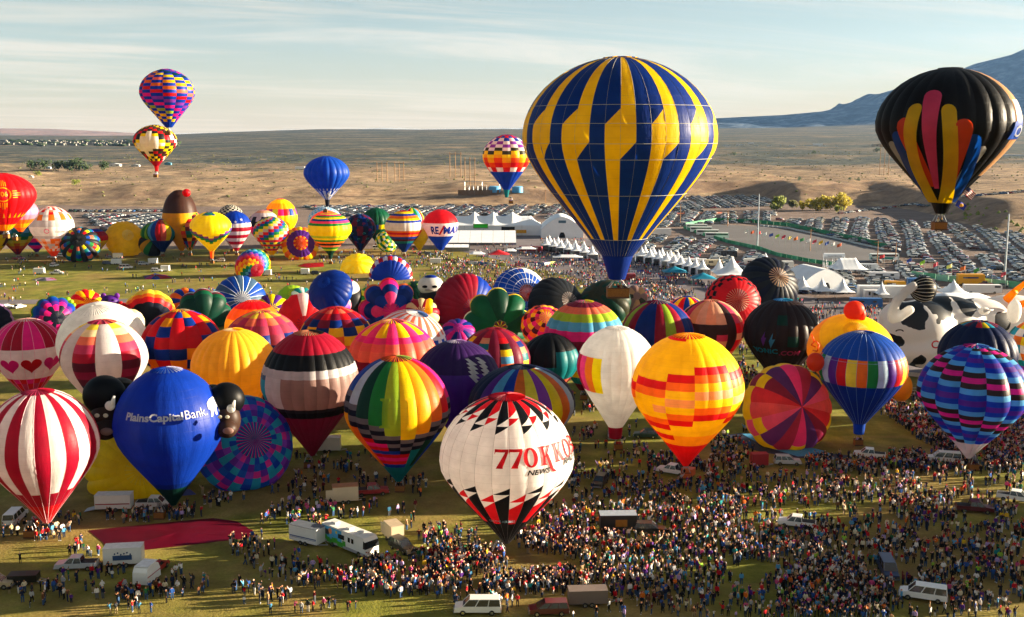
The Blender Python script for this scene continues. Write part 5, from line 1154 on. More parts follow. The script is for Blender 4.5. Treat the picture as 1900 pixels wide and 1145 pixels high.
def vehicle(kind, label, px_, py_, deg, color, group='vehicles on the field', name=None, z=None):
    d = PROF[kind]; w0 = G(px_, py_); r = empty(name or {'suv': 'suv', 'sedan': 'car'}.get(kind, kind), (w0.x, w0.y, z if z is not None else 0.03), radians(deg))
    tag(r, label, {'suv': 'suv', 'sedan': 'car', 'pickup': 'pickup truck', 'van': 'van', 'minivan': 'minivan'}[kind], group)
    pm = solid(PAINTS[color], .3, 0, .6, .06, .6); b = MB(); bprism(b, d['body'], d['W'], 0, .06)
    cab = d['cab']; W_ = d['W']-.1; z0, z1 = cab[0][1], cab[1][1]; tin = .16
    roof = [(cab[1][0]-.03, z1-.01), (cab[1][0]+.02, z1+.06), (cab[2][0]-.05, z1+.06), (cab[2][0]+.03, z1-.01)]
    bprism(b, roof, W_-2*tin+.08, 0, .02)
    # pillars
    for s_ in (-1, 1):
        for (p, q) in ((cab[0], cab[1]), (cab[3], cab[2])): b.tube((p[0], s_*(W_/2-.02), p[1]), (q[0], s_*(W_/2-tin), q[1]), .05, n=4)
        nw = 3 if kind in ('van', 'suv', 'minivan') else 2
        for i in range(1, nw):
            t = i/nw; lo = lerp2(cab[0], cab[3], t); hi = lerp2(cab[1], cab[2], t); b.tube((lo[0], s_*(W_/2-.0), lo[1]), (hi[0], s_*(W_/2-tin+.02), hi[1]), .06, n=4)
    if kind == 'pickup': b.box((-1.8, 0, 1.17), (1.9, 1.6, .03), 1)
    bo = b.build('body', [pm, solid('#202022', .8)], r)
    g_ = MB(); bprism(g_, cab, W_-.04, 0, tin); g_.build('window', GLASS, r)
    x0 = d['L']/2*.62
    for x in (-x0, x0):
        for y in (-d['W']/2+.1, d['W']/2-.1): wheel_mb(x, y).build('wheel', [RUBBER, CHROME], r)
    for y in (-1, 1):
        h = MB(); h.box((d['L']/2-.01, y*d['W']*.36, .74), (.08, .34, .16)); h.build('headlight', CHROME, r)
        t_ = MB(); t_.box((-d['L']/2, y*d['W']*.42, .85), (.06, .16, .26)); t_.build('tail_light', solid('#7a1010', .4), r)
    for x in (-1, 1): f = MB(); f.box((x*(d['L']/2+.03), 0, .46), (.14, d['W']-.1, .2)); f.build('bumper', solid('#8c8c8c', .4, .5), r)
    return r
def trailer(label, px_, py_, deg, L=5, W=2.2, H=2.3, col='#dcdcd6', group='trailers on the field', roof=None, stripe=None, open_side=False, round_=False, z=None, name='box_trailer'):
    w0 = G(px_, py_); r = empty(name, (w0.x, w0.y, .03 if z is None else z), radians(deg)); tag(r, label, 'trailer', group); b = MB(); m = solid(col, .4, 0, .5, .08, .5)
    z0 = .5
    if round_:
        pr = [(-L/2, z0), (-L/2, z0+H*.72), (-L/2+.35, z0+H*.95), (-L/2+.9, z0+H), (L/2-1.1, z0+H), (L/2-.35, z0+H*.85), (L/2, z0+H*.5), (L/2, z0)]
        bprism(b, pr, W, 0, .12)
    else: b.box((0, 0, z0+H/2), (L, W, H))
    b.build('body', m, r)
    t = MB(); t.box((0, 0, z0+H+.03), (L+.06-(.9 if round_ else 0), W+.06-(.3 if round_ else 0), .06)); t.build('roof', solid(roof or col, .5), r)
    for s_ in (-.45, .45):
        for y in (-1, 1): wheel_mb(s_, y*(W/2-.02), .34, .22).build('wheel', [RUBBER, CHROME], r)
    h = MB(); h.tube((L/2, -W*.35, .45), (L/2+1.2, 0, .45), .05); h.tube((L/2, W*.35, .45), (L/2+1.2, 0, .45), .05); h.build('hitch', STEEL, r)
    if stripe:
        for c, z_, hh in stripe:
            s = MB()
            for y in (-1, 1): s.box((0, y*(W/2+.012), z0+z_), (L*.96, .02, hh))
            s.build('stripe', solid(c, .5), r)
    if open_side:
        d = MB(); d.box((-L/2-.01, 0, z0+H*.45), (.03, W*.8, H*.8)); d.build('doorway_shade', solid('#1a1612', .9), r)  # dark panel paints the shade inside the open rear
        d = MB(); d.box((-L/2-.55, -W/2, z0+H*.45), (1.1, .06, H*.8)); d.build('door', m, r)
    return r
WV = 'vehicles on the field'
vehicle('van', 'long white passenger van parked side on at the bottom edge', 886, 1137, 180, 'white')
vehicle('minivan', 'dark red minivan in the crowd at the bottom edge', 1018, 1139, 183, 'dark red')
trailer('low grey brown box trailer in the crowd right of the dark red minivan', 1090, 1122, 4, 5, 2.0, 1.7, '#6e6058')
a_, b_ = G(610, 1003), G(690, 1036); hd = math.degrees(atan2(b_.y-a_.y, b_.x-a_.x))
# motorhome with printed side
w0 = (a_+b_)/2; rv = empty('motorhome', (w0.x, w0.y, .03), radians(hd)); tag(rv, 'long white motorhome with a painted green and blue landscape on its side', 'motorhome', WV)
b = MB(); bprism(b, [(-5, .5), (-5, 3.15), (4.6, 3.15), (5.0, 2.6), (5.1, 1.4), (5.1, .5)], 2.5, 0, .05); b.build('body', solid('#dedcd4', .35, 0, .4, .05, .5), rv)
b = MB(); bprism(b, [(4.62, 1.62), (4.66, 2.75), (5.03, 2.6), (5.14, 1.62)], 2.56, 0, .04); b.build('windscreen', GLASS, rv)
for s_ in (-1, 1):
    for x, w_, z_, h_ in ((-3.7, .9, 2.1, .8), (-.4, 1.4, 2.1, .7), (1.4, .5, 2.1, .7), (2.2, .5, 2.1, .7)):
        b = MB(); b.box((x, s_*1.255, z_), (w_, .03, h_)); b.build('window', GLASS, rv)
    b = MB(); b.box((-2.6, s_*1.25, 2.0), (4.6, .02, 1.9)); b.build('printed_panel', solid('#4aa0cc', .5), rv)
    b = MB()
    for i in range(9): b.box((-4.7+i*.62, s_*1.262, 1.05+.22*sin(i*1.7)), (.7, .02, .75)); 
    b.build('printed_hills', solid('#3f9a2c', .5), rv)
    b = MB(); b.box((0, s_*1.25, .72), (10.0, .03, .4)); b.build('skirting', solid('#98989a', .5), rv)
    b = MB(); b.ico((-2.95, s_*1.262, 2.35), .42, 0, 2, (1, .06, 1.1)); b.build('printed_balloon', solid('#e88a50', .5), rv)
    b = MB(); b.ico((-1.5, s_*1.262, 2.5), .22, 0, 2, (1, .06, 1.1)); b.build('printed_balloon', solid('#c8b030', .5), rv)
for x in (-2.6, 3.6):
    for y in (-1.12, 1.12): wheel_mb(x, y, .48, .3).build('wheel', [RUBBER, CHROME], rv)
for x, l_ in ((-3.2, 1.0), (.2, .8), (2.6, .7)):
    b = MB(); b.box((x, 0, 3.3), (l_, .8, .28)); b.build('roof_unit', solid('#cfcfcb', .5), rv)
for y in (-.9, .9):
    b = MB(); b.box((5.12, y, .95), (.06, .4, .22)); b.build('headlight', CHROME, rv)
trailer('white trailer with blue slanted stripes behind the motorhome', 571, 1008, hd+14, 5.2, 2.2, 2.3, '#d8d8d4', roof='#5a6068', stripe=[('#24407c', .75, .14), ('#24407c', .55, .05)])
vehicle('suv', 'black suv towing a tan trailer right of the motorhome', 747, 1022, -50, 'black'); trailer('tan box trailer with its rear door open behind the black suv', 731, 1003, -62, 3.2, 2.0, 2.2, '#b8a488', open_side=True)
trailer('beige box trailer with an open dark rear end beside the red pickup', 641, 932, 12, 4.2, 2.1, 2.4, '#c6b498', roof='#a87850', open_side=True)
vehicle('pickup', 'red pickup truck in front of the beige trailer', 690, 918, 12, 'red')
tr = trailer('white trailer with a red stripe and a lowered ramp under the blue lettered balloon', 213, 946, 4, 5.6, 2.2, 2.2, '#dcdcd8', stripe=[('#a01818', .8, .16)])
b = MB(); bprism(b, [(-2.8, .5), (-4.6, .08), (-4.6, .02), (-2.8, .42)], 1.9); b.build('ramp', solid('#9aa0a8', .5), tr)
vehicle('pickup', 'white pickup truck right of the trailer with the red stripe', 287, 942, 3, 'white')
vehicle('pickup', 'silver crew cab pickup parked side on near the left edge', 143, 1056, 184, 'silver')
tr = trailer('white trailer with a dark blue balloon mural on its side at the front left', 231, 1048, 8, 5.2, 2.2, 2.3, '#d4d4d0')
b = MB(); b.box((0, -1.12, 1.45), (2.6, .02, .7)); b.build('printed_hills', solid('#27466e', .5), tr)
for i in range(6):
    b = MB(); b.ico((-1.0+i*.42, -1.13, 2.05+.14*sin(i*2.1)), .13, 0, 1, (1, .06, 1.15)); b.build('printed_balloon', solid('#27466e', .5), tr)
trailer('small rounded white trailer with a red stripe beside the red car', 273, 1082, 80, 3.6, 2.2, 2.3, '#dcdcd8', stripe=[('#a01818', 1.0, .1)], round_=True)
vehicle('sedan', 'red car half hidden behind the rounded white trailer', 290, 1060, 80, 'red')
trailer('low black open trailer at the left edge of the front field', 45, 1083, 6, 3.8, 1.8, .9, '#16140f')
vehicle('suv', 'tan suv cut off by the left edge of the picture', -8, 1090, 2, 'tan')
vehicle('van', 'white van with its rear doors open beside the red and white striped balloon', 29, 968, 95, 'white')
vehicle('suv', 'black suv hung with small flags near the front middle', 1113, 901, -110, 'black')
vehicle('pickup', 'white pickup truck beside the orange basket trailer', 1248, 880, 150, 'white')
trailer('orange basket trailer standing behind the white pickup', 1277, 886, 150, 2.0, 1.8, 1.2, '#c05418')
tr = trailer('black concession trailer with a serving hatch in the thick of the crowd', 1146, 985, 2, 5.6, 2.3, 2.3, '#181614', roof='#8d97a4')
b = MB(); b.box((.4, -1.17, 1.6), (1.8, .03, 1.1)); b.build('printed_sign', solid('#8a5a14', .5), tr)
vehicle('suv', 'black suv right of the black concession trailer', 1206, 990, -6, 'black')
vehicle('pickup', 'white crew cab pickup standing in the crowd at the right', 1478, 978, 160, 'white')
trailer('small dark red box trailer below the pink and purple lying balloon', 1408, 866, 4, 3.0, 1.8, 2.0, '#8a1620')
vehicle('suv', 'silver suv right of the dark red trailer', 1461, 862, -4, 'silver'); vehicle('pickup', 'white pickup with a blue bundle below the blue striped balloon', 1613, 850, 162, 'white')
vehicle('van', 'white passenger van left of the purple and blue spiral balloon', 1751, 858, 165, 'white')
vehicle('pickup', 'dark red pickup near the right edge of the front field', 1808, 950, -12, 'dark red'); vehicle('pickup', 'white pickup cut by the right edge of the picture', 1884, 930, -30, 'white')
vehicle('van', 'dark blue van facing the camera in the right crowd', 1647, 1066, -98, 'dark blue'); vehicle('van', 'white van turned away in the crowd at the lower right', 1712, 1112, 158, 'white')
trailer('cream box trailer behind the dark red balloon', 608, 838, 3, 5, 2.2, 2.4, '#cfc8b8'); vehicle('pickup', 'grey pickup facing the camera left of the red skirted white balloon', 1137, 812, -95, 'grey')
vehicle('suv', 'dark green jeep like car beside the yellow and red balloon', 1198, 812, 172, 'green')
FF = 'vehicles on the open left field'
for k_, l_, x, y, dg_, c in (('pickup', 'white pickup with a small white trailer behind it, on the left lawn', 105, 509, 4, 'white'), ('suv', 'white suv seen end on, lowest of the left lawn group', 101, 495, 80, 'white'), ('suv', 'dark suv right under the black striped lying balloon', 200, 491, 4, 'dark blue'),
        ('sedan', 'small dark car beside a white trailer under the yellow lying balloon', 205, 480, 6, 'grey'), ('van', 'white van standing alone on the lit lawn', 234, 499, 10, 'white'), ('suv', 'blue and white suv towing a white trailer', 267, 492, 2, 'silver'), ('suv', 'white suv with a trailer on the sunlit grass', 291, 505, 4, 'white'),
        ('suv', 'white suv beside the upright yellow chevron balloon', 408, 486, 180, 'white'), ('suv', 'black suv on the grass right of the rainbow pixel balloon', 588, 510, 3, 'black'), ('van', 'pale blue van at the middle of the road', 463, 551, 3, 'silver'), ('van', 'white van behind the green lying dome', 540, 571, 3, 'white'),
        ('sedan', 'white car parked at the left end of the path', 12, 572, 60, 'white'), ('sedan', 'second white car on the path, right of the first', 36, 572, 70, 'white'), ('pickup', 'dark red pickup beside the checkered lying balloon', 775, 461, 4, 'dark red'), ('van', 'white van beside the swirl patterned balloon', 702, 463, 3, 'white'),
        ('suv', 'dark car beside the white and blue lettered balloon', 797, 474, 5, 'grey'), ('pickup', 'red pickup under the orange checkered balloon', 35, 482, 3, 'red'), ('sedan', 'silver car right of the orange checkered balloon', 98, 479, 8, 'silver'), ('suv', 'white car under the black striped lying balloon', 116, 477, 0, 'white')):
    vehicle(k_, l_, x, y, dg_, c, FF)
for l_, x, y, L_ in (('small white trailer left of the white pickup on the lawn', 73, 509, 4.4), ('white trailer hitched to the small dark car', 219, 480, 4.4), ('white trailer hitched to the dark suv', 216, 491, 4.4), ('white trailer hitched to the blue and white suv', 284, 490, 4), ('white trailer on the sunlit grass right of its suv', 307, 504, 3.6),
        ('white trailer right of the rainbow pixel balloon', 494, 512, 4.4), ('white trailer standing alone in the middle lawn', 566, 510, 3.4), ('low pale trailer on the grass below the lettered balloon', 808, 490, 5)):
    trailer(l_, x, y, 3, L_, 2, 2.1, '#dcdcd8', FF)

# ------------------------------------------------------------------ parked cars, hundreds of them
def far_car(kind):
    d = PROF[kind]; b = MB(); bprism(b, d['body'], d['W'], 0, .05); bprism(b, d['cab'], d['W']-.1, 1, .15)
    c = d['cab']; bprism(b, [(c[1][0]+.05, c[1][1]), (c[1][0]+.05, c[1][1]+.05), (c[2][0]-.05, c[1][1]+.05), (c[2][0]-.05, c[1][1])], d['W']-.4, 0)
    x0 = d['L']/2*.6
    for x in (-x0, x0): b.box((x, 0, .33), (.62, d['W']+.02, .6), 2)
    return b
FC = {k: far_car(k) for k in PROF}
def inside(p, poly):
    c = False; n = len(poly)
    for i in range(n):
        x0, y0 = poly[i]; x1, y1 = poly[(i+1) % n]
        if (y0 > p[1]) != (y1 > p[1]) and p[0] < (x1-x0)*(p[1]-y0)/(y1-y0)+x0: c = not c
    return c
lots = [('far middle lot', [(560, 384), (1300, 378), (1300, 394), (1120, 404), (1080, 412), (1000, 405), (900, 400), (640, 402)], 84, 86),
        ('left back lot', [(150, 399), (335, 399), (335, 442), (250, 440), (190, 428)], 82, 84), ('single left row', [(128, 391), (318, 391), (318, 394.5), (128, 394.5)], 0, 88),
        ('lot left of the yellow trees', [(1235, 367), (1430, 364), (1430, 383), (1240, 390)], 86, 80), ('lot behind the coaches', [(1225, 396), (1440, 394), (1425, 412), (1210, 424)], 78, 84),
        ('big right lot', [(1440, 408), (1600, 405), (1790, 420), (1990, 440), (1990, 506), (1760, 498), (1650, 464), (1540, 438)], 72, 86),
        ('lot behind the vendor tents', [(1180, 436), (1330, 447), (1420, 480), (1400, 508), (1340, 500), (1190, 464)], 74, 88), ('lot by the trailers', [(1390, 503), (1700, 500), (1760, 530), (1700, 548), (1470, 545), (1400, 522)], 76, 84),
        ('near right lot', [(1600, 480), (1760, 500), (1990, 512), (1990, 545), (1720, 520)], 74, 86)]
cars = []; rr_ = random.Random(11)
kinds_w = ['sedan', 'suv', 'suv', 'pickup', 'minivan', 'sedan']; paint_w = ['white', 'white', 'white', 'silver', 'silver', 'silver', 'grey', 'grey', 'black', 'black', 'dark blue', 'blue', 'red', 'dark red', 'tan', 'green']
for ln, poly, rdeg, cdeg in lots:
    wp = [G(*p) for p in poly]; c0 = sum((p for p in wp), Vector())/len(wp); wp2 = [(p.x, p.y) for p in wp]
    rd = radians(rdeg); ex, ey = Vector((cos(rd), sin(rd))), Vector((-sin(rd), cos(rd))); row = 0
    R_ = max((p-c0).length for p in wp); v = -R_
    while v < R_:
        u = -R_
        while u < R_:
            u += 2.75+abs(rr_.gauss(0, .16))+(2.6 if rr_.random() < .04 else 0)
            jv = v+rr_.gauss(0, .28)+1.2*sin(u*.02+row); p = (c0.x+ex.x*u+ey.x*jv, c0.y+ex.y*u+ey.y*jv)
            if not inside(p, wp2) or rr_.random() < .10 or tz(p[0], p[1]) > .6: continue
            if fbm(p[0]*.035, p[1]*.02, 5.0, 3) > .42: continue
            ang = rd+radians(cdeg if row % 2 else cdeg+180)+rr_.gauss(0, .04)
            cars.append((p[0], p[1], tz(p[0], p[1]) if tz(p[0], p[1]) > .1 else 0.0, ang, rr_.choice(kinds_w), rr_.choice(paint_w), ln, row))
        v += 5.6 if row % 2 == 0 else 9.2
        row += 1
for (x0, y0), (x1, y1), ln in (((1560, 397), (1745, 374), 'road below the black balloon'), ((1790, 366), (1960, 352), 'hilltop row')):
    n_ = 34
    for i in range(n_):
        px__ = x0+(x1-x0)*i/n_; py__ = y0+(y1-y0)*i/n_; z_ = 0
        for _ in range(12): g_ = G(px__, py__, z_); z_ = .5*z_+.5*tz(g_.x, g_.y)
        cars.append((g_.x, g_.y, tz(g_.x, g_.y), rr_.choice((.1, 3.2))+rr_.gauss(0, .3), rr_.choice(kinds_w), rr_.choice(paint_w), ln, 0))
infr = [c for c in cars if 0 < proj((c[0], c[1], c[2]))[0] < 1900]; infr.sort(key=lambda c: c[1]); near = infr[:300]; ns = set(id(c) for c in near)
car_meshes = {}
OP = solid(PAINTS['white'], .35, 0, .5, .05, .5)
seen_l = {}
ordw = ['first', 'second', 'third', 'fourth', 'fifth', 'sixth', 'seventh', 'eighth', 'ninth', 'tenth', 'eleventh', 'twelfth']
def nth(i): return ordw[i] if i < len(ordw) else '%dth' % (i+1)
near.sort(key=lambda c: (c[6], c[7], c[0])); rowidx = {}
for c in near:
    x, y, z, ang, kd, pc_, ln, row = c
    if kd not in car_meshes:
        o = FC[kd].build('parked_car', [OP, GLASS, RUBBER]); car_meshes[kd] = o
    else: o = car_meshes[kd].copy(); COL.objects.link(o)
    o.name = 'parked_car'; o.location = (x, y, z+.02); o.rotation_euler = (0, 0, ang); o.material_slots[0].link = 'OBJECT'; o.material_slots[0].material = solid(PAINTS[pc_], .35, 0, .5, .05, .5)
    rw = sorted(set(q[7] for q in near if q[6] == ln)) if (ln, 'r') not in rowidx else rowidx[(ln, 'r')]; rowidx[(ln, 'r')] = rw
    ri = rw.index(row); key = (ln, ri, pc_, kd); seen_l[key] = seen_l.get(key, 0)+1
    lab = '%s %s, %s such in the %s row of the %s' % (pc_, {'sedan': 'car'}.get(kd, kd), nth(seen_l[key]-1), nth(ri), ln)
    tag(o, lab, {'sedan': 'car', 'pickup': 'pickup truck'}.get(kd, kd), 'cars parked in the lots')
V, Fc, MI, CL = [], [], [], []
for c in cars:
    if id(c) in ns: continue
    x, y, z, ang, kd, pc_, ln, row = c; b = FC[kd]; n = len(V); ca, sa = cos(ang), sin(ang)
    V += [(x+p[0]*ca-p[1]*sa, y+p[0]*sa+p[1]*ca, z+p[2]+.02) for p in b.v]; Fc += [tuple(i+n for i in f) for f in b.f]; MI += b.m; CL += [lin(PAINTS[pc_])]*len(b.f)
o = mk('parked_cars', V, Fc, [attr_mat('far_car_paint', .3, .6), GLASS, RUBBER], None, MI)
ca_ = o.data.color_attributes.new('Col', 'FLOAT_COLOR', 'CORNER'); flat = []
for f, c in zip(Fc, CL): flat += list(c)*len(f)
ca_.data.foreach_set('color', flat)
tag(o, 'hundreds more parked cars filling the far lots in rows', 'parked cars', 'cars parked in the lots', 'stuff')

# ------------------------------------------------------------------ coaches, trucks, halls
def boxy(name, cat, label, px_, py_, deg, L, W, H, col, parts=(), group=None, z0=.5, wheels=True):
    w0 = G(px_, py_); r = empty(name, (w0.x, w0.y, .05), radians(deg)); tag(r, label, cat, group)
    b = MB(); bprism(b, [(-L/2, z0), (-L/2, z0+H), (L/2-.3, z0+H), (L/2, z0+H-.6), (L/2, z0)], W); b.build('body', solid(col, .4, 0, .3, .06, .5), r)
    for nm, x, w_, z_, h_, c in parts:
        b = MB()
        for y in (-1, 1): b.box((x, y*(W/2+.02), z0+z_), (w_, .04, h_))
        b.build(nm, GLASS if c == 'glass' else solid(c, .5), r)
    if wheels:
        for x in (-L*.33, L*.3):
            for y in (-1, 1): wheel_mb(x, y*(W/2-.08), .5, .3).build('wheel', [RUBBER, CHROME], r)
    return r
CO = 'white coaches parked behind the green fence'
for i, (x, y, l_) in enumerate(((1330, 443, 'nearest white coach of the row behind the green fence'), (1313, 437, 'second white coach of the row, behind the nearest one'), (1301, 431.5, 'third white coach, farther behind the green fence'), (1293, 426.5, 'farthest white coach of the row behind the green fence'))):
    boxy('coach', 'coach', l_, x, y, -8, 13.5, 2.6, 3.1, '#e2e2e0', [('window', 0, 12.6, 2.1, .9, 'glass')], CO)
boxy('coach', 'coach', 'teal and white coach at the near end of the dark lot', 1640, 484, -3, 13.5, 2.6, 3.0, '#d8e0e0', [('window', 0, 12.4, 2.1, .8, 'glass'), ('stripe', 0, 13.2, .9, 1.0, '#1a7a74')])
yt = boxy('box_truck', 'truck', 'yellow rental truck with a blue stripe beside the long white trailer', 1800, 529, -3, 10.5, 2.6, 4.0, '#e8a40c', [('printed_stripe', -.3, 6, 2.6, .6, '#27406e'), ('printed_sign', -2.4, 1.5, 2.6, .5, '#d8d8d8')], 'trucks beyond the cow')
boxy('box_truck', 'truck', 'low yellow truck half hidden behind the black and white hoof', 1660, 533, -3, 8, 2.5, 2.0, '#e0a010', (), 'trucks beyond the cow')
boxy('semi_trailer', 'trailer', 'long white semi trailer with small black lettering near the right', 1822, 545, -3, 14, 2.6, 3.0, '#e4e4e4', [('printed_sign', 5.2, 2.2, 2.3, .8, '#4a4e56')], 'trucks beyond the cow')
boxy('site_office', 'trailer', 'very long white trailer building behind the chick balloon', 1655, 553, -3, 25, 4, 4.4, '#dedede', [('window', -7, 1.4, 2.6, 1.4, '#8f9aa4')], None, .2, False)
boxy('site_cabin', 'cabin', 'small white cabin with two windows in front of the long trailer building', 1618, 556, -3, 6, 3, 3.4, '#d4d4d4', [('window', -1.4, .7, 2.2, 1.3, 'glass'), ('window', .8, 1.6, 2.2, 1.3, 'glass')], None, .2, False)
boxy('semi_trailer', 'trailer', 'white trailer lettered TEXAS behind the two peaked tent', 1602, 505, -3, 12, 2.6, 3.2, '#d4dae0'); w0 = G(1602, 505); flat_text('lettering', 'TEXAS', 2.0, (0, -1.36, 2.4), 0, '#20242a', bpy.data.objects['semi_trailer.001'], bold=.03)
for i, (x, y, L_, H_, c, l_) in enumerate(((1225, 438, 13, 4.2, '#dadada', 'large plain white box trailer behind the huge blue balloon'), (1290, 493, 11, 2.8, '#dcdcdc', 'white motorhome nearest the yellow banner tents'), (1325, 494, 8, 2.6, '#c8b898', 'tan camper behind the pagoda tents'), (1352, 478, 8, 3.0, '#20262e', 'black bus behind the pagoda tents'),
        (1398, 494, 9, 3.0, '#dcdcd6', 'white camper left of the small peaked tent'), (1445, 499, 13, 3.2, '#e0e0da', 'long white motorhome by the dark lot'), (1418, 512, 7, 2.8, '#dedede', 'white box van in front of the campers'), (1385, 529, 13, 3.0, '#e0e0e0', 'white trailer right of the large pagoda tent'),
        (1560, 533, 6, 2.6, '#e0e0dc', 'small white trailer in front of the barrel roofed tent'), (1640, 519, 12, 2.8, '#dcdce0', 'white trailer with a blue line right of the barrel roofed tent'), (1700, 532, 7, 3.0, '#2c68a8', 'blue container behind the black and white hoof'), (1606, 571, 11, 3.0, '#1c5c9c', 'blue tarpaulin stall behind the chick balloon'))):
    boxy('camper', 'camper', l_, x, y, -5, L_, 2.5, H_, c, [('window', -L_*.2, L_*.25, H_*.62, .7, 'glass'), ('window', L_*.25, L_*.12, H_*.62, .7, 'glass')] if i not in (0, 7) else (), 'campers and trailers behind the vendor street', .4)

WHITE = solid('#dfe3e8', .55, 0, .2, .08, .3, 'tent_canvas'); TPOLE = STEEL
def canvas(c): return WHITE if c is None else solid(c, .55, 0, .2, .1, .3)
def marquee(label, x0, x1, ybase, depth, eave, peak, npk, rows=1, col=None, walls=True, rot=0.0, name='marquee', group='white event tents', cat='tent', sharp=2.2):
    """tensioned tent: width from photograph pixels on its front base line"""
    a, b = G(x0, ybase), G(x1, ybase); Wd = (b-a).length; o = empty(name, ((a.x+b.x)/2, (a.y+b.y)/2+depth/2, .05), rot); tag(o, label, cat, group)
    nx, ny = npk*10, rows*10; V, Fc = [], []
    for j in range(ny+1):
        for i in range(nx+1):
            u, v = i/nx, j/ny; tx, ty = (u*npk) % 1.0 if u < 1 else 1.0, (v*rows) % 1.0 if v < 1 else 1.0
            dx_, dy_ = abs(tx-.5)*2, abs(ty-.5)*2
            if npk > 1:        # ridge between the peaks, hips at the ends
                ex_ = 0.0
                ridge = eave+(peak-eave)*(.62+.38*(1-dx_)**sharp)
                end = min(1.0, min(u, 1-u)*npk*1.15); h = eave+(ridge-eave)*(1-dy_)**1.15*min(1, end**.8)
            else:
                k = max(dx_, dy_); h = eave+(peak-eave)*(1-k)**sharp
            V.append((-Wd/2+Wd*u, -depth/2+depth*v, h))
    for j in range(ny):
        for i in range(nx): k = j*(nx+1)+i; Fc.append((k, k+1, k+nx+2, k+nx+1))
    mk('canopy', V, Fc, canvas(col), o, smooth=True)
    for i in range(npk+1):
        for y in (-depth/2, depth/2): b_ = MB(); b_.tube((-Wd/2+Wd*i/npk, y, 0), (-Wd/2+Wd*i/npk, y, eave), .07, n=5); b_.build('frame_pole', TPOLE, o)
    if walls:
        w = MB(); w.box((0, depth/2-.05, eave/2), (Wd-.2, .05, eave)); w.box((-Wd/2+.05, 0, eave/2), (.05, depth-.3, eave)); w.box((Wd/2-.05, 0, eave/2), (.05, depth-.3, eave))
        w.build('side_wall', canvas(col), o)
        if walls == 2: w = MB(); w.box((0, -depth/2+.05, eave/2), (Wd-.4, .05, eave)); w.build('front_wall', canvas(col), o)
    return o
bt = marquee('largest white tent with a row of high peaks behind the crowd', 826, 1004, 437, 26, 6.0, 13.5, 5, walls=2)
b = MB(); b.box((-7.5, -13.2, 5.7), (9, .3, 2.6)); b.build('screen', solid('#7a9a6a', .5), bt); b = MB(); b.box((-7.5, -13.4, 5.7), (8, .1, 2.0)); b.build('green_screen', solid('#18d21c', .5), bt)
b = MB(); b.box((9, -13.2, 3.2), (8, .2, 4.0)); b.build('opening_shade', solid('#16181c', .9), bt)  # dark panel on the front wall paints the shade inside the entrance
b = MB(); b.box((15, -16, 2.6), (10, .2, 2.0)); b.build('yellow_banner', solid('#c8900c', .6), bt)
# long low roof in front
def shed(label, x0, x1, ybase, depth, h0, h1, col=None, bays=6, name='long_tent', group='white event tents'):
    a, b = G(x0, ybase), G(x1, ybase); Wd = (b-a).length; o = empty(name, ((a.x+b.x)/2, a.y+depth/2, .05)); tag(o, label, 'tent', group)
    for i in range(bays):
        m = MB(); x = -Wd/2+Wd*(i+.5)/bays; w_ = Wd/bays-.12
        m.add([(x-w_/2, -depth/2, h0), (x+w_/2, -depth/2, h0), (x+w_/2-.3, depth/2, h1), (x-w_/2-.3, depth/2, h1), (x-w_/2, -depth/2, h0-.12), (x+w_/2, -depth/2, h0-.12), (x+w_/2-.3, depth/2, h1-.12), (x-w_/2-.3, depth/2, h1-.12)], [(0, 1, 2, 3), (7, 6, 5, 4), (0, 4, 5, 1), (1, 5, 6, 2), (2, 6, 7, 3), (3, 7, 4, 0)])
        m.build('roof_panel', canvas(col), o)
    for i in range(bays+1): p = MB(); p.tube((-Wd/2+Wd*i/bays, -depth/2, 0), (-Wd/2+Wd*i/bays, -depth/2, h0), .08, n=5); p.build('frame_pole', TPOLE, o)
    w = MB(); w.box((0, depth/2, h1/2), (Wd, .06, h1)); w.build('back_wall', canvas('#8a9098'), o); return o
shed('long white sloping tent roof in front of the peaked tent', 828, 958, 463, 24, 3.6, 8.0, None, 6)
shed('low white stage roof at the left end of the long tent', 826, 870, 470, 8, 3.0, 3.8, None, 3)
def barrel(label, x0, x1, ybase, depth, eave, peak, rot=0, group='white event tents'):
    a, b = G(x0, ybase), G(x1, ybase); Wd = (b-a).length; o = empty('frame_tent', ((a.x+b.x)/2, a.y+depth/2, .05), rot); tag(o, label, 'tent', group)
    n_ = 12; pr = [(-Wd/2+Wd*i/n_, eave+(peak-eave)*(1-abs(2*i/n_-1)**1.7)) for i in range(n_+1)]
    V = [(x, y, z) for y in (-depth/2, 0, depth/2) for x, z in pr]; Fc = []
    for j in range(2):
        for i in range(n_): k = j*(n_+1)+i; Fc.append((k, k+1, k+n_+2, k+n_+1))
    mk('roof', V, Fc, WHITE, o, smooth=True)
    for y in (-depth/2+.05, depth/2-.05):
        m = MB(); pts = [(-Wd/2+.05, 0)]+[(x*.995, z-.06) for x, z in pr]+[(Wd/2-.05, 0)]; m.add([(x, y, z) for x, z in pts], [tuple(range(len(pts)))]); m.build('gable', WHITE, o)
    for s_ in (-1, 1): m = MB(); m.box((s_*(Wd/2-.05), 0, eave/2), (.05, depth-.3, eave)); m.build('side_wall', WHITE, o)
    m = MB()
    for i in range(7): m.box((0, -depth/2-.02, .4+i*.45), (3.6*sqrt(max(0, 1-(i/7)**2)), .08, .45))
    m.build('opening_shade', solid('#14161a', .9), o)  # dark boxes on the gable paint the shaded interior
    return o
ft_ = barrel('white arched frame tent with a small banner right of the peaked tent', 1004, 1082, 442, 30, 5, 12.5); m = MB(); m.box((0, -15.1, 9.6), (4.4, .1, 1.5)); m.build('banner', solid('#4a6a80', .5), ft_)
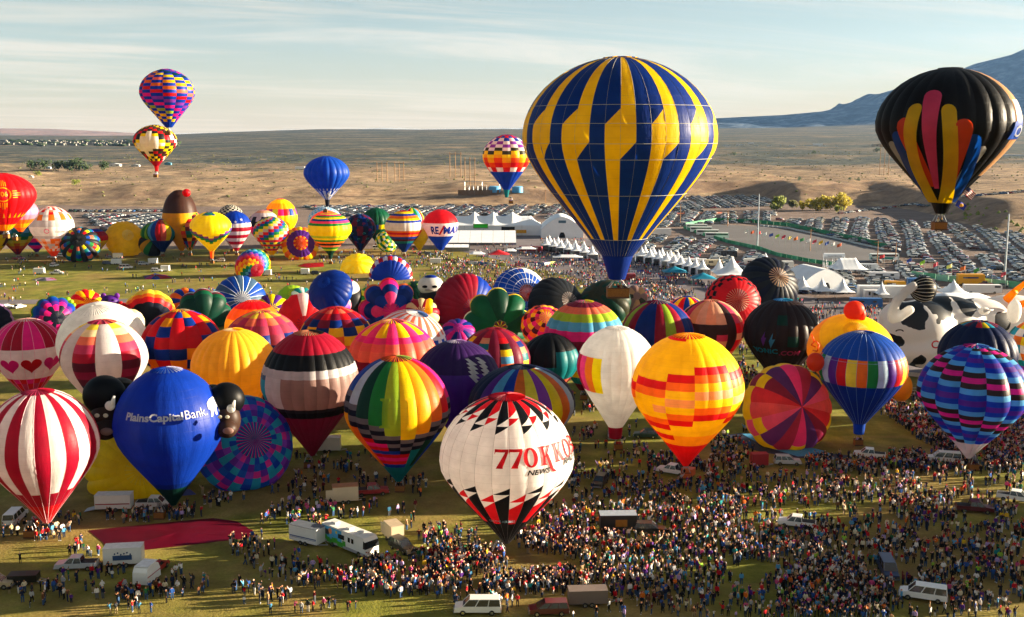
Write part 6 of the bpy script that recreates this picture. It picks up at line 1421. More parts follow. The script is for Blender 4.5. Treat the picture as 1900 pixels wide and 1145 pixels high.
barrel('large white barrel roofed tent behind the pagoda tents on the right', 1480, 1564, 541, 18, 4.4, 8.6, .25)
PG = 'white pagoda tents along the vendor street'
pg = [(1014, 466), (1028, 468), (1042, 471), (1056, 474), (1070, 477), (1086, 480), (1100, 484), (1192, 487), (1208, 490), (1224, 493), (1239, 497), (1253, 501), (1266, 504), (1280, 507), (1293, 510), (1306, 513)]
for i, (x, y) in enumerate(pg):
    w = 9.4 if x < 1120 else 11.0
    marquee('small white peaked stall tent, %s from the left of the %s run' % (nth(i if i < 7 else i-7), 'shorter middle' if i < 7 else 'longer right'), x-w*1.05, x+w*1.05, y, 7.5, 3.0, 7.4, 1, walls=1, name='pagoda_tent', group=PG)
for i, (x, y) in enumerate([(1198, 481), (1214, 484), (1230, 487), (1246, 491), (1260, 494), (1020, 461), (1036, 464), (1052, 467), (1068, 470), (1084, 473)]):
    marquee('small white stall tent in the rear rank, %s of the %s' % (nth(i if i < 5 else i-5), 'right hand run' if i < 5 else 'middle run'), x-9, x+9, y, 7, 3.0, 7.0, 1, walls=1, name='pagoda_tent', group=PG)
marquee('tall sharp peaked white pagoda at the near end of the street', 1322, 1352, 519, 8, 3.2, 9, 1, walls=0, name='pagoda_tent', group=PG); marquee('widest white pagoda tent in front of the tipped black balloon', 1330, 1398, 527, 14, 3.6, 10.5, 1, walls=0, name='pagoda_tent', group=PG)
for x, y, w, l_ in ((1495, 553, 34, 'white pagoda at the left of three beside the barrel roofed tent'), (1531, 556, 34, 'middle white pagoda below the barrel roofed tent'), (1570, 558, 36, 'right white pagoda below the barrel roofed tent'), (1640, 562, 22, 'small white pagoda behind the cow leg'), (1782, 562, 50, 'white pagoda behind the cow back'), (1424, 503, 34, 'white peaked tent between the campers')):
    marquee(l_, x-w/2, x+w/2, y, w*.28, 3.0, 7.8, 1, walls=0, name='pagoda_tent', group=PG)
marquee('white tent with two sharp peaks left of the lettered trailer', 1548, 1612, 518, 14, 4, 10.5, 2, walls=0)
marquee('white tent with a flat pale roof behind the cow', 1740, 1850, 575, 16, 3.6, 5.4, 2, walls=0)
for x, y, l_ in ((1254, 519, 'first teal canopy, the farther of the two'), (1307, 532, 'second teal canopy, the nearer of the two')): marquee(l_, x-23, x+23, y, 8, 3.0, 5.2, 1, col='#0e7896', walls=0, name='canopy_tent', group='teal canopies', sharp=1.1)
marquee('red canopy among the white stands behind the crowd', 905, 945, 484, 7, 2.8, 5.0, 1, col='#c01c24', walls=0, name='canopy_tent', sharp=1.1)
for x0, x1, y, l_ in ((958, 995, 472, 'white stall roof left of the red food trailer'), (935, 958, 476, 'small white marquee above the red canopy'), (1026, 1082, 488, 'long white stall row hung with bunting'), (870, 900, 482, 'white seating canopy in front of the stage roof')): marquee(l_, x0, x1, y, 6, 2.6, 4.2, 2, walls=0, name='stall_tent', group='small white stalls')
boxy('food_trailer', 'trailer', 'dark red food trailer between the stalls', 985, 468, -12, 12, 2.5, 2.6, '#7a1420', [('serving_hatch', 0, 8, 1.7, .9, '#d8c0b8')]); boxy('food_trailer', 'trailer', 'small red hut right of the flying basket', 1166, 520, -4, 6, 2.5, 2.6, '#8a1a22', (), None, .1, False)
# barrier banners
def low_wall(name, label, pts, h, cols, seg=2.4, cat='barrier', group=None, thick=.12, kind=None, z=0):
    ps = [G(*p) for p in pts]; base = ps[0]; o = empty(name, (base.x, base.y, 0)); tag(o, label, cat, group, kind); n_ = 0
    for a, b in zip(ps, ps[1:]):
        L_ = (b-a).length; k = max(1, int(L_/seg)); an = atan2(b.y-a.y, b.x-a.x)
        for i in range(k):
            c = a.lerp(b, (i+.5)/k)-base; m = MB(); m.box((c.x, c.y, h/2+.03+z), (L_/k*.94, thick, h), 0, an); m.build('panel', solid(cols[n_ % len(cols)], .7), o); n_ += 1
    return o
low_wall('banner_fence', 'fence hung with white and coloured banners behind the crowd', [(868, 489), (905, 492), (955, 494), (1010, 493), (1030, 490)], 1.3, ['#dcdcdc', '#3a6ea8', '#d8d8d0', '#b8c060', '#e0e0e0', '#a84858'], 4)
low_wall('green_fence', 'green mesh fence on the near side of the dark lot', [(1268, 424), (1300, 436), (1350, 451), (1410, 464), (1440, 475), (1500, 487), (1556, 495)], 1.9, ['#187a50', '#1c8458', '#3a9a70'], 4.5)
low_wall('green_fence', 'green mesh fence on the far side of the dark lot', [(1272, 420), (1330, 411), (1400, 414), (1460, 420), (1540, 436), (1600, 449), (1646, 461)], 2.4, ['#15704a', '#1a7c52'], 6)
low_wall('concrete_barrier', 'row of pale concrete blocks along the far green fence', [(1410, 419), (1460, 424), (1540, 441), (1600, 455), (1640, 464)], .85, ['#b8bcc0'], 4, thick=.5)
low_wall('green_fence', 'pale green screened fence at the edge of the big right lot', [(1690, 514), (1760, 523), (1840, 530), (1900, 536)], 2.6, ['#7ab894', '#5aa880', '#8cc8a8'], 5)
low_wall('orange_mesh', 'orange safety mesh behind the pagoda tents', [(1335, 486), (1375, 490), (1396, 494)], 1.1, ['#c8482a'], 4); low_wall('orange_mesh', 'faded orange mesh along the far lot', [(1215, 399), (1300, 397), (1340, 396)], 1.1, ['#c07058'], 5)
low_wall('spectator_rail', 'white barrier rail behind the front crowd at the right', [(1682, 697), (1740, 705), (1760, 722)], 1.0, ['#c8c8c4'], 3)
# bunting
a, b_ = P(1052, 470, G(1052, 480).y), P(1252, 512, G(1252, 524).y); m = MB(); cols_ = ['#c01c24', '#e0e0e0', '#2444a0']
for i in range(48):
    p, q = a.lerp(b_, i/48), a.lerp(b_, (i+1)/48); sag = 1.2*sin(pi*(i/12 % 1.0)); p = p-Vector((0, 0, sag)); q = q-Vector((0, 0, sag))
    m.add([p-a, q-a, (p+q)/2-a-Vector((0, 0, 1.5)), (p+q)/2-a+Vector((0, .15, -.4))], [(0, 1, 2), (0, 2, 3), (1, 3, 2), (0, 3, 1)], (i//3) % 3)
o = m.build('bunting', [solid(c, .6) for c in cols_], None, a); tag(o, 'red, white and blue bunting strung over the crowd', 'bunting')
# pavilion sign
g0 = G(1545, 503); o = empty('park_sign', (g0.x, g0.y, .05)); tag(o, 'white cylinder sign on a white scaffold at the park gate', 'sign'); kq = pxm(g0.y)
m = MB(); zz = P(1545, 475, g0.y).z; m.tube((-18*kq, 0, zz), (20*kq, 0, zz), 5.2*kq, n=24); m.build('sign_drum', WHITE, o)
flat_text('lettering', 'BALLOON FIESTA PARK', 2.2*kq*1.5, (1*kq, -5.3*kq, zz), 0, '#44304a', o, wx=.75)
for x in (-17, -11, 0, 9, 15, 19):
    m = MB(); m.tube((x*kq, -1.2, 0), (x*kq, -1.2, zz), .12, n=6); m.tube((x*kq, 1.2, 0), (x*kq, 1.2, zz), .12, n=6); m.tube((x*kq, -1.2, zz*.1), (x*kq, 1.2, zz*.7), .07, n=4); m.build('scaffold_leg', WHITE, o)

# poles
def pole(label, x, ytop, ybase, r, c, arms=0, name='pole', group=None, cat='pole'):
    g_ = G(x, ybase); z_ = tz(g_.x, g_.y)
    if z_ > .3:
        z_ = 0
        for _ in range(14): g_ = G(x, ybase, z_); z_ = .5*z_+.5*tz(g_.x, g_.y)
    t = P(x, ytop, g_.y).z; o = empty(name, (g_.x, g_.y, z_)); tag(o, label, cat, group); m = MB(); m.tube((0, 0, 0), (0, 0, t-z_), r, r*.6, 8); m.build('shaft', solid(c, .5, .2 if c != '#8a6038' else 0), o)
    for i in range(arms): m = MB(); m.box((0, 0, t-z_-.8-i*1.6), (3.2, .2, .2)); m.build('crossarm', solid(c, .6), o)
    return o
pole('tall steel light pole at the left of the dark lot', 1405, 360, 461, .45, '#8d98a4', 0, 'light_pole', 'tall steel light poles', 'light pole')
pole('tall steel light pole near the right edge, behind the yellow truck', 1863, 397, 523, .5, '#98a2ac', 0, 'light_pole', 'tall steel light poles', 'light pole')
UP = 'wooden utility poles round the lots'
for x, y0, y1, l_ in ((1503, 425, 466, 'wooden pole standing in the dark lot'), (1627, 447, 497, 'wooden pole in front of the teal coach'), (1661, 449, 492, 'wooden pole right of the teal coach'), (1350, 390, 420, 'wooden pole behind the coaches'), (1262, 378, 418, 'wooden pole left of the coaches'), (1175, 352, 392, 'wooden pole showing beside the huge blue balloon'), (1012, 352, 371, 'wooden pole at the substation fence')): pole(l_, x, y0, y1, .28, '#8a6038', 1, 'utility_pole', UP, 'utility pole')
def pylon(x, y0, y1, l_, sp=9):
    g_ = G(x, y1, 14); D = g_.y; z0 = tz(g_.x, D); t = P(x, y0, D).z; o = empty('power_pylon', (g_.x, D, z0)); tag(o, l_, 'power pylon', 'timber pylons crossing the tan plain')
    k = pxm(D)*sp
    for s_ in (-1, 0, 1): m = MB(); m.tube((s_*k, 0, 0), (s_*k, 0, t-z0), .4, .3, 6); m.build('timber_post', solid('#8a6a48', .8), o)
    m = MB(); m.box((0, 0, (t-z0)*.92), (k*2.4, .5, .5)); m.build('crossarm', solid('#8a6a48', .8), o)
for i, (x, y0, y1, s_) in enumerate(((709, 301, 331, 9), (741, 300, 331, 8), (845, 282, 330, 10), (872, 292, 345, 9), (1640, 268, 322, 8), (1012, 300, 340, 7))): pylon(x, y0, y1, ['three post timber pylon, leftmost of the pair on the tan plain', 'three post timber pylon right of the leftmost one', 'tall timber pylon above the substation', 'timber pylon just above the blue substation tank', 'timber pylon left of the black balloon', 'timber pylon beside the rainbow banded balloon'][i], s_)
# substation
g0 = G(890, 377, 0); ss = empty('substation', (g0.x, g0.y, tz(g0.x, g0.y))); tag(ss, 'electrical substation with steel frames behind a brown wall', 'substation'); kq = pxm(g0.y)
for i in range(5): m = MB(); m.box(((-32+i*15)*kq, 0, 2.4), (14.6*kq, .4, 4.8)); m.build('wall_panel', solid('#6a5648', .8), ss)
for i in range(9):
    x = (-28+i*8)*kq; m = MB(); h_ = 12 if i % 4 == 0 else 8; m.tube((x, 8, 0), (x, 8, h_), .25, n=4); m.tube((x, 14, 0), (x, 14, h_), .25, n=4); m.box((x, 11, h_), (.4, 7, .4)); m.build('steel_frame', STEEL, ss)
m = MB(); m.box((0, 8, 12), (62*kq, .5, .5)); m.box((0, 8, 8), (62*kq, .3, .3)); m.build('steel_beam', STEEL, ss)
for x, w, l_ in ((918, 22, 'larger blue tank beside the substation'), (960, 20, 'smaller blue tank right of the substation')):
    g_ = G(x, 376); o = empty('blue_tank', (g_.x, g_.y-3, tz(g_.x, g_.y-3))); tag(o, l_, 'tank', 'blue tanks'); m = MB(); m.tube((0, 0, 0), (0, 0, 5), w/2*kq, n=24); m.build('shell', solid('#3f8cc0', .6), o); m = MB(); m.tube((0, 0, 5), (0, 0, 5.6), w/2*kq*1.03, w/3*kq, 24); m.build('lid', solid('#58a0cc', .6), o)
# flags of the flag row
FCOL = ['#d8d8d8', '#c8501c', '#c01c28', '#e0e0e0', '#3048a0', '#9ac83c', '#c02040', '#e0d070', '#d86a20', '#30884c', '#e8e8e8', '#c83c50', '#e0b020', '#4060b0']
FN = ['white', 'orange', 'red', 'pale', 'dark blue', 'light green', 'crimson', 'cream', 'rust', 'green', 'plain white', 'rose', 'yellow', 'blue']
for i in range(26):
    x = 1388+i*11.5 if i < 16 else 1640+(i-16)*25; y1 = 448+i*1.9 if i < 16 else 500+(i-16)*4.0
    g_ = G(x, y1); o = empty('flagpole', (g_.x, g_.y, .05)); h_ = 7.0
    tag(o, '%s flag, %s from the left in the %s' % (FN[i % 14], nth(i if i < 16 else i-16), 'row by the dark lot' if i < 16 else 'sparse row at the right'), 'flag', 'thin flagpoles by the lots')
    m = MB(); m.tube((0, 0, 0), (0, 0, h_), .07, n=5); m.build('pole', STEEL, o)
    V, Fc = [], []
    for q in range(6):
        for s_ in (0, 1): V.append((-.1-q*.42, .25*sin(q*1.1+i), h_-.1-s_*1.5-q*.18))
    for q in range(5): Fc.append((q*2, q*2+1, q*2+3, q*2+2))
    mk('cloth', V, Fc, solid(FCOL[i % 14], .6), o)
# flags trailing from the black balloon
def flyflag(label, x, y, w, h, ang, D, build):
    c = P(x, y, D); o = empty('trailing_flag', c); tag(o, label, 'flag', 'flags trailing below the black balloon'); k = pxm(D); build(o, w*k, h*k, radians(ang))
    r_ = MB(); t = P(1756, 372, D)-c; r_.tube((0, 0, 0), t, .03, n=3); r_.build('cord', STEEL, o)
def usf(o, w, h, a):
    ca, sa = cos(a), sin(a)
    def st(x0, x1, z0, z1, c, nm, dy=0):
        V = []
        for i in range(7):
            x = x0+(x1-x0)*i/6
            for z in (z0, z1): V.append((x*ca-z*sa, dy+.25*sin(x/w*5), x*sa+z*ca))
        mk(nm, V, [(i*2, i*2+1, i*2+3, i*2+2) for i in range(6)], solid(c, .6), o)
    for i in range(9): st(-w/2, w/2, h/2-h*(i+1)/9, h/2-h*i/9, '#b01828' if i % 2 == 0 else '#e0e0e0', 'stripe')
    st(-w/2, -w/8, 0, h/2, '#1c2860', 'canton', -.05)
def blf(o, w, h, a):
    ca, sa = cos(a), sin(a); V = []
    for i in range(7):
        x = -w/2+w*i/6
        for z in (-h/2, h/2): V.append((x*ca-z*sa, .2*sin(x/w*5), x*sa+z*ca))
    mk('cloth', V, [(i*2, i*2+1, i*2+3, i*2+2) for i in range(6)], solid('#1c2c9c', .6), o); m = MB(); m.ico((0, -.1, 0), h*.3, 0, 2, (1.2, .3, 1)); m.build('sun_emblem', solid('#f0a820', .6), o)
flyflag('american flag trailing on a cord below the black balloon', 1799, 359, 22, 14, -38, 150, usf); flyflag('blue flag with an orange emblem below the american flag', 1783, 381, 20, 11, -28, 150, blf)

# ------------------------------------------------------------------ trees, bushes, houses
def leafmat(c0, c1, c2):
    m, N, L = new_mat('foliage_'+c1.strip('#')); g = N.new('ShaderNodeNewGeometry'); nz = noise_n(N, L, g.outputs['Position'], .5, 4, .7)
    c = ramp_n(N, L, nz, [(.3, lin(c0)), (.5, lin(c1)), (.7, lin(c2))]); p = N.new('ShaderNodeBsdfPrincipled'); L.new(c, p.inputs['Base Color']); p.inputs['Roughness'].default_value = .8
    t = N.new('ShaderNodeBsdfTranslucent'); L.new(c, t.inputs['Color']); ms = N.new('ShaderNodeMixShader'); ms.inputs[0].default_value = .3; L.new(p.outputs[0], ms.inputs[1]); L.new(t.outputs[0], ms.inputs[2]); return finish(m, N, L, ms.outputs[0])
YL, GL, DL, SL = leafmat('#6a6a18', '#a89a24', '#cdb832'), leafmat('#3c5018', '#6f7a26', '#98963a'), leafmat('#1c2a14', '#2e4220', '#45582c'), leafmat('#4a5030', '#6a6c3c', '#85824c')
BARK = solid('#4e4032', .9)
def tree(label, loc, h, w, mat, rnd, group, n=420, cat='tree', name='tree'):
    o = empty(name, loc); tag(o, label, cat, group); t = MB(); t.tube((0, 0, 0), (0, 0, h*.5), h*.035, h*.02, 7)
    for i in range(5):
        a = rnd.random()*6.28; t.tube((0, 0, h*(.2+.06*i)), (cos(a)*w*.3, sin(a)*w*.3, h*(.5+.08*i)), h*.015, h*.006, 5)
    t.build('trunk', BARK, o); V, Fc = [], []
    cl = [(rnd.gauss(0, w*.2), rnd.gauss(0, w*.2), h*(.35+.5*rnd.random()), w*(.16+.14*rnd.random())) for _ in range(9)]
    for _ in range(n):
        cx_, cy_, cz_, r_ = rnd.choice(cl); d = Vector((rnd.gauss(0, 1), rnd.gauss(0, 1), rnd.gauss(0, 1))).normalized()*r_*rnd.uniform(.6, 1.12); c = Vector((cx_, cy_, cz_))+d
        a_ = Vector((rnd.gauss(0, 1), rnd.gauss(0, 1), rnd.gauss(0, 1))).normalized(); b_ = a_.orthogonal().normalized(); s_ = w*rnd.uniform(.035, .08); k = len(V)
        V += [c+a_*s_, c+b_*s_, c-a_*s_, c-b_*s_]; Fc.append((k, k+1, k+2, k+3))
    mk('crown', V, Fc, mat, o); return o
rt = random.Random(5)
for x, y, h, w, m_, l_ in ((1441, 391, 23, 30, GL, 'green tree, leftmost of the yellowing row'), (1470, 388, 16, 18, SL, 'small dull green tree second in the yellowing row'), (1489, 390, 16, 17, YL, 'small yellow tree left of the middle of the row'), (1517, 391, 25, 33, YL, 'broad yellow green tree in the middle of the row'), (1541, 390, 16, 18, SL, 'dull green tree just left of the tallest one'), (1566, 391, 30, 34, YL, 'tallest, bright yellow tree of the row'), (1554, 394, 12, 14, GL, 'low green bush in front of the tallest yellow tree'), (1700, 374, 9, 11, GL, 'small round tree left of the black balloon basket')):
    g_ = G(x, y); k = pxm(g_.y); zz = tz(g_.x, g_.y); tree(l_, (g_.x, g_.y, zz), h*k, w*k, m_, rt, 'yellowing trees beside the lots', 900)
def onplain(x, y):
    z_ = 10
    for _ in range(25): g_ = G(x, y, z_); z_ = .6*z_+.4*tz(g_.x, g_.y)
    return g_.x, g_.y, tz(g_.x, g_.y)
for i, (x, y, h, w, l_) in enumerate(((62, 315, 15, 24, 'dark tree at the left end of the far grove'), (83, 314, 17, 24, 'dark tree second in the far grove'), (108, 318, 19, 26, 'dark tree in the middle of the far grove'), (126, 317, 18, 26, 'broad dark tree right of the grove middle'), (143, 317, 20, 30, 'largest dark tree of the far grove'), (160, 317, 13, 18, 'small dark tree at the right end of the grove'), (193, 317, 16, 22, 'lone dark tree right of the far grove'), (71, 327, 11, 12, 'small yellowish tree below the far grove'), (141, 345, 12, 16, 'round bush on the tan bank at the left'), (1362, 289, 7, 10, 'dark round tree on the far right plain'), (1510, 286, 6, 8, 'small dark tree on the plain left of the black balloon'), (1628, 283, 9, 12, 'dark tree beside the pale tower block'), (1484, 336, 9, 9, 'green bush on the tan field right of the huge balloon'), (1577, 335, 6, 8, 'first of two green bushes on the tan field'), (1592, 336, 6, 9, 'second of two green bushes on the tan field'))):
    p = onplain(x, y); k = pxm(p[1]); tree(l_, p, h*k, w*k, GL if i in (7, 8) else DL, rt, 'trees on the far plain', 260)
# scrub over the bluffs
V, Fc = [], []
for _ in range(2600):
    x, y = rt.uniform(-900, 900), rt.uniform(780, 2300)
    if abs(x) > y*.52: continue
    z = tz(x, y)
    if z < 2 or fbm(x*.006, y*.004, 3.0, 3) < -.25: continue
    s_ = rt.uniform(.5, 1.7); b = MB(); n_ = 5
    k = len(V); V.append((x, y, z+s_*.9))
    for i in range(n_): a = 6.28*i/n_+rt.random(); V.append((x+cos(a)*s_, y+sin(a)*s_, z+s_*rt.uniform(.1, .5)))
    for i in range(n_): V.append((x+cos(6.28*i/n_)*s_*.7, y+sin(6.28*i/n_)*s_*.7, z-.3))
    for i in range(n_): j = (i+1) % n_; Fc.append((k, k+1+i, k+1+j)); Fc.append((k+1+i, k+1+n_+i, k+1+n_+j, k+1+j))
o = mk('desert_scrub', V, Fc, SL); tag(o, 'low desert scrub dotted over the tan bluffs', 'scrub', None, 'stuff')
V, Fc = [], []
for _ in range(500):
    x, y = rt.uniform(190, 420), rt.uniform(600, 800); z = tz(x, y)
    if z < 1 or z > 9: continue
    s_ = rt.uniform(.8, 2.2); k = len(V); V.append((x, y, z+s_))
    for i in range(6): a = 1.047*i; V.append((x+cos(a)*s_, y+sin(a)*s_, z-.2))
    for i in range(6): Fc.append((k, k+1+i, k+1+(i+1) % 6))
o = mk('slope_scrub', V, Fc, GL); tag(o, 'green scrub on the slope below the hilltop cars', 'scrub', None, 'stuff')
def house(label, x, y, w, h, c, rc, group='houses on the far plain', name='house', cat='house'):
    p = onplain(x, y); k = pxm(p[1]); W_, H_ = w*k, h*k; o = empty(name, p); tag(o, label, cat, group); m = MB(); m.box((0, 0, H_*.35), (W_, W_*.5, H_*.7)); m.build('wall', solid(c, .8), o)
    m = MB(); m.prism([(-W_*.53, H_*.7), (0, H_), (W_*.53, H_*.7)], -W_*.27, W_*.27); m.build('roof', solid(rc, .7), o)
    for s_ in (-1, 1): m = MB(); m.box((s_*W_*.25, -W_*.25-.05, H_*.38), (W_*.14, .1, H_*.25)); m.build('window', GLASS, o)
for a in ((214, 309, 20, 6, '#d8d4c8', '#c8ccd0', 'white roofed house right of the lone dark tree'), (252, 309, 14, 4, '#c8c8c0', '#b8bcc0', 'low pale house further right on the plain'), (312, 306, 12, 5, '#4c8aa0', '#3c7a94', 'small blue house below the zigzag balloon'), (90, 313, 9, 4, '#a8c0d0', '#98b0c0', 'small pale blue shed within the far grove'), (58, 330, 8, 4, '#dcdcdc', '#dcdcdc', 'white shed at the left of the tan bank'), (1632, 272, 26, 6, '#b8a890', '#a89880', 'wide tan block left of the black balloon')): house(a[6], *a[:6])
for x, y, w, h, l_ in ((557, 315, 17, 6, 'white semi trailer alone on the tan plain'), (1517, 271, 18, 5, 'white truck on the far highway, right of the huge balloon'), (1393, 269, 9, 4, 'small white truck on the far highway')):
    p = onplain(x, y); k = pxm(p[1]); o = empty('highway_truck', p, 0); tag(o, l_, 'truck', 'trucks on the far plain'); m = MB(); m.box((0, 0, h*k*.55), (w*k, 3, h*k*.8)); m.build('cargo_box', solid('#dcdcdc', .5), o); m = MB(); m.box((0, 0, h*k*.08), (w*k*.8, 2.4, h*k*.16)); m.build('wheel', RUBBER, o)
# far settlement and highway traffic: too many and too small to tell apart
V = MB(); rt2 = random.Random(3)
for _ in range(200):
    x, y = rt2.uniform(0, 330), rt2.uniform(262, 271); p = onplain(x, y); V.box((p[0], p[1], p[2]+3), (rt2.uniform(8, 24), 8, 6))
o = V.build('far_settlement', solid('#77746e', .8)); tag(o, 'pale roofs of a far settlement below the mesa', 'settlement', None, 'stuff')
V = MB()
for _ in range(70):
    x, y = rt2.uniform(0, 330), rt2.uniform(262, 272); p = onplain(x, y); V.ico((p[0], p[1], p[2]+4), rt2.uniform(6, 13), 0, 1, (1.8, 1, .5), .2)
o = V.build('far_trees', DL); tag(o, 'dark trees of the far settlement', 'trees', None, 'stuff')
V = MB()
for _ in range(60):
    x = rt2.choice((rt2.uniform(1335, 1640), rt2.uniform(1840, 1900))); p = onplain(x, 270.5+rt2.uniform(0, 1.5)+(18 if x > 1800 else 0)); V.box((p[0], p[1], p[2]+1.2), (rt2.uniform(5, 9), 2.5, 2.2))
o = V.build('highway_traffic', solid('#c0c4c8', .5)); tag(o, 'thin line of traffic on the far highway', 'traffic', None, 'stuff')
# ------------------------------------------------------------------ ground cloths
def cloth(label, pts, c, z=.06):
    ps = [G(*p) for p in pts]; b0 = ps[0]; n = len(ps); V = [(p.x-b0.x, p.y-b0.y, 0) for p in ps]+[(p.x-b0.x, p.y-b0.y, .03) for p in ps]
    Fc = [tuple(range(n-1, -1, -1)), tuple(range(n, 2*n))]+[(i, (i+1) % n, n+(i+1) % n, n+i) for i in range(n)]
    o = mk('ground_cloth', V, Fc, solid(c, .7, 0, 2, .3), loc=(b0.x, b0.y, z)); tag(o, label, 'ground cloth', 'ground cloths under the balloons')
cloth('navy ground cloth spreading under the pink and purple lying balloon', [(1346, 808), (1378, 804), (1540, 842), (1580, 846), (1560, 853), (1470, 850), (1400, 836)], '#141c38')
cloth('light blue ground cloth laid over the navy one', [(1376, 806), (1400, 806), (1530, 838), (1545, 846), (1480, 848), (1420, 830)], '#3a88b4', .11)
cloth('blue tarpaulin beside the yellow lying balloon', [(318, 914), (352, 908), (364, 918), (322, 922)], '#1c3c90')
# spectator benches
b0 = G(1700, 738); o = empty('bleacher', (b0.x, b0.y, .03)); tag(o, 'low metal bleacher behind the right hand crowd', 'bleacher')
for i in range(4): m = MB(); m.box((0, i*.9, .45+i*.4), (7, .35, .06)); m.build('bench_plank', STEEL, o); m = MB(); m.tube((-3, i*.9, 0), (-3, i*.9, .42+i*.4), .05); m.tube((3, i*.9, 0), (3, i*.9, .42+i*.4), .05); m.build('support', STEEL, o)

# ------------------------------------------------------------------ people
import numpy as np, re
SK = dict(pelvis=((0, 0, .95), .15, .11), spine=((0, 0, 1.14), .14, .10), chest=((0, 0, 1.36), .17, .115), neck=((0, 0, 1.51), .06, .06), head=((0, .015, 1.62), .085, .10), top=((0, .0, 1.72), .07, .085))
LIMB = dict(sh=((.19, 0, 1.42), .08), el=((.26, -.01, 1.16), .058), wr=((.27, .04, .93), .045), ha=((.27, .07, .84), .045), hip=((.10, 0, .88), .105), kn=((.115, .01, .49), .072), an=((.12, -.01, .10), .052), to=((.13, .14, .045), .045))
POSES = {
 'standing with arms down': {},
 'holding a camera up': {'el': (.30, .12, 1.28), 'wr': (.14, .26, 1.52), 'ha': (.07, .27, 1.60)},
 'with hands in pockets': {'el': (.33, -.08, 1.16), 'wr': (.22, .02, .96), 'ha': (.17, .06, .92)},
 'walking': {'kn': ((.11, .14, .50), (.11, -.02, .50)), 'an': ((.11, .16, .10), (.11, -.26, .16)), 'to': ((.12, .31, .06), (.12, -.16, .05)), 'wr': ((.27, -.08, .95), (.27, .18, .98)), 'ha': ((.27, -.10, .87), (.27, .24, .92))},
 'with folded arms': {'el': (.28, .08, 1.18), 'wr': (.06, .22, 1.22), 'ha': (-.04, .22, 1.24)},
 'pointing up': {'el': ((.27, -.01, 1.16), (.34, .05, 1.58)), 'wr': ((.27, .04, .93), (.40, .12, 1.80)), 'ha': ((.27, .07, .84), (.42, .14, 1.90))},
 'with arms spread wide': {'el': (.48, 0, 1.42), 'wr': (.74, 0, 1.43), 'ha': (.84, 0, 1.43)}}
def person_mesh(pose, sub):
    names, co, rad, ed = [], [], [], []
    def add(nm, c, rx, ry, par=None):
        names.append(nm); co.append(c); rad.append((rx, ry))
        if par is not None: ed.append((par, len(co)-1))
        return len(co)-1
    p = add('pelvis', *SK['pelvis']); s = add('spine', *SK['spine'], p); c = add('chest', *SK['chest'], s); n = add('neck', *SK['neck'], c); h = add('head', *SK['head'], n); add('top', *SK['top'], h)
    pd = POSES[pose]
    for si, sg in enumerate((1, -1)):
        def L_(k):
            v = pd.get(k, LIMB[k][0]); v = v[si] if isinstance(v[0], tuple) else v
            return (v[0]*sg, v[1], v[2]), LIMB[k][1], LIMB[k][1]
        q = c
        for k in ('sh', 'el', 'wr', 'ha'): q = add(k, *L_(k), q)
        q = p
        for k in ('hip', 'kn', 'an', 'to'): q = add(k, *L_(k), q)
    me = bpy.data.meshes.new('sk'); me.from_pydata(co, ed, []); ob = bpy.data.objects.new('sk', me); COL.objects.link(ob)
    ob.modifiers.new('skin', 'SKIN')
    if not me.skin_vertices:
        me.attributes.new
    sv = me.skin_vertices[0].data if me.skin_vertices else None
    if sv is None:
        bpy.context.view_layer.objects.active = ob; ob.select_set(True); bpy.ops.object.skin_root_mark({'object': ob}) ; sv = me.skin_vertices[0].data
    for i, r in enumerate(rad): sv[i].radius = r
    for i in range(len(rad)): sv[i].use_root = (i == 0)
    if sub: m2 = ob.modifiers.new('sub', 'SUBSURF'); m2.levels = sub; m2.render_levels = sub
    bpy.context.view_layer.update(); dg = bpy.context.evaluated_depsgraph_get(); out_ = bpy.data.meshes.new_from_object(ob.evaluated_get(dg))
    bpy.data.objects.remove(ob); bpy.data.meshes.remove(me)
    segs = [(np.array(co[a]), np.array(co[b]), names[b]) for a, b in ed]; mi = []
    for f in out_.polygons:
        q = np.array(f.center); best, bn = 9, ''
        for a, b, nm in segs:
            d = b-a; t = max(0, min(1, float(np.dot(q-a, d)/np.dot(d, d)))); l = float(np.linalg.norm(q-a-d*t))
            if l < best: best, bn, bt = l, nm, t
        if bn in ('head', 'top') or (bn == 'neck' and bt > .6): m = 3 if (q[2] > 1.675 or q[1] < -.015) else 2
        elif bn == 'ha': m = 2
        elif bn in ('kn', 'an') or (bn == 'hip') or (bn == 'spine' and q[2] < .93): m = 1
        elif bn == 'to': m = 4
        else: m = 0
        if q[2] < .93 and m == 0 and abs(q[0]) < .19: m = 1
        mi.append(m)
    out_.materials.clear()
    for _ in range(5): out_.materials.append(None)
    out_.polygons.foreach_set('material_index', mi)
    out_.polygons.foreach_set('use_smooth', [True]*len(mi)); out_.update(); return out_, mi
if True:
    _t = bpy.data.meshes.new('probe'); _t.from_pydata([(0, 0, 0), (0, 0, 1)], [(0, 1)], []); _o = bpy.data.objects.new('probe', _t); COL.objects.link(_o); _o.modifiers.new('s', 'SKIN')
    HAS_SK = len(_t.skin_vertices) > 0
    bpy.data.objects.remove(_o); bpy.data.meshes.remove(_t)
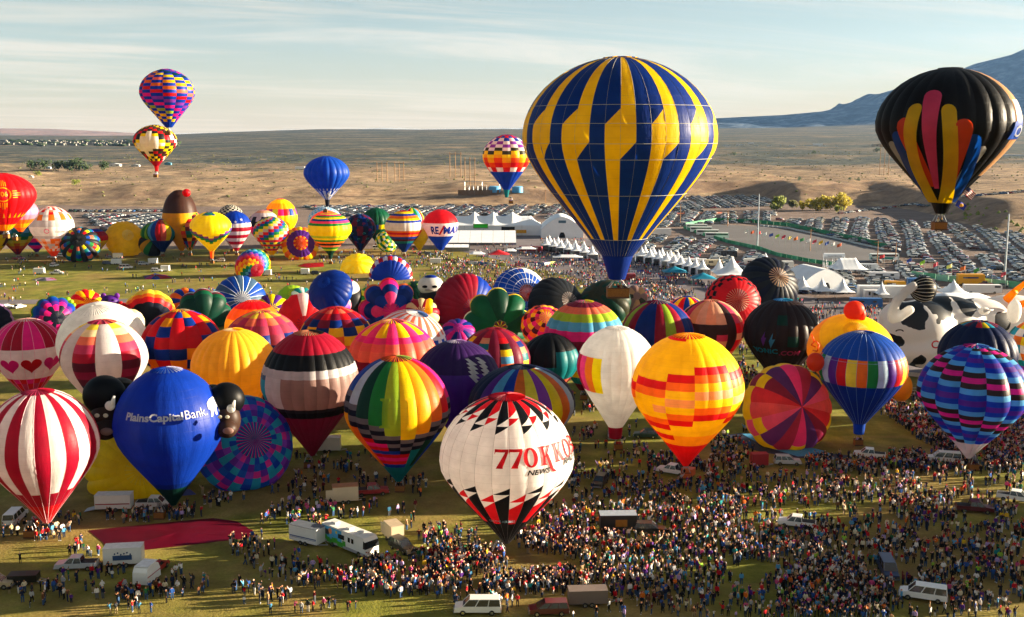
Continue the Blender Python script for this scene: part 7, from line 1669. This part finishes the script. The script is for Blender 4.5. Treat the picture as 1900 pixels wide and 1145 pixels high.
TOPS = [('black', '#121317', 34), ('navy', '#161f38', 15), ('dark grey', '#2c2f33', 11), ('red', '#b01420', 9), ('dark red', '#561018', 5), ('white', '#d4d2ce', 8), ('pale grey', '#9a9ca0', 7), ('blue', '#244c90', 7), ('sky blue', '#4a8cb4', 4), ('teal', '#12787c', 3),
        ('purple', '#4c2074', 4), ('pink', '#c0487c', 3), ('green', '#24603a', 3), ('lime', '#8ab838', 1), ('orange', '#c8641c', 2), ('yellow', '#d0a824', 1), ('tan', '#a08460', 6), ('brown', '#5a3a24', 5), ('cream', '#cfc3a4', 4), ('lilac', '#a890c4', 2)]
LEGS = [('blue jeans', '#2c4668', 40), ('black trousers', '#121316', 28), ('khaki trousers', '#8c7a5a', 9), ('grey trousers', '#505358', 10), ('dark jeans', '#18243a', 18), ('white trousers', '#c8c4bc', 3)]
HAIRS = [('brown hair', '#3a2418', 30), ('black hair', '#0e0c0c', 24), ('fair hair', '#a07a48', 14), ('grey hair', '#8c8884', 8), ('a white cap', '#d8d6d2', 8), ('a red cap', '#a01820', 3), ('a dark cap', '#1a1c24', 10)]
SKINS = ['#c08a68', '#b07a58', '#8a5a3e', '#d0a084']
SHOES = ['#181818', '#c8c8c8', '#3a2c22', '#181818']
rp = random.Random(21)
def pick(l):
    t = rp.uniform(0, sum(x[2] for x in l))
    for x in l:
        t -= x[2]
        if t <= 0: return x
    return l[-1]
cloth_m = lambda c: solid(c, .85, 0, 6, .15, .15)
PM = {p: person_mesh(p, 1)[0] for p in POSES}
LOW = {p: person_mesh(p, 0) for p in list(POSES)[:6]}
def low_arrays(p):
    me, mi = LOW[p]; v = np.zeros(len(me.vertices)*3, 'f'); me.vertices.foreach_get('co', v); fs = [tuple(f.vertices) for f in me.polygons]
    return v.reshape(-1, 3), fs, mi
LA = {p: low_arrays(p) for p in LOW}
def tiny():
    b = MB(); b.tube((0, 0, 0), (0, 0, .9), .12, .17, 5, 1); b.tube((0, 0, .86), (0, 0, 1.45), .18, .21, 5, 0); b.tube((0, 0, 1.45), (0, 0, 1.6), .10, .10, 5, 2); b.tube((0, 0, 1.58), (0, 0, 1.74), .105, .06, 5, 3)
    return np.array(b.v, 'f'), b.f, b.m
TINY = tiny()
# where nobody stands: under vehicles, baskets, cloths
block = []
for o in list(COL.objects):
    if o.parent is None and 'category' in o and o['category'] in ('van', 'suv', 'car', 'pickup truck', 'minivan', 'trailer', 'motorhome', 'truck', 'coach', 'camper') and o.location.y < 620: block.append((o.location.x, o.location.y, 3.2 if o['category'] not in ('motorhome',) else 4.6))
for E in BALLOONS:
    if hasattr(E, 'basket') and E.basket[2] < 1: block.append((E.basket[0], E.basket[1], 1.9))
    if E.ground is not None: block.append((E.o.x+(E.fr @ Vector((0, 0, E.hwz))).x, E.o.y+(E.fr @ Vector((0, 0, E.hwz))).y, E.R*.95))
nogo = [[(164, 978), (230, 974), (395, 960), (440, 965), (480, 998), (350, 1014), (200, 1034)], [(1346, 806), (1400, 802), (1590, 846), (1470, 856)], [(1470, 812), (1640, 800), (1720, 822), (1640, 842), (1560, 838)], [(975, 1030), (1050, 1030), (1040, 1062), (960, 1060)]]
nogo_w = [[(G(*p).x, G(*p).y) for p in q] for q in nogo]
cell = {}
def free(x, y, gap):
    for bx, by, r in block:
        if (x-bx)**2+(y-by)**2 < r*r: return False
    for q in nogo_w:
        if inside((x, y), q): return False
    k = (int(floor(x)), int(floor(y)))
    for i in (-1, 0, 1):
        for j in (-1, 0, 1):
            for (a, b) in cell.get((k[0]+i, k[1]+j), ()):
                if (a-x)**2+(b-y)**2 < gap*gap: return False
    cell.setdefault(k, []).append((x, y)); return True
people = []
def crowd(poly, n, clump=.0, gap=.5):
    wp = [(G(*p).x, G(*p).y) for p in poly]; x0, x1 = min(p[0] for p in poly), max(p[0] for p in poly); y0, y1 = min(p[1] for p in poly), max(p[1] for p in poly); t = k = 0
    while k < n and t < n*14:
        t += 1; px__, py__ = rp.uniform(x0, x1), rp.uniform(y0, y1)
        if not inside((px__, py__), poly): continue
        g_ = G(px__, py__); x, y = g_.x, g_.y
        if fbm(x*.10, y*.07, 11.0, 4) < clump+rp.gauss(-.22, .25): continue
        for q in range(rp.choice((1, 2, 2, 3, 4))):
            xx, yy = x+rp.gauss(0, .8)*(q > 0), y+rp.gauss(0, .6)*(q > 0)
            if free(xx, yy, gap): people.append((xx, yy)); k += 1
R4 = lambda a, b, c, d: [(a, b), (c, b), (c, d), (a, d)]
for x, y, n, rx, ry in ((55, 992, 34, 60, 12), (120, 960, 16, 30, 18), (235, 960, 14, 40, 8), (300, 962, 26, 42, 9), (160, 1030, 10, 26, 20), (110, 1085, 12, 60, 14), (215, 1060, 8, 30, 10), (75, 1110, 14, 70, 16), (230, 1100, 26, 60, 16), (330, 1090, 22, 50, 22), (200, 1135, 10, 80, 8), (360, 955, 10, 30, 12),
        (455, 1010, 16, 40, 14), (560, 960, 60, 60, 26), (640, 950, 20, 40, 14), (500, 1035, 26, 60, 16), (600, 1075, 70, 90, 14), (470, 1110, 24, 60, 20), (700, 1080, 60, 60, 24), (575, 905, 30, 60, 18), (690, 895, 20, 60, 12), (430, 925, 14, 50, 16), (745, 1055, 50, 50, 18), (560, 1130, 14, 100, 10),
        (770, 905, 12, 30, 20), (740, 960, 12, 50, 25), (830, 1000, 36, 45, 14), (860, 1045, 150, 60, 26), (800, 1080, 60, 50, 22), (950, 1090, 70, 50, 14), (1010, 1015, 110, 50, 22), (1000, 960, 60, 50, 22), (1035, 1085, 60, 60, 16), (900, 1120, 16, 60, 12), (570, 860, 16, 40, 14), (690, 850, 12, 40, 16), (620, 870, 16, 30, 10)):
    wp = [(x+rx*cos(a)*1.2, y+ry*sin(a)*1.2) for a in [6.283*i/10 for i in range(10)]]; crowd(wp, n, 0, .62)
crowd(R4(1060, 885, 1530, 965), 470, .0, .6); crowd(R4(1040, 960, 1540, 1040), 540, -.2, .55); crowd(R4(1080, 1040, 1560, 1085), 230, .0, .6); crowd(R4(1060, 1085, 1560, 1150), 250, .0, .6)
crowd(R4(1530, 860, 1900, 960), 440, .0, .6); crowd(R4(1530, 960, 1900, 1050), 300, .0, .6); crowd(R4(1480, 1050, 1640, 1150), 230, -.1, .6); crowd(R4(1640, 1050, 1900, 1150), 180, .0, .6)
crowd([(1640, 735), (1690, 735), (1790, 830), (1760, 850), (1700, 810), (1640, 770)], 420, 0, .42); crowd([(1700, 742), (1790, 780), (1790, 830)], 120, 0, .42); crowd(R4(1500, 845, 1900, 875), 300, .1); crowd([(1820, 860), (1850, 800), (1900, 760), (1900, 860)], 260, .1); crowd(R4(1060, 790, 1200, 880), 90, .25); crowd(R4(1200, 850, 1400, 885), 130, .1); crowd(R4(1310, 800, 1400, 860), 70, .1)
crowd(R4(1370, 640, 1520, 720), 260, 0); crowd(R4(1060, 690, 1130, 770), 60, .2)
crowd([(850, 485), (1060, 490), (1290, 540), (1290, 575), (1010, 560), (840, 540), (800, 500)], 2200, -.2, .45); crowd([(880, 455), (1000, 458), (1180, 478), (1330, 530), (1330, 545), (1100, 500), (880, 480)], 650, 0, .45); crowd([(1470, 556), (1640, 575), (1660, 620), (1500, 600)], 260, 0); crowd([(780, 470), (880, 478), (860, 500), (780, 490)], 130, 0)
crowd(R4(0, 470, 840, 500), 240, .3); crowd(R4(0, 500, 440, 560), 130, .35); crowd(R4(440, 500, 860, 560), 230, .3); crowd(R4(370, 545, 560, 580), 60, .1); crowd(R4(590, 465, 840, 490), 160, .1); crowd([(1000, 440), (1110, 445), (1180, 470), (1010, 462)], 150, 0); crowd(R4(260, 535, 480, 575), 40, .2); crowd(R4(130, 560, 340, 700), 30, .2)
infr = [p for p in people if -10 < proj((p[0], p[1], .9))[0] < 1910 and proj((p[0], p[1], .9))[1] < 1150]
infr.sort(key=lambda p: p[1]); near_p = infr[:225]; far_p = infr[225:]+[p for p in people if p not in set(infr)][:0]
LM = [((886, 1125), 'white van at the bottom'), ((1018, 1130), 'dark red minivan'), ((1090, 1115), 'grey brown trailer'), ((645, 1018), 'motorhome'), ((571, 1000), 'blue striped trailer'), ((747, 1020), 'black suv with trailer'), ((143, 1050), 'silver pickup'), ((231, 1040), 'mural trailer'), ((273, 1075), 'rounded trailer'), ((45, 1083), 'black open trailer'),
      ((1478, 975), 'white crowd pickup'), ((1146, 980), 'concession trailer'), ((1206, 988), 'black suv in the crowd'), ((1647, 1060), 'dark blue van'), ((1712, 1105), 'lower right white van'), ((1808, 948), 'dark red pickup'), ((925, 1020), 'lettered balloon basket'), ((1880, 1120), 'lower right corner'), ((1300, 1100), 'bottom middle right grass'), ((1450, 1110), 'bottom edge left of the white van'),
      ((470, 1120), 'bottom left middle grass'), ((340, 1110), 'bottom left grass'), ((10, 1125), 'lower left corner'), ((700, 1110), 'grass below the motorhome'), ((1550, 1110), 'crowd below the dark van'), ((1200, 1110), 'bottom grass right of the trailer')]
used_l = set(); pm_cache = {}
def fit16(s_, drop):
    s_ = s_.replace(' a ', ' ')
    return s_ if len(s_.split()) <= 16 else s_.replace(drop, '')
def dress(o, tc_, lc_, hc_):
    cols = [tc_, lc_, rp.choice(SKINS), hc_, rp.choice(SHOES)]
    for i, c in enumerate(cols): o.material_slots[i].link = 'OBJECT'; o.material_slots[i].material = cloth_m(c)
def put_person(x, y, z, rz, pose, group, label_fn, sc=1.0):
    for _ in range(80):
        t_, l_, h_ = pick(TOPS), pick(LEGS), pick(HAIRS); lab = label_fn(t_[0], l_[0], h_[0])
        if lab not in used_l: break
    used_l.add(lab); o = bpy.data.objects.new('person', PM[pose]); COL.objects.link(o); o.location = (x, y, z); o.rotation_euler = (0, 0, rz); o.scale = (sc, sc, sc); dress(o, t_[1], l_[1], h_[1]); tag(o, lab, 'person', group); return t_[0]
pose_w = ['standing with arms down']*4+['holding a camera up']*4+['with hands in pockets']*4+['walking']*2+['with folded arms']*2+['pointing up']
PW = {'standing with arms down': 'standing', 'holding a camera up': 'camera raised', 'with hands in pockets': 'hands in pockets', 'walking': 'walking', 'with folded arms': 'arms folded', 'pointing up': 'pointing up', 'with arms spread wide': 'arms spread'}
tops_at = []
for x, y in near_p:
    q = proj((x, y, .9)); lm = min(LM, key=lambda m: (m[0][0]-q[0])**2+4*(m[0][1]-q[1])**2)[1]; ps = rp.choice(pose_w); side = ''
    lmp = [m for m in LM if m[1] == lm][0][0]; dx, dy = q[0]-lmp[0], q[1]-lmp[1]; side = 'left of' if dx < -abs(dy)*1.2 else ('right of' if dx > abs(dy)*1.2 else ('in front of' if dy > 0 else 'beyond'))
    if 'corner' in lm or 'grass' in lm or 'edge' in lm: side = 'at'
    if 'crowd below' in lm: side = 'in'
    fn = lambda t, l, h: fit16('person in %s, %s, %s, %s, %s %s' % (t, l, h, PW[ps], side, lm), '%s, ' % PW[ps])
    t = put_person(x, y, .03, rp.choice((0.0, 2.6, -2.6, 1.2, -1.2, 3.1))+rp.gauss(0, .5), ps, 'spectators standing on the grass', fn, rp.choice((1, 1, 1.03, .96, .93, .66)) if rp.random() < .9 else .62)
m_ = G(38, 1046); put_person(m_.x, m_.y, .03, 3.1, 'with arms spread wide', 'spectators standing on the grass', lambda t, l, h: 'person standing with both arms spread wide near the left edge')
# passengers and pilots in the baskets
BN = {}
for E in BALLOONS:
    if not hasattr(E, 'basket'): continue
    bx, by, bz = E.basket
    if by > 420 and bz < 1: continue
    short = re.sub(r'( with| and| of|,)+$', '', ' '.join(E.root['label'].split()[:5]))
    if not -20 < proj((bx, by, bz))[0] < 1920: continue
    wd = 5 if E is big else (2 if by < 260 else 1)
    for i in range(wd):
        ox = (i-(wd-1)/2)*(.42 if E is big else .5); px__ = rp.choice(list(PW)[:3])
        put_person(bx+ox, by+rp.uniform(-.25, .15), bz+.1, rp.choice((3.1, 0.2, 2.4)), px__, 'crew and passengers in the baskets', lambda t, l, h, i=i: 'person in %s%s in the basket of the %s' % (t, '' if wd == 1 else ([', leftmost', ', rightmost'] if wd == 2 else [', first from left', ', second from left', ', third from left', ', fourth from left', ', last on the right'])[i], short if wd < 5 else 'huge blue balloon'), .98)
# the rest of the crowd
VV, FF_, MM, CC, off = [], [], [], [], 0
lc = lambda h: np.array(lin(h), 'f')
for x, y in far_p:
    if y > 300: v, fs, mi = TINY
    else: v, fs, mi = LA[rp.choice(list(LA))]
    a = rp.uniform(0, 6.283); s_ = rp.choice((1, 1, .97, 1.04, .7)) ; ca, sa = cos(a), sin(a)
    w = np.empty_like(v); w[:, 0] = (v[:, 0]*ca-v[:, 1]*sa)*s_+x; w[:, 1] = (v[:, 0]*sa+v[:, 1]*ca)*s_+y; w[:, 2] = v[:, 2]*s_+.03+tz(x, y)*(y > 450); VV.append(w)
    cols = [pick(TOPS)[1], pick(LEGS)[1], rp.choice(SKINS), pick(HAIRS)[1], rp.choice(SHOES)]; cl = [lin(c) for c in cols]
    for f, m in zip(fs, mi): FF_.append(tuple(i+off for i in f)); CC.append(cl[m]*1)
    off += len(v)
me = bpy.data.meshes.new('crowd'); va = np.concatenate(VV); me.from_pydata(va.tolist(), [], FF_); me.materials.append(attr_mat('crowd_cloth', .85, .15))
ca_ = me.color_attributes.new('Col', 'FLOAT_COLOR', 'CORNER'); ca_.data.foreach_set('color', np.concatenate([np.tile(np.array(c, 'f'), len(f)) for f, c in zip(FF_, CC)]))
me.update(); o = bpy.data.objects.new('crowd', me); COL.objects.link(o); tag(o, 'dense crowd of people on foot all over the field', 'crowd', 'spectators standing on the grass', 'stuff')
print('PEOPLE', len(near_p), len(far_p), 'cars', len(cars))
# ------------------------------------------------------------------ air
hzm, N, L = new_mat('morning_haze'); pv = N.new('ShaderNodeVolumePrincipled'); pv.inputs['Density'].default_value = 0.000011; pv.inputs['Color'].default_value = (0.25, 0.50, 0.98, 1); pv.inputs['Anisotropy'].default_value = 0.2
ho = N.new('ShaderNodeOutputMaterial'); L.new(pv.outputs[0], ho.inputs['Volume'])
b = MB(); b.box((0, 9700, 900), (60000, 20600, 1830)); o = b.build('haze', hzm); o.location.z = 0
tag(o, 'thin blue morning air over the plain', 'haze', None, 'stuff')
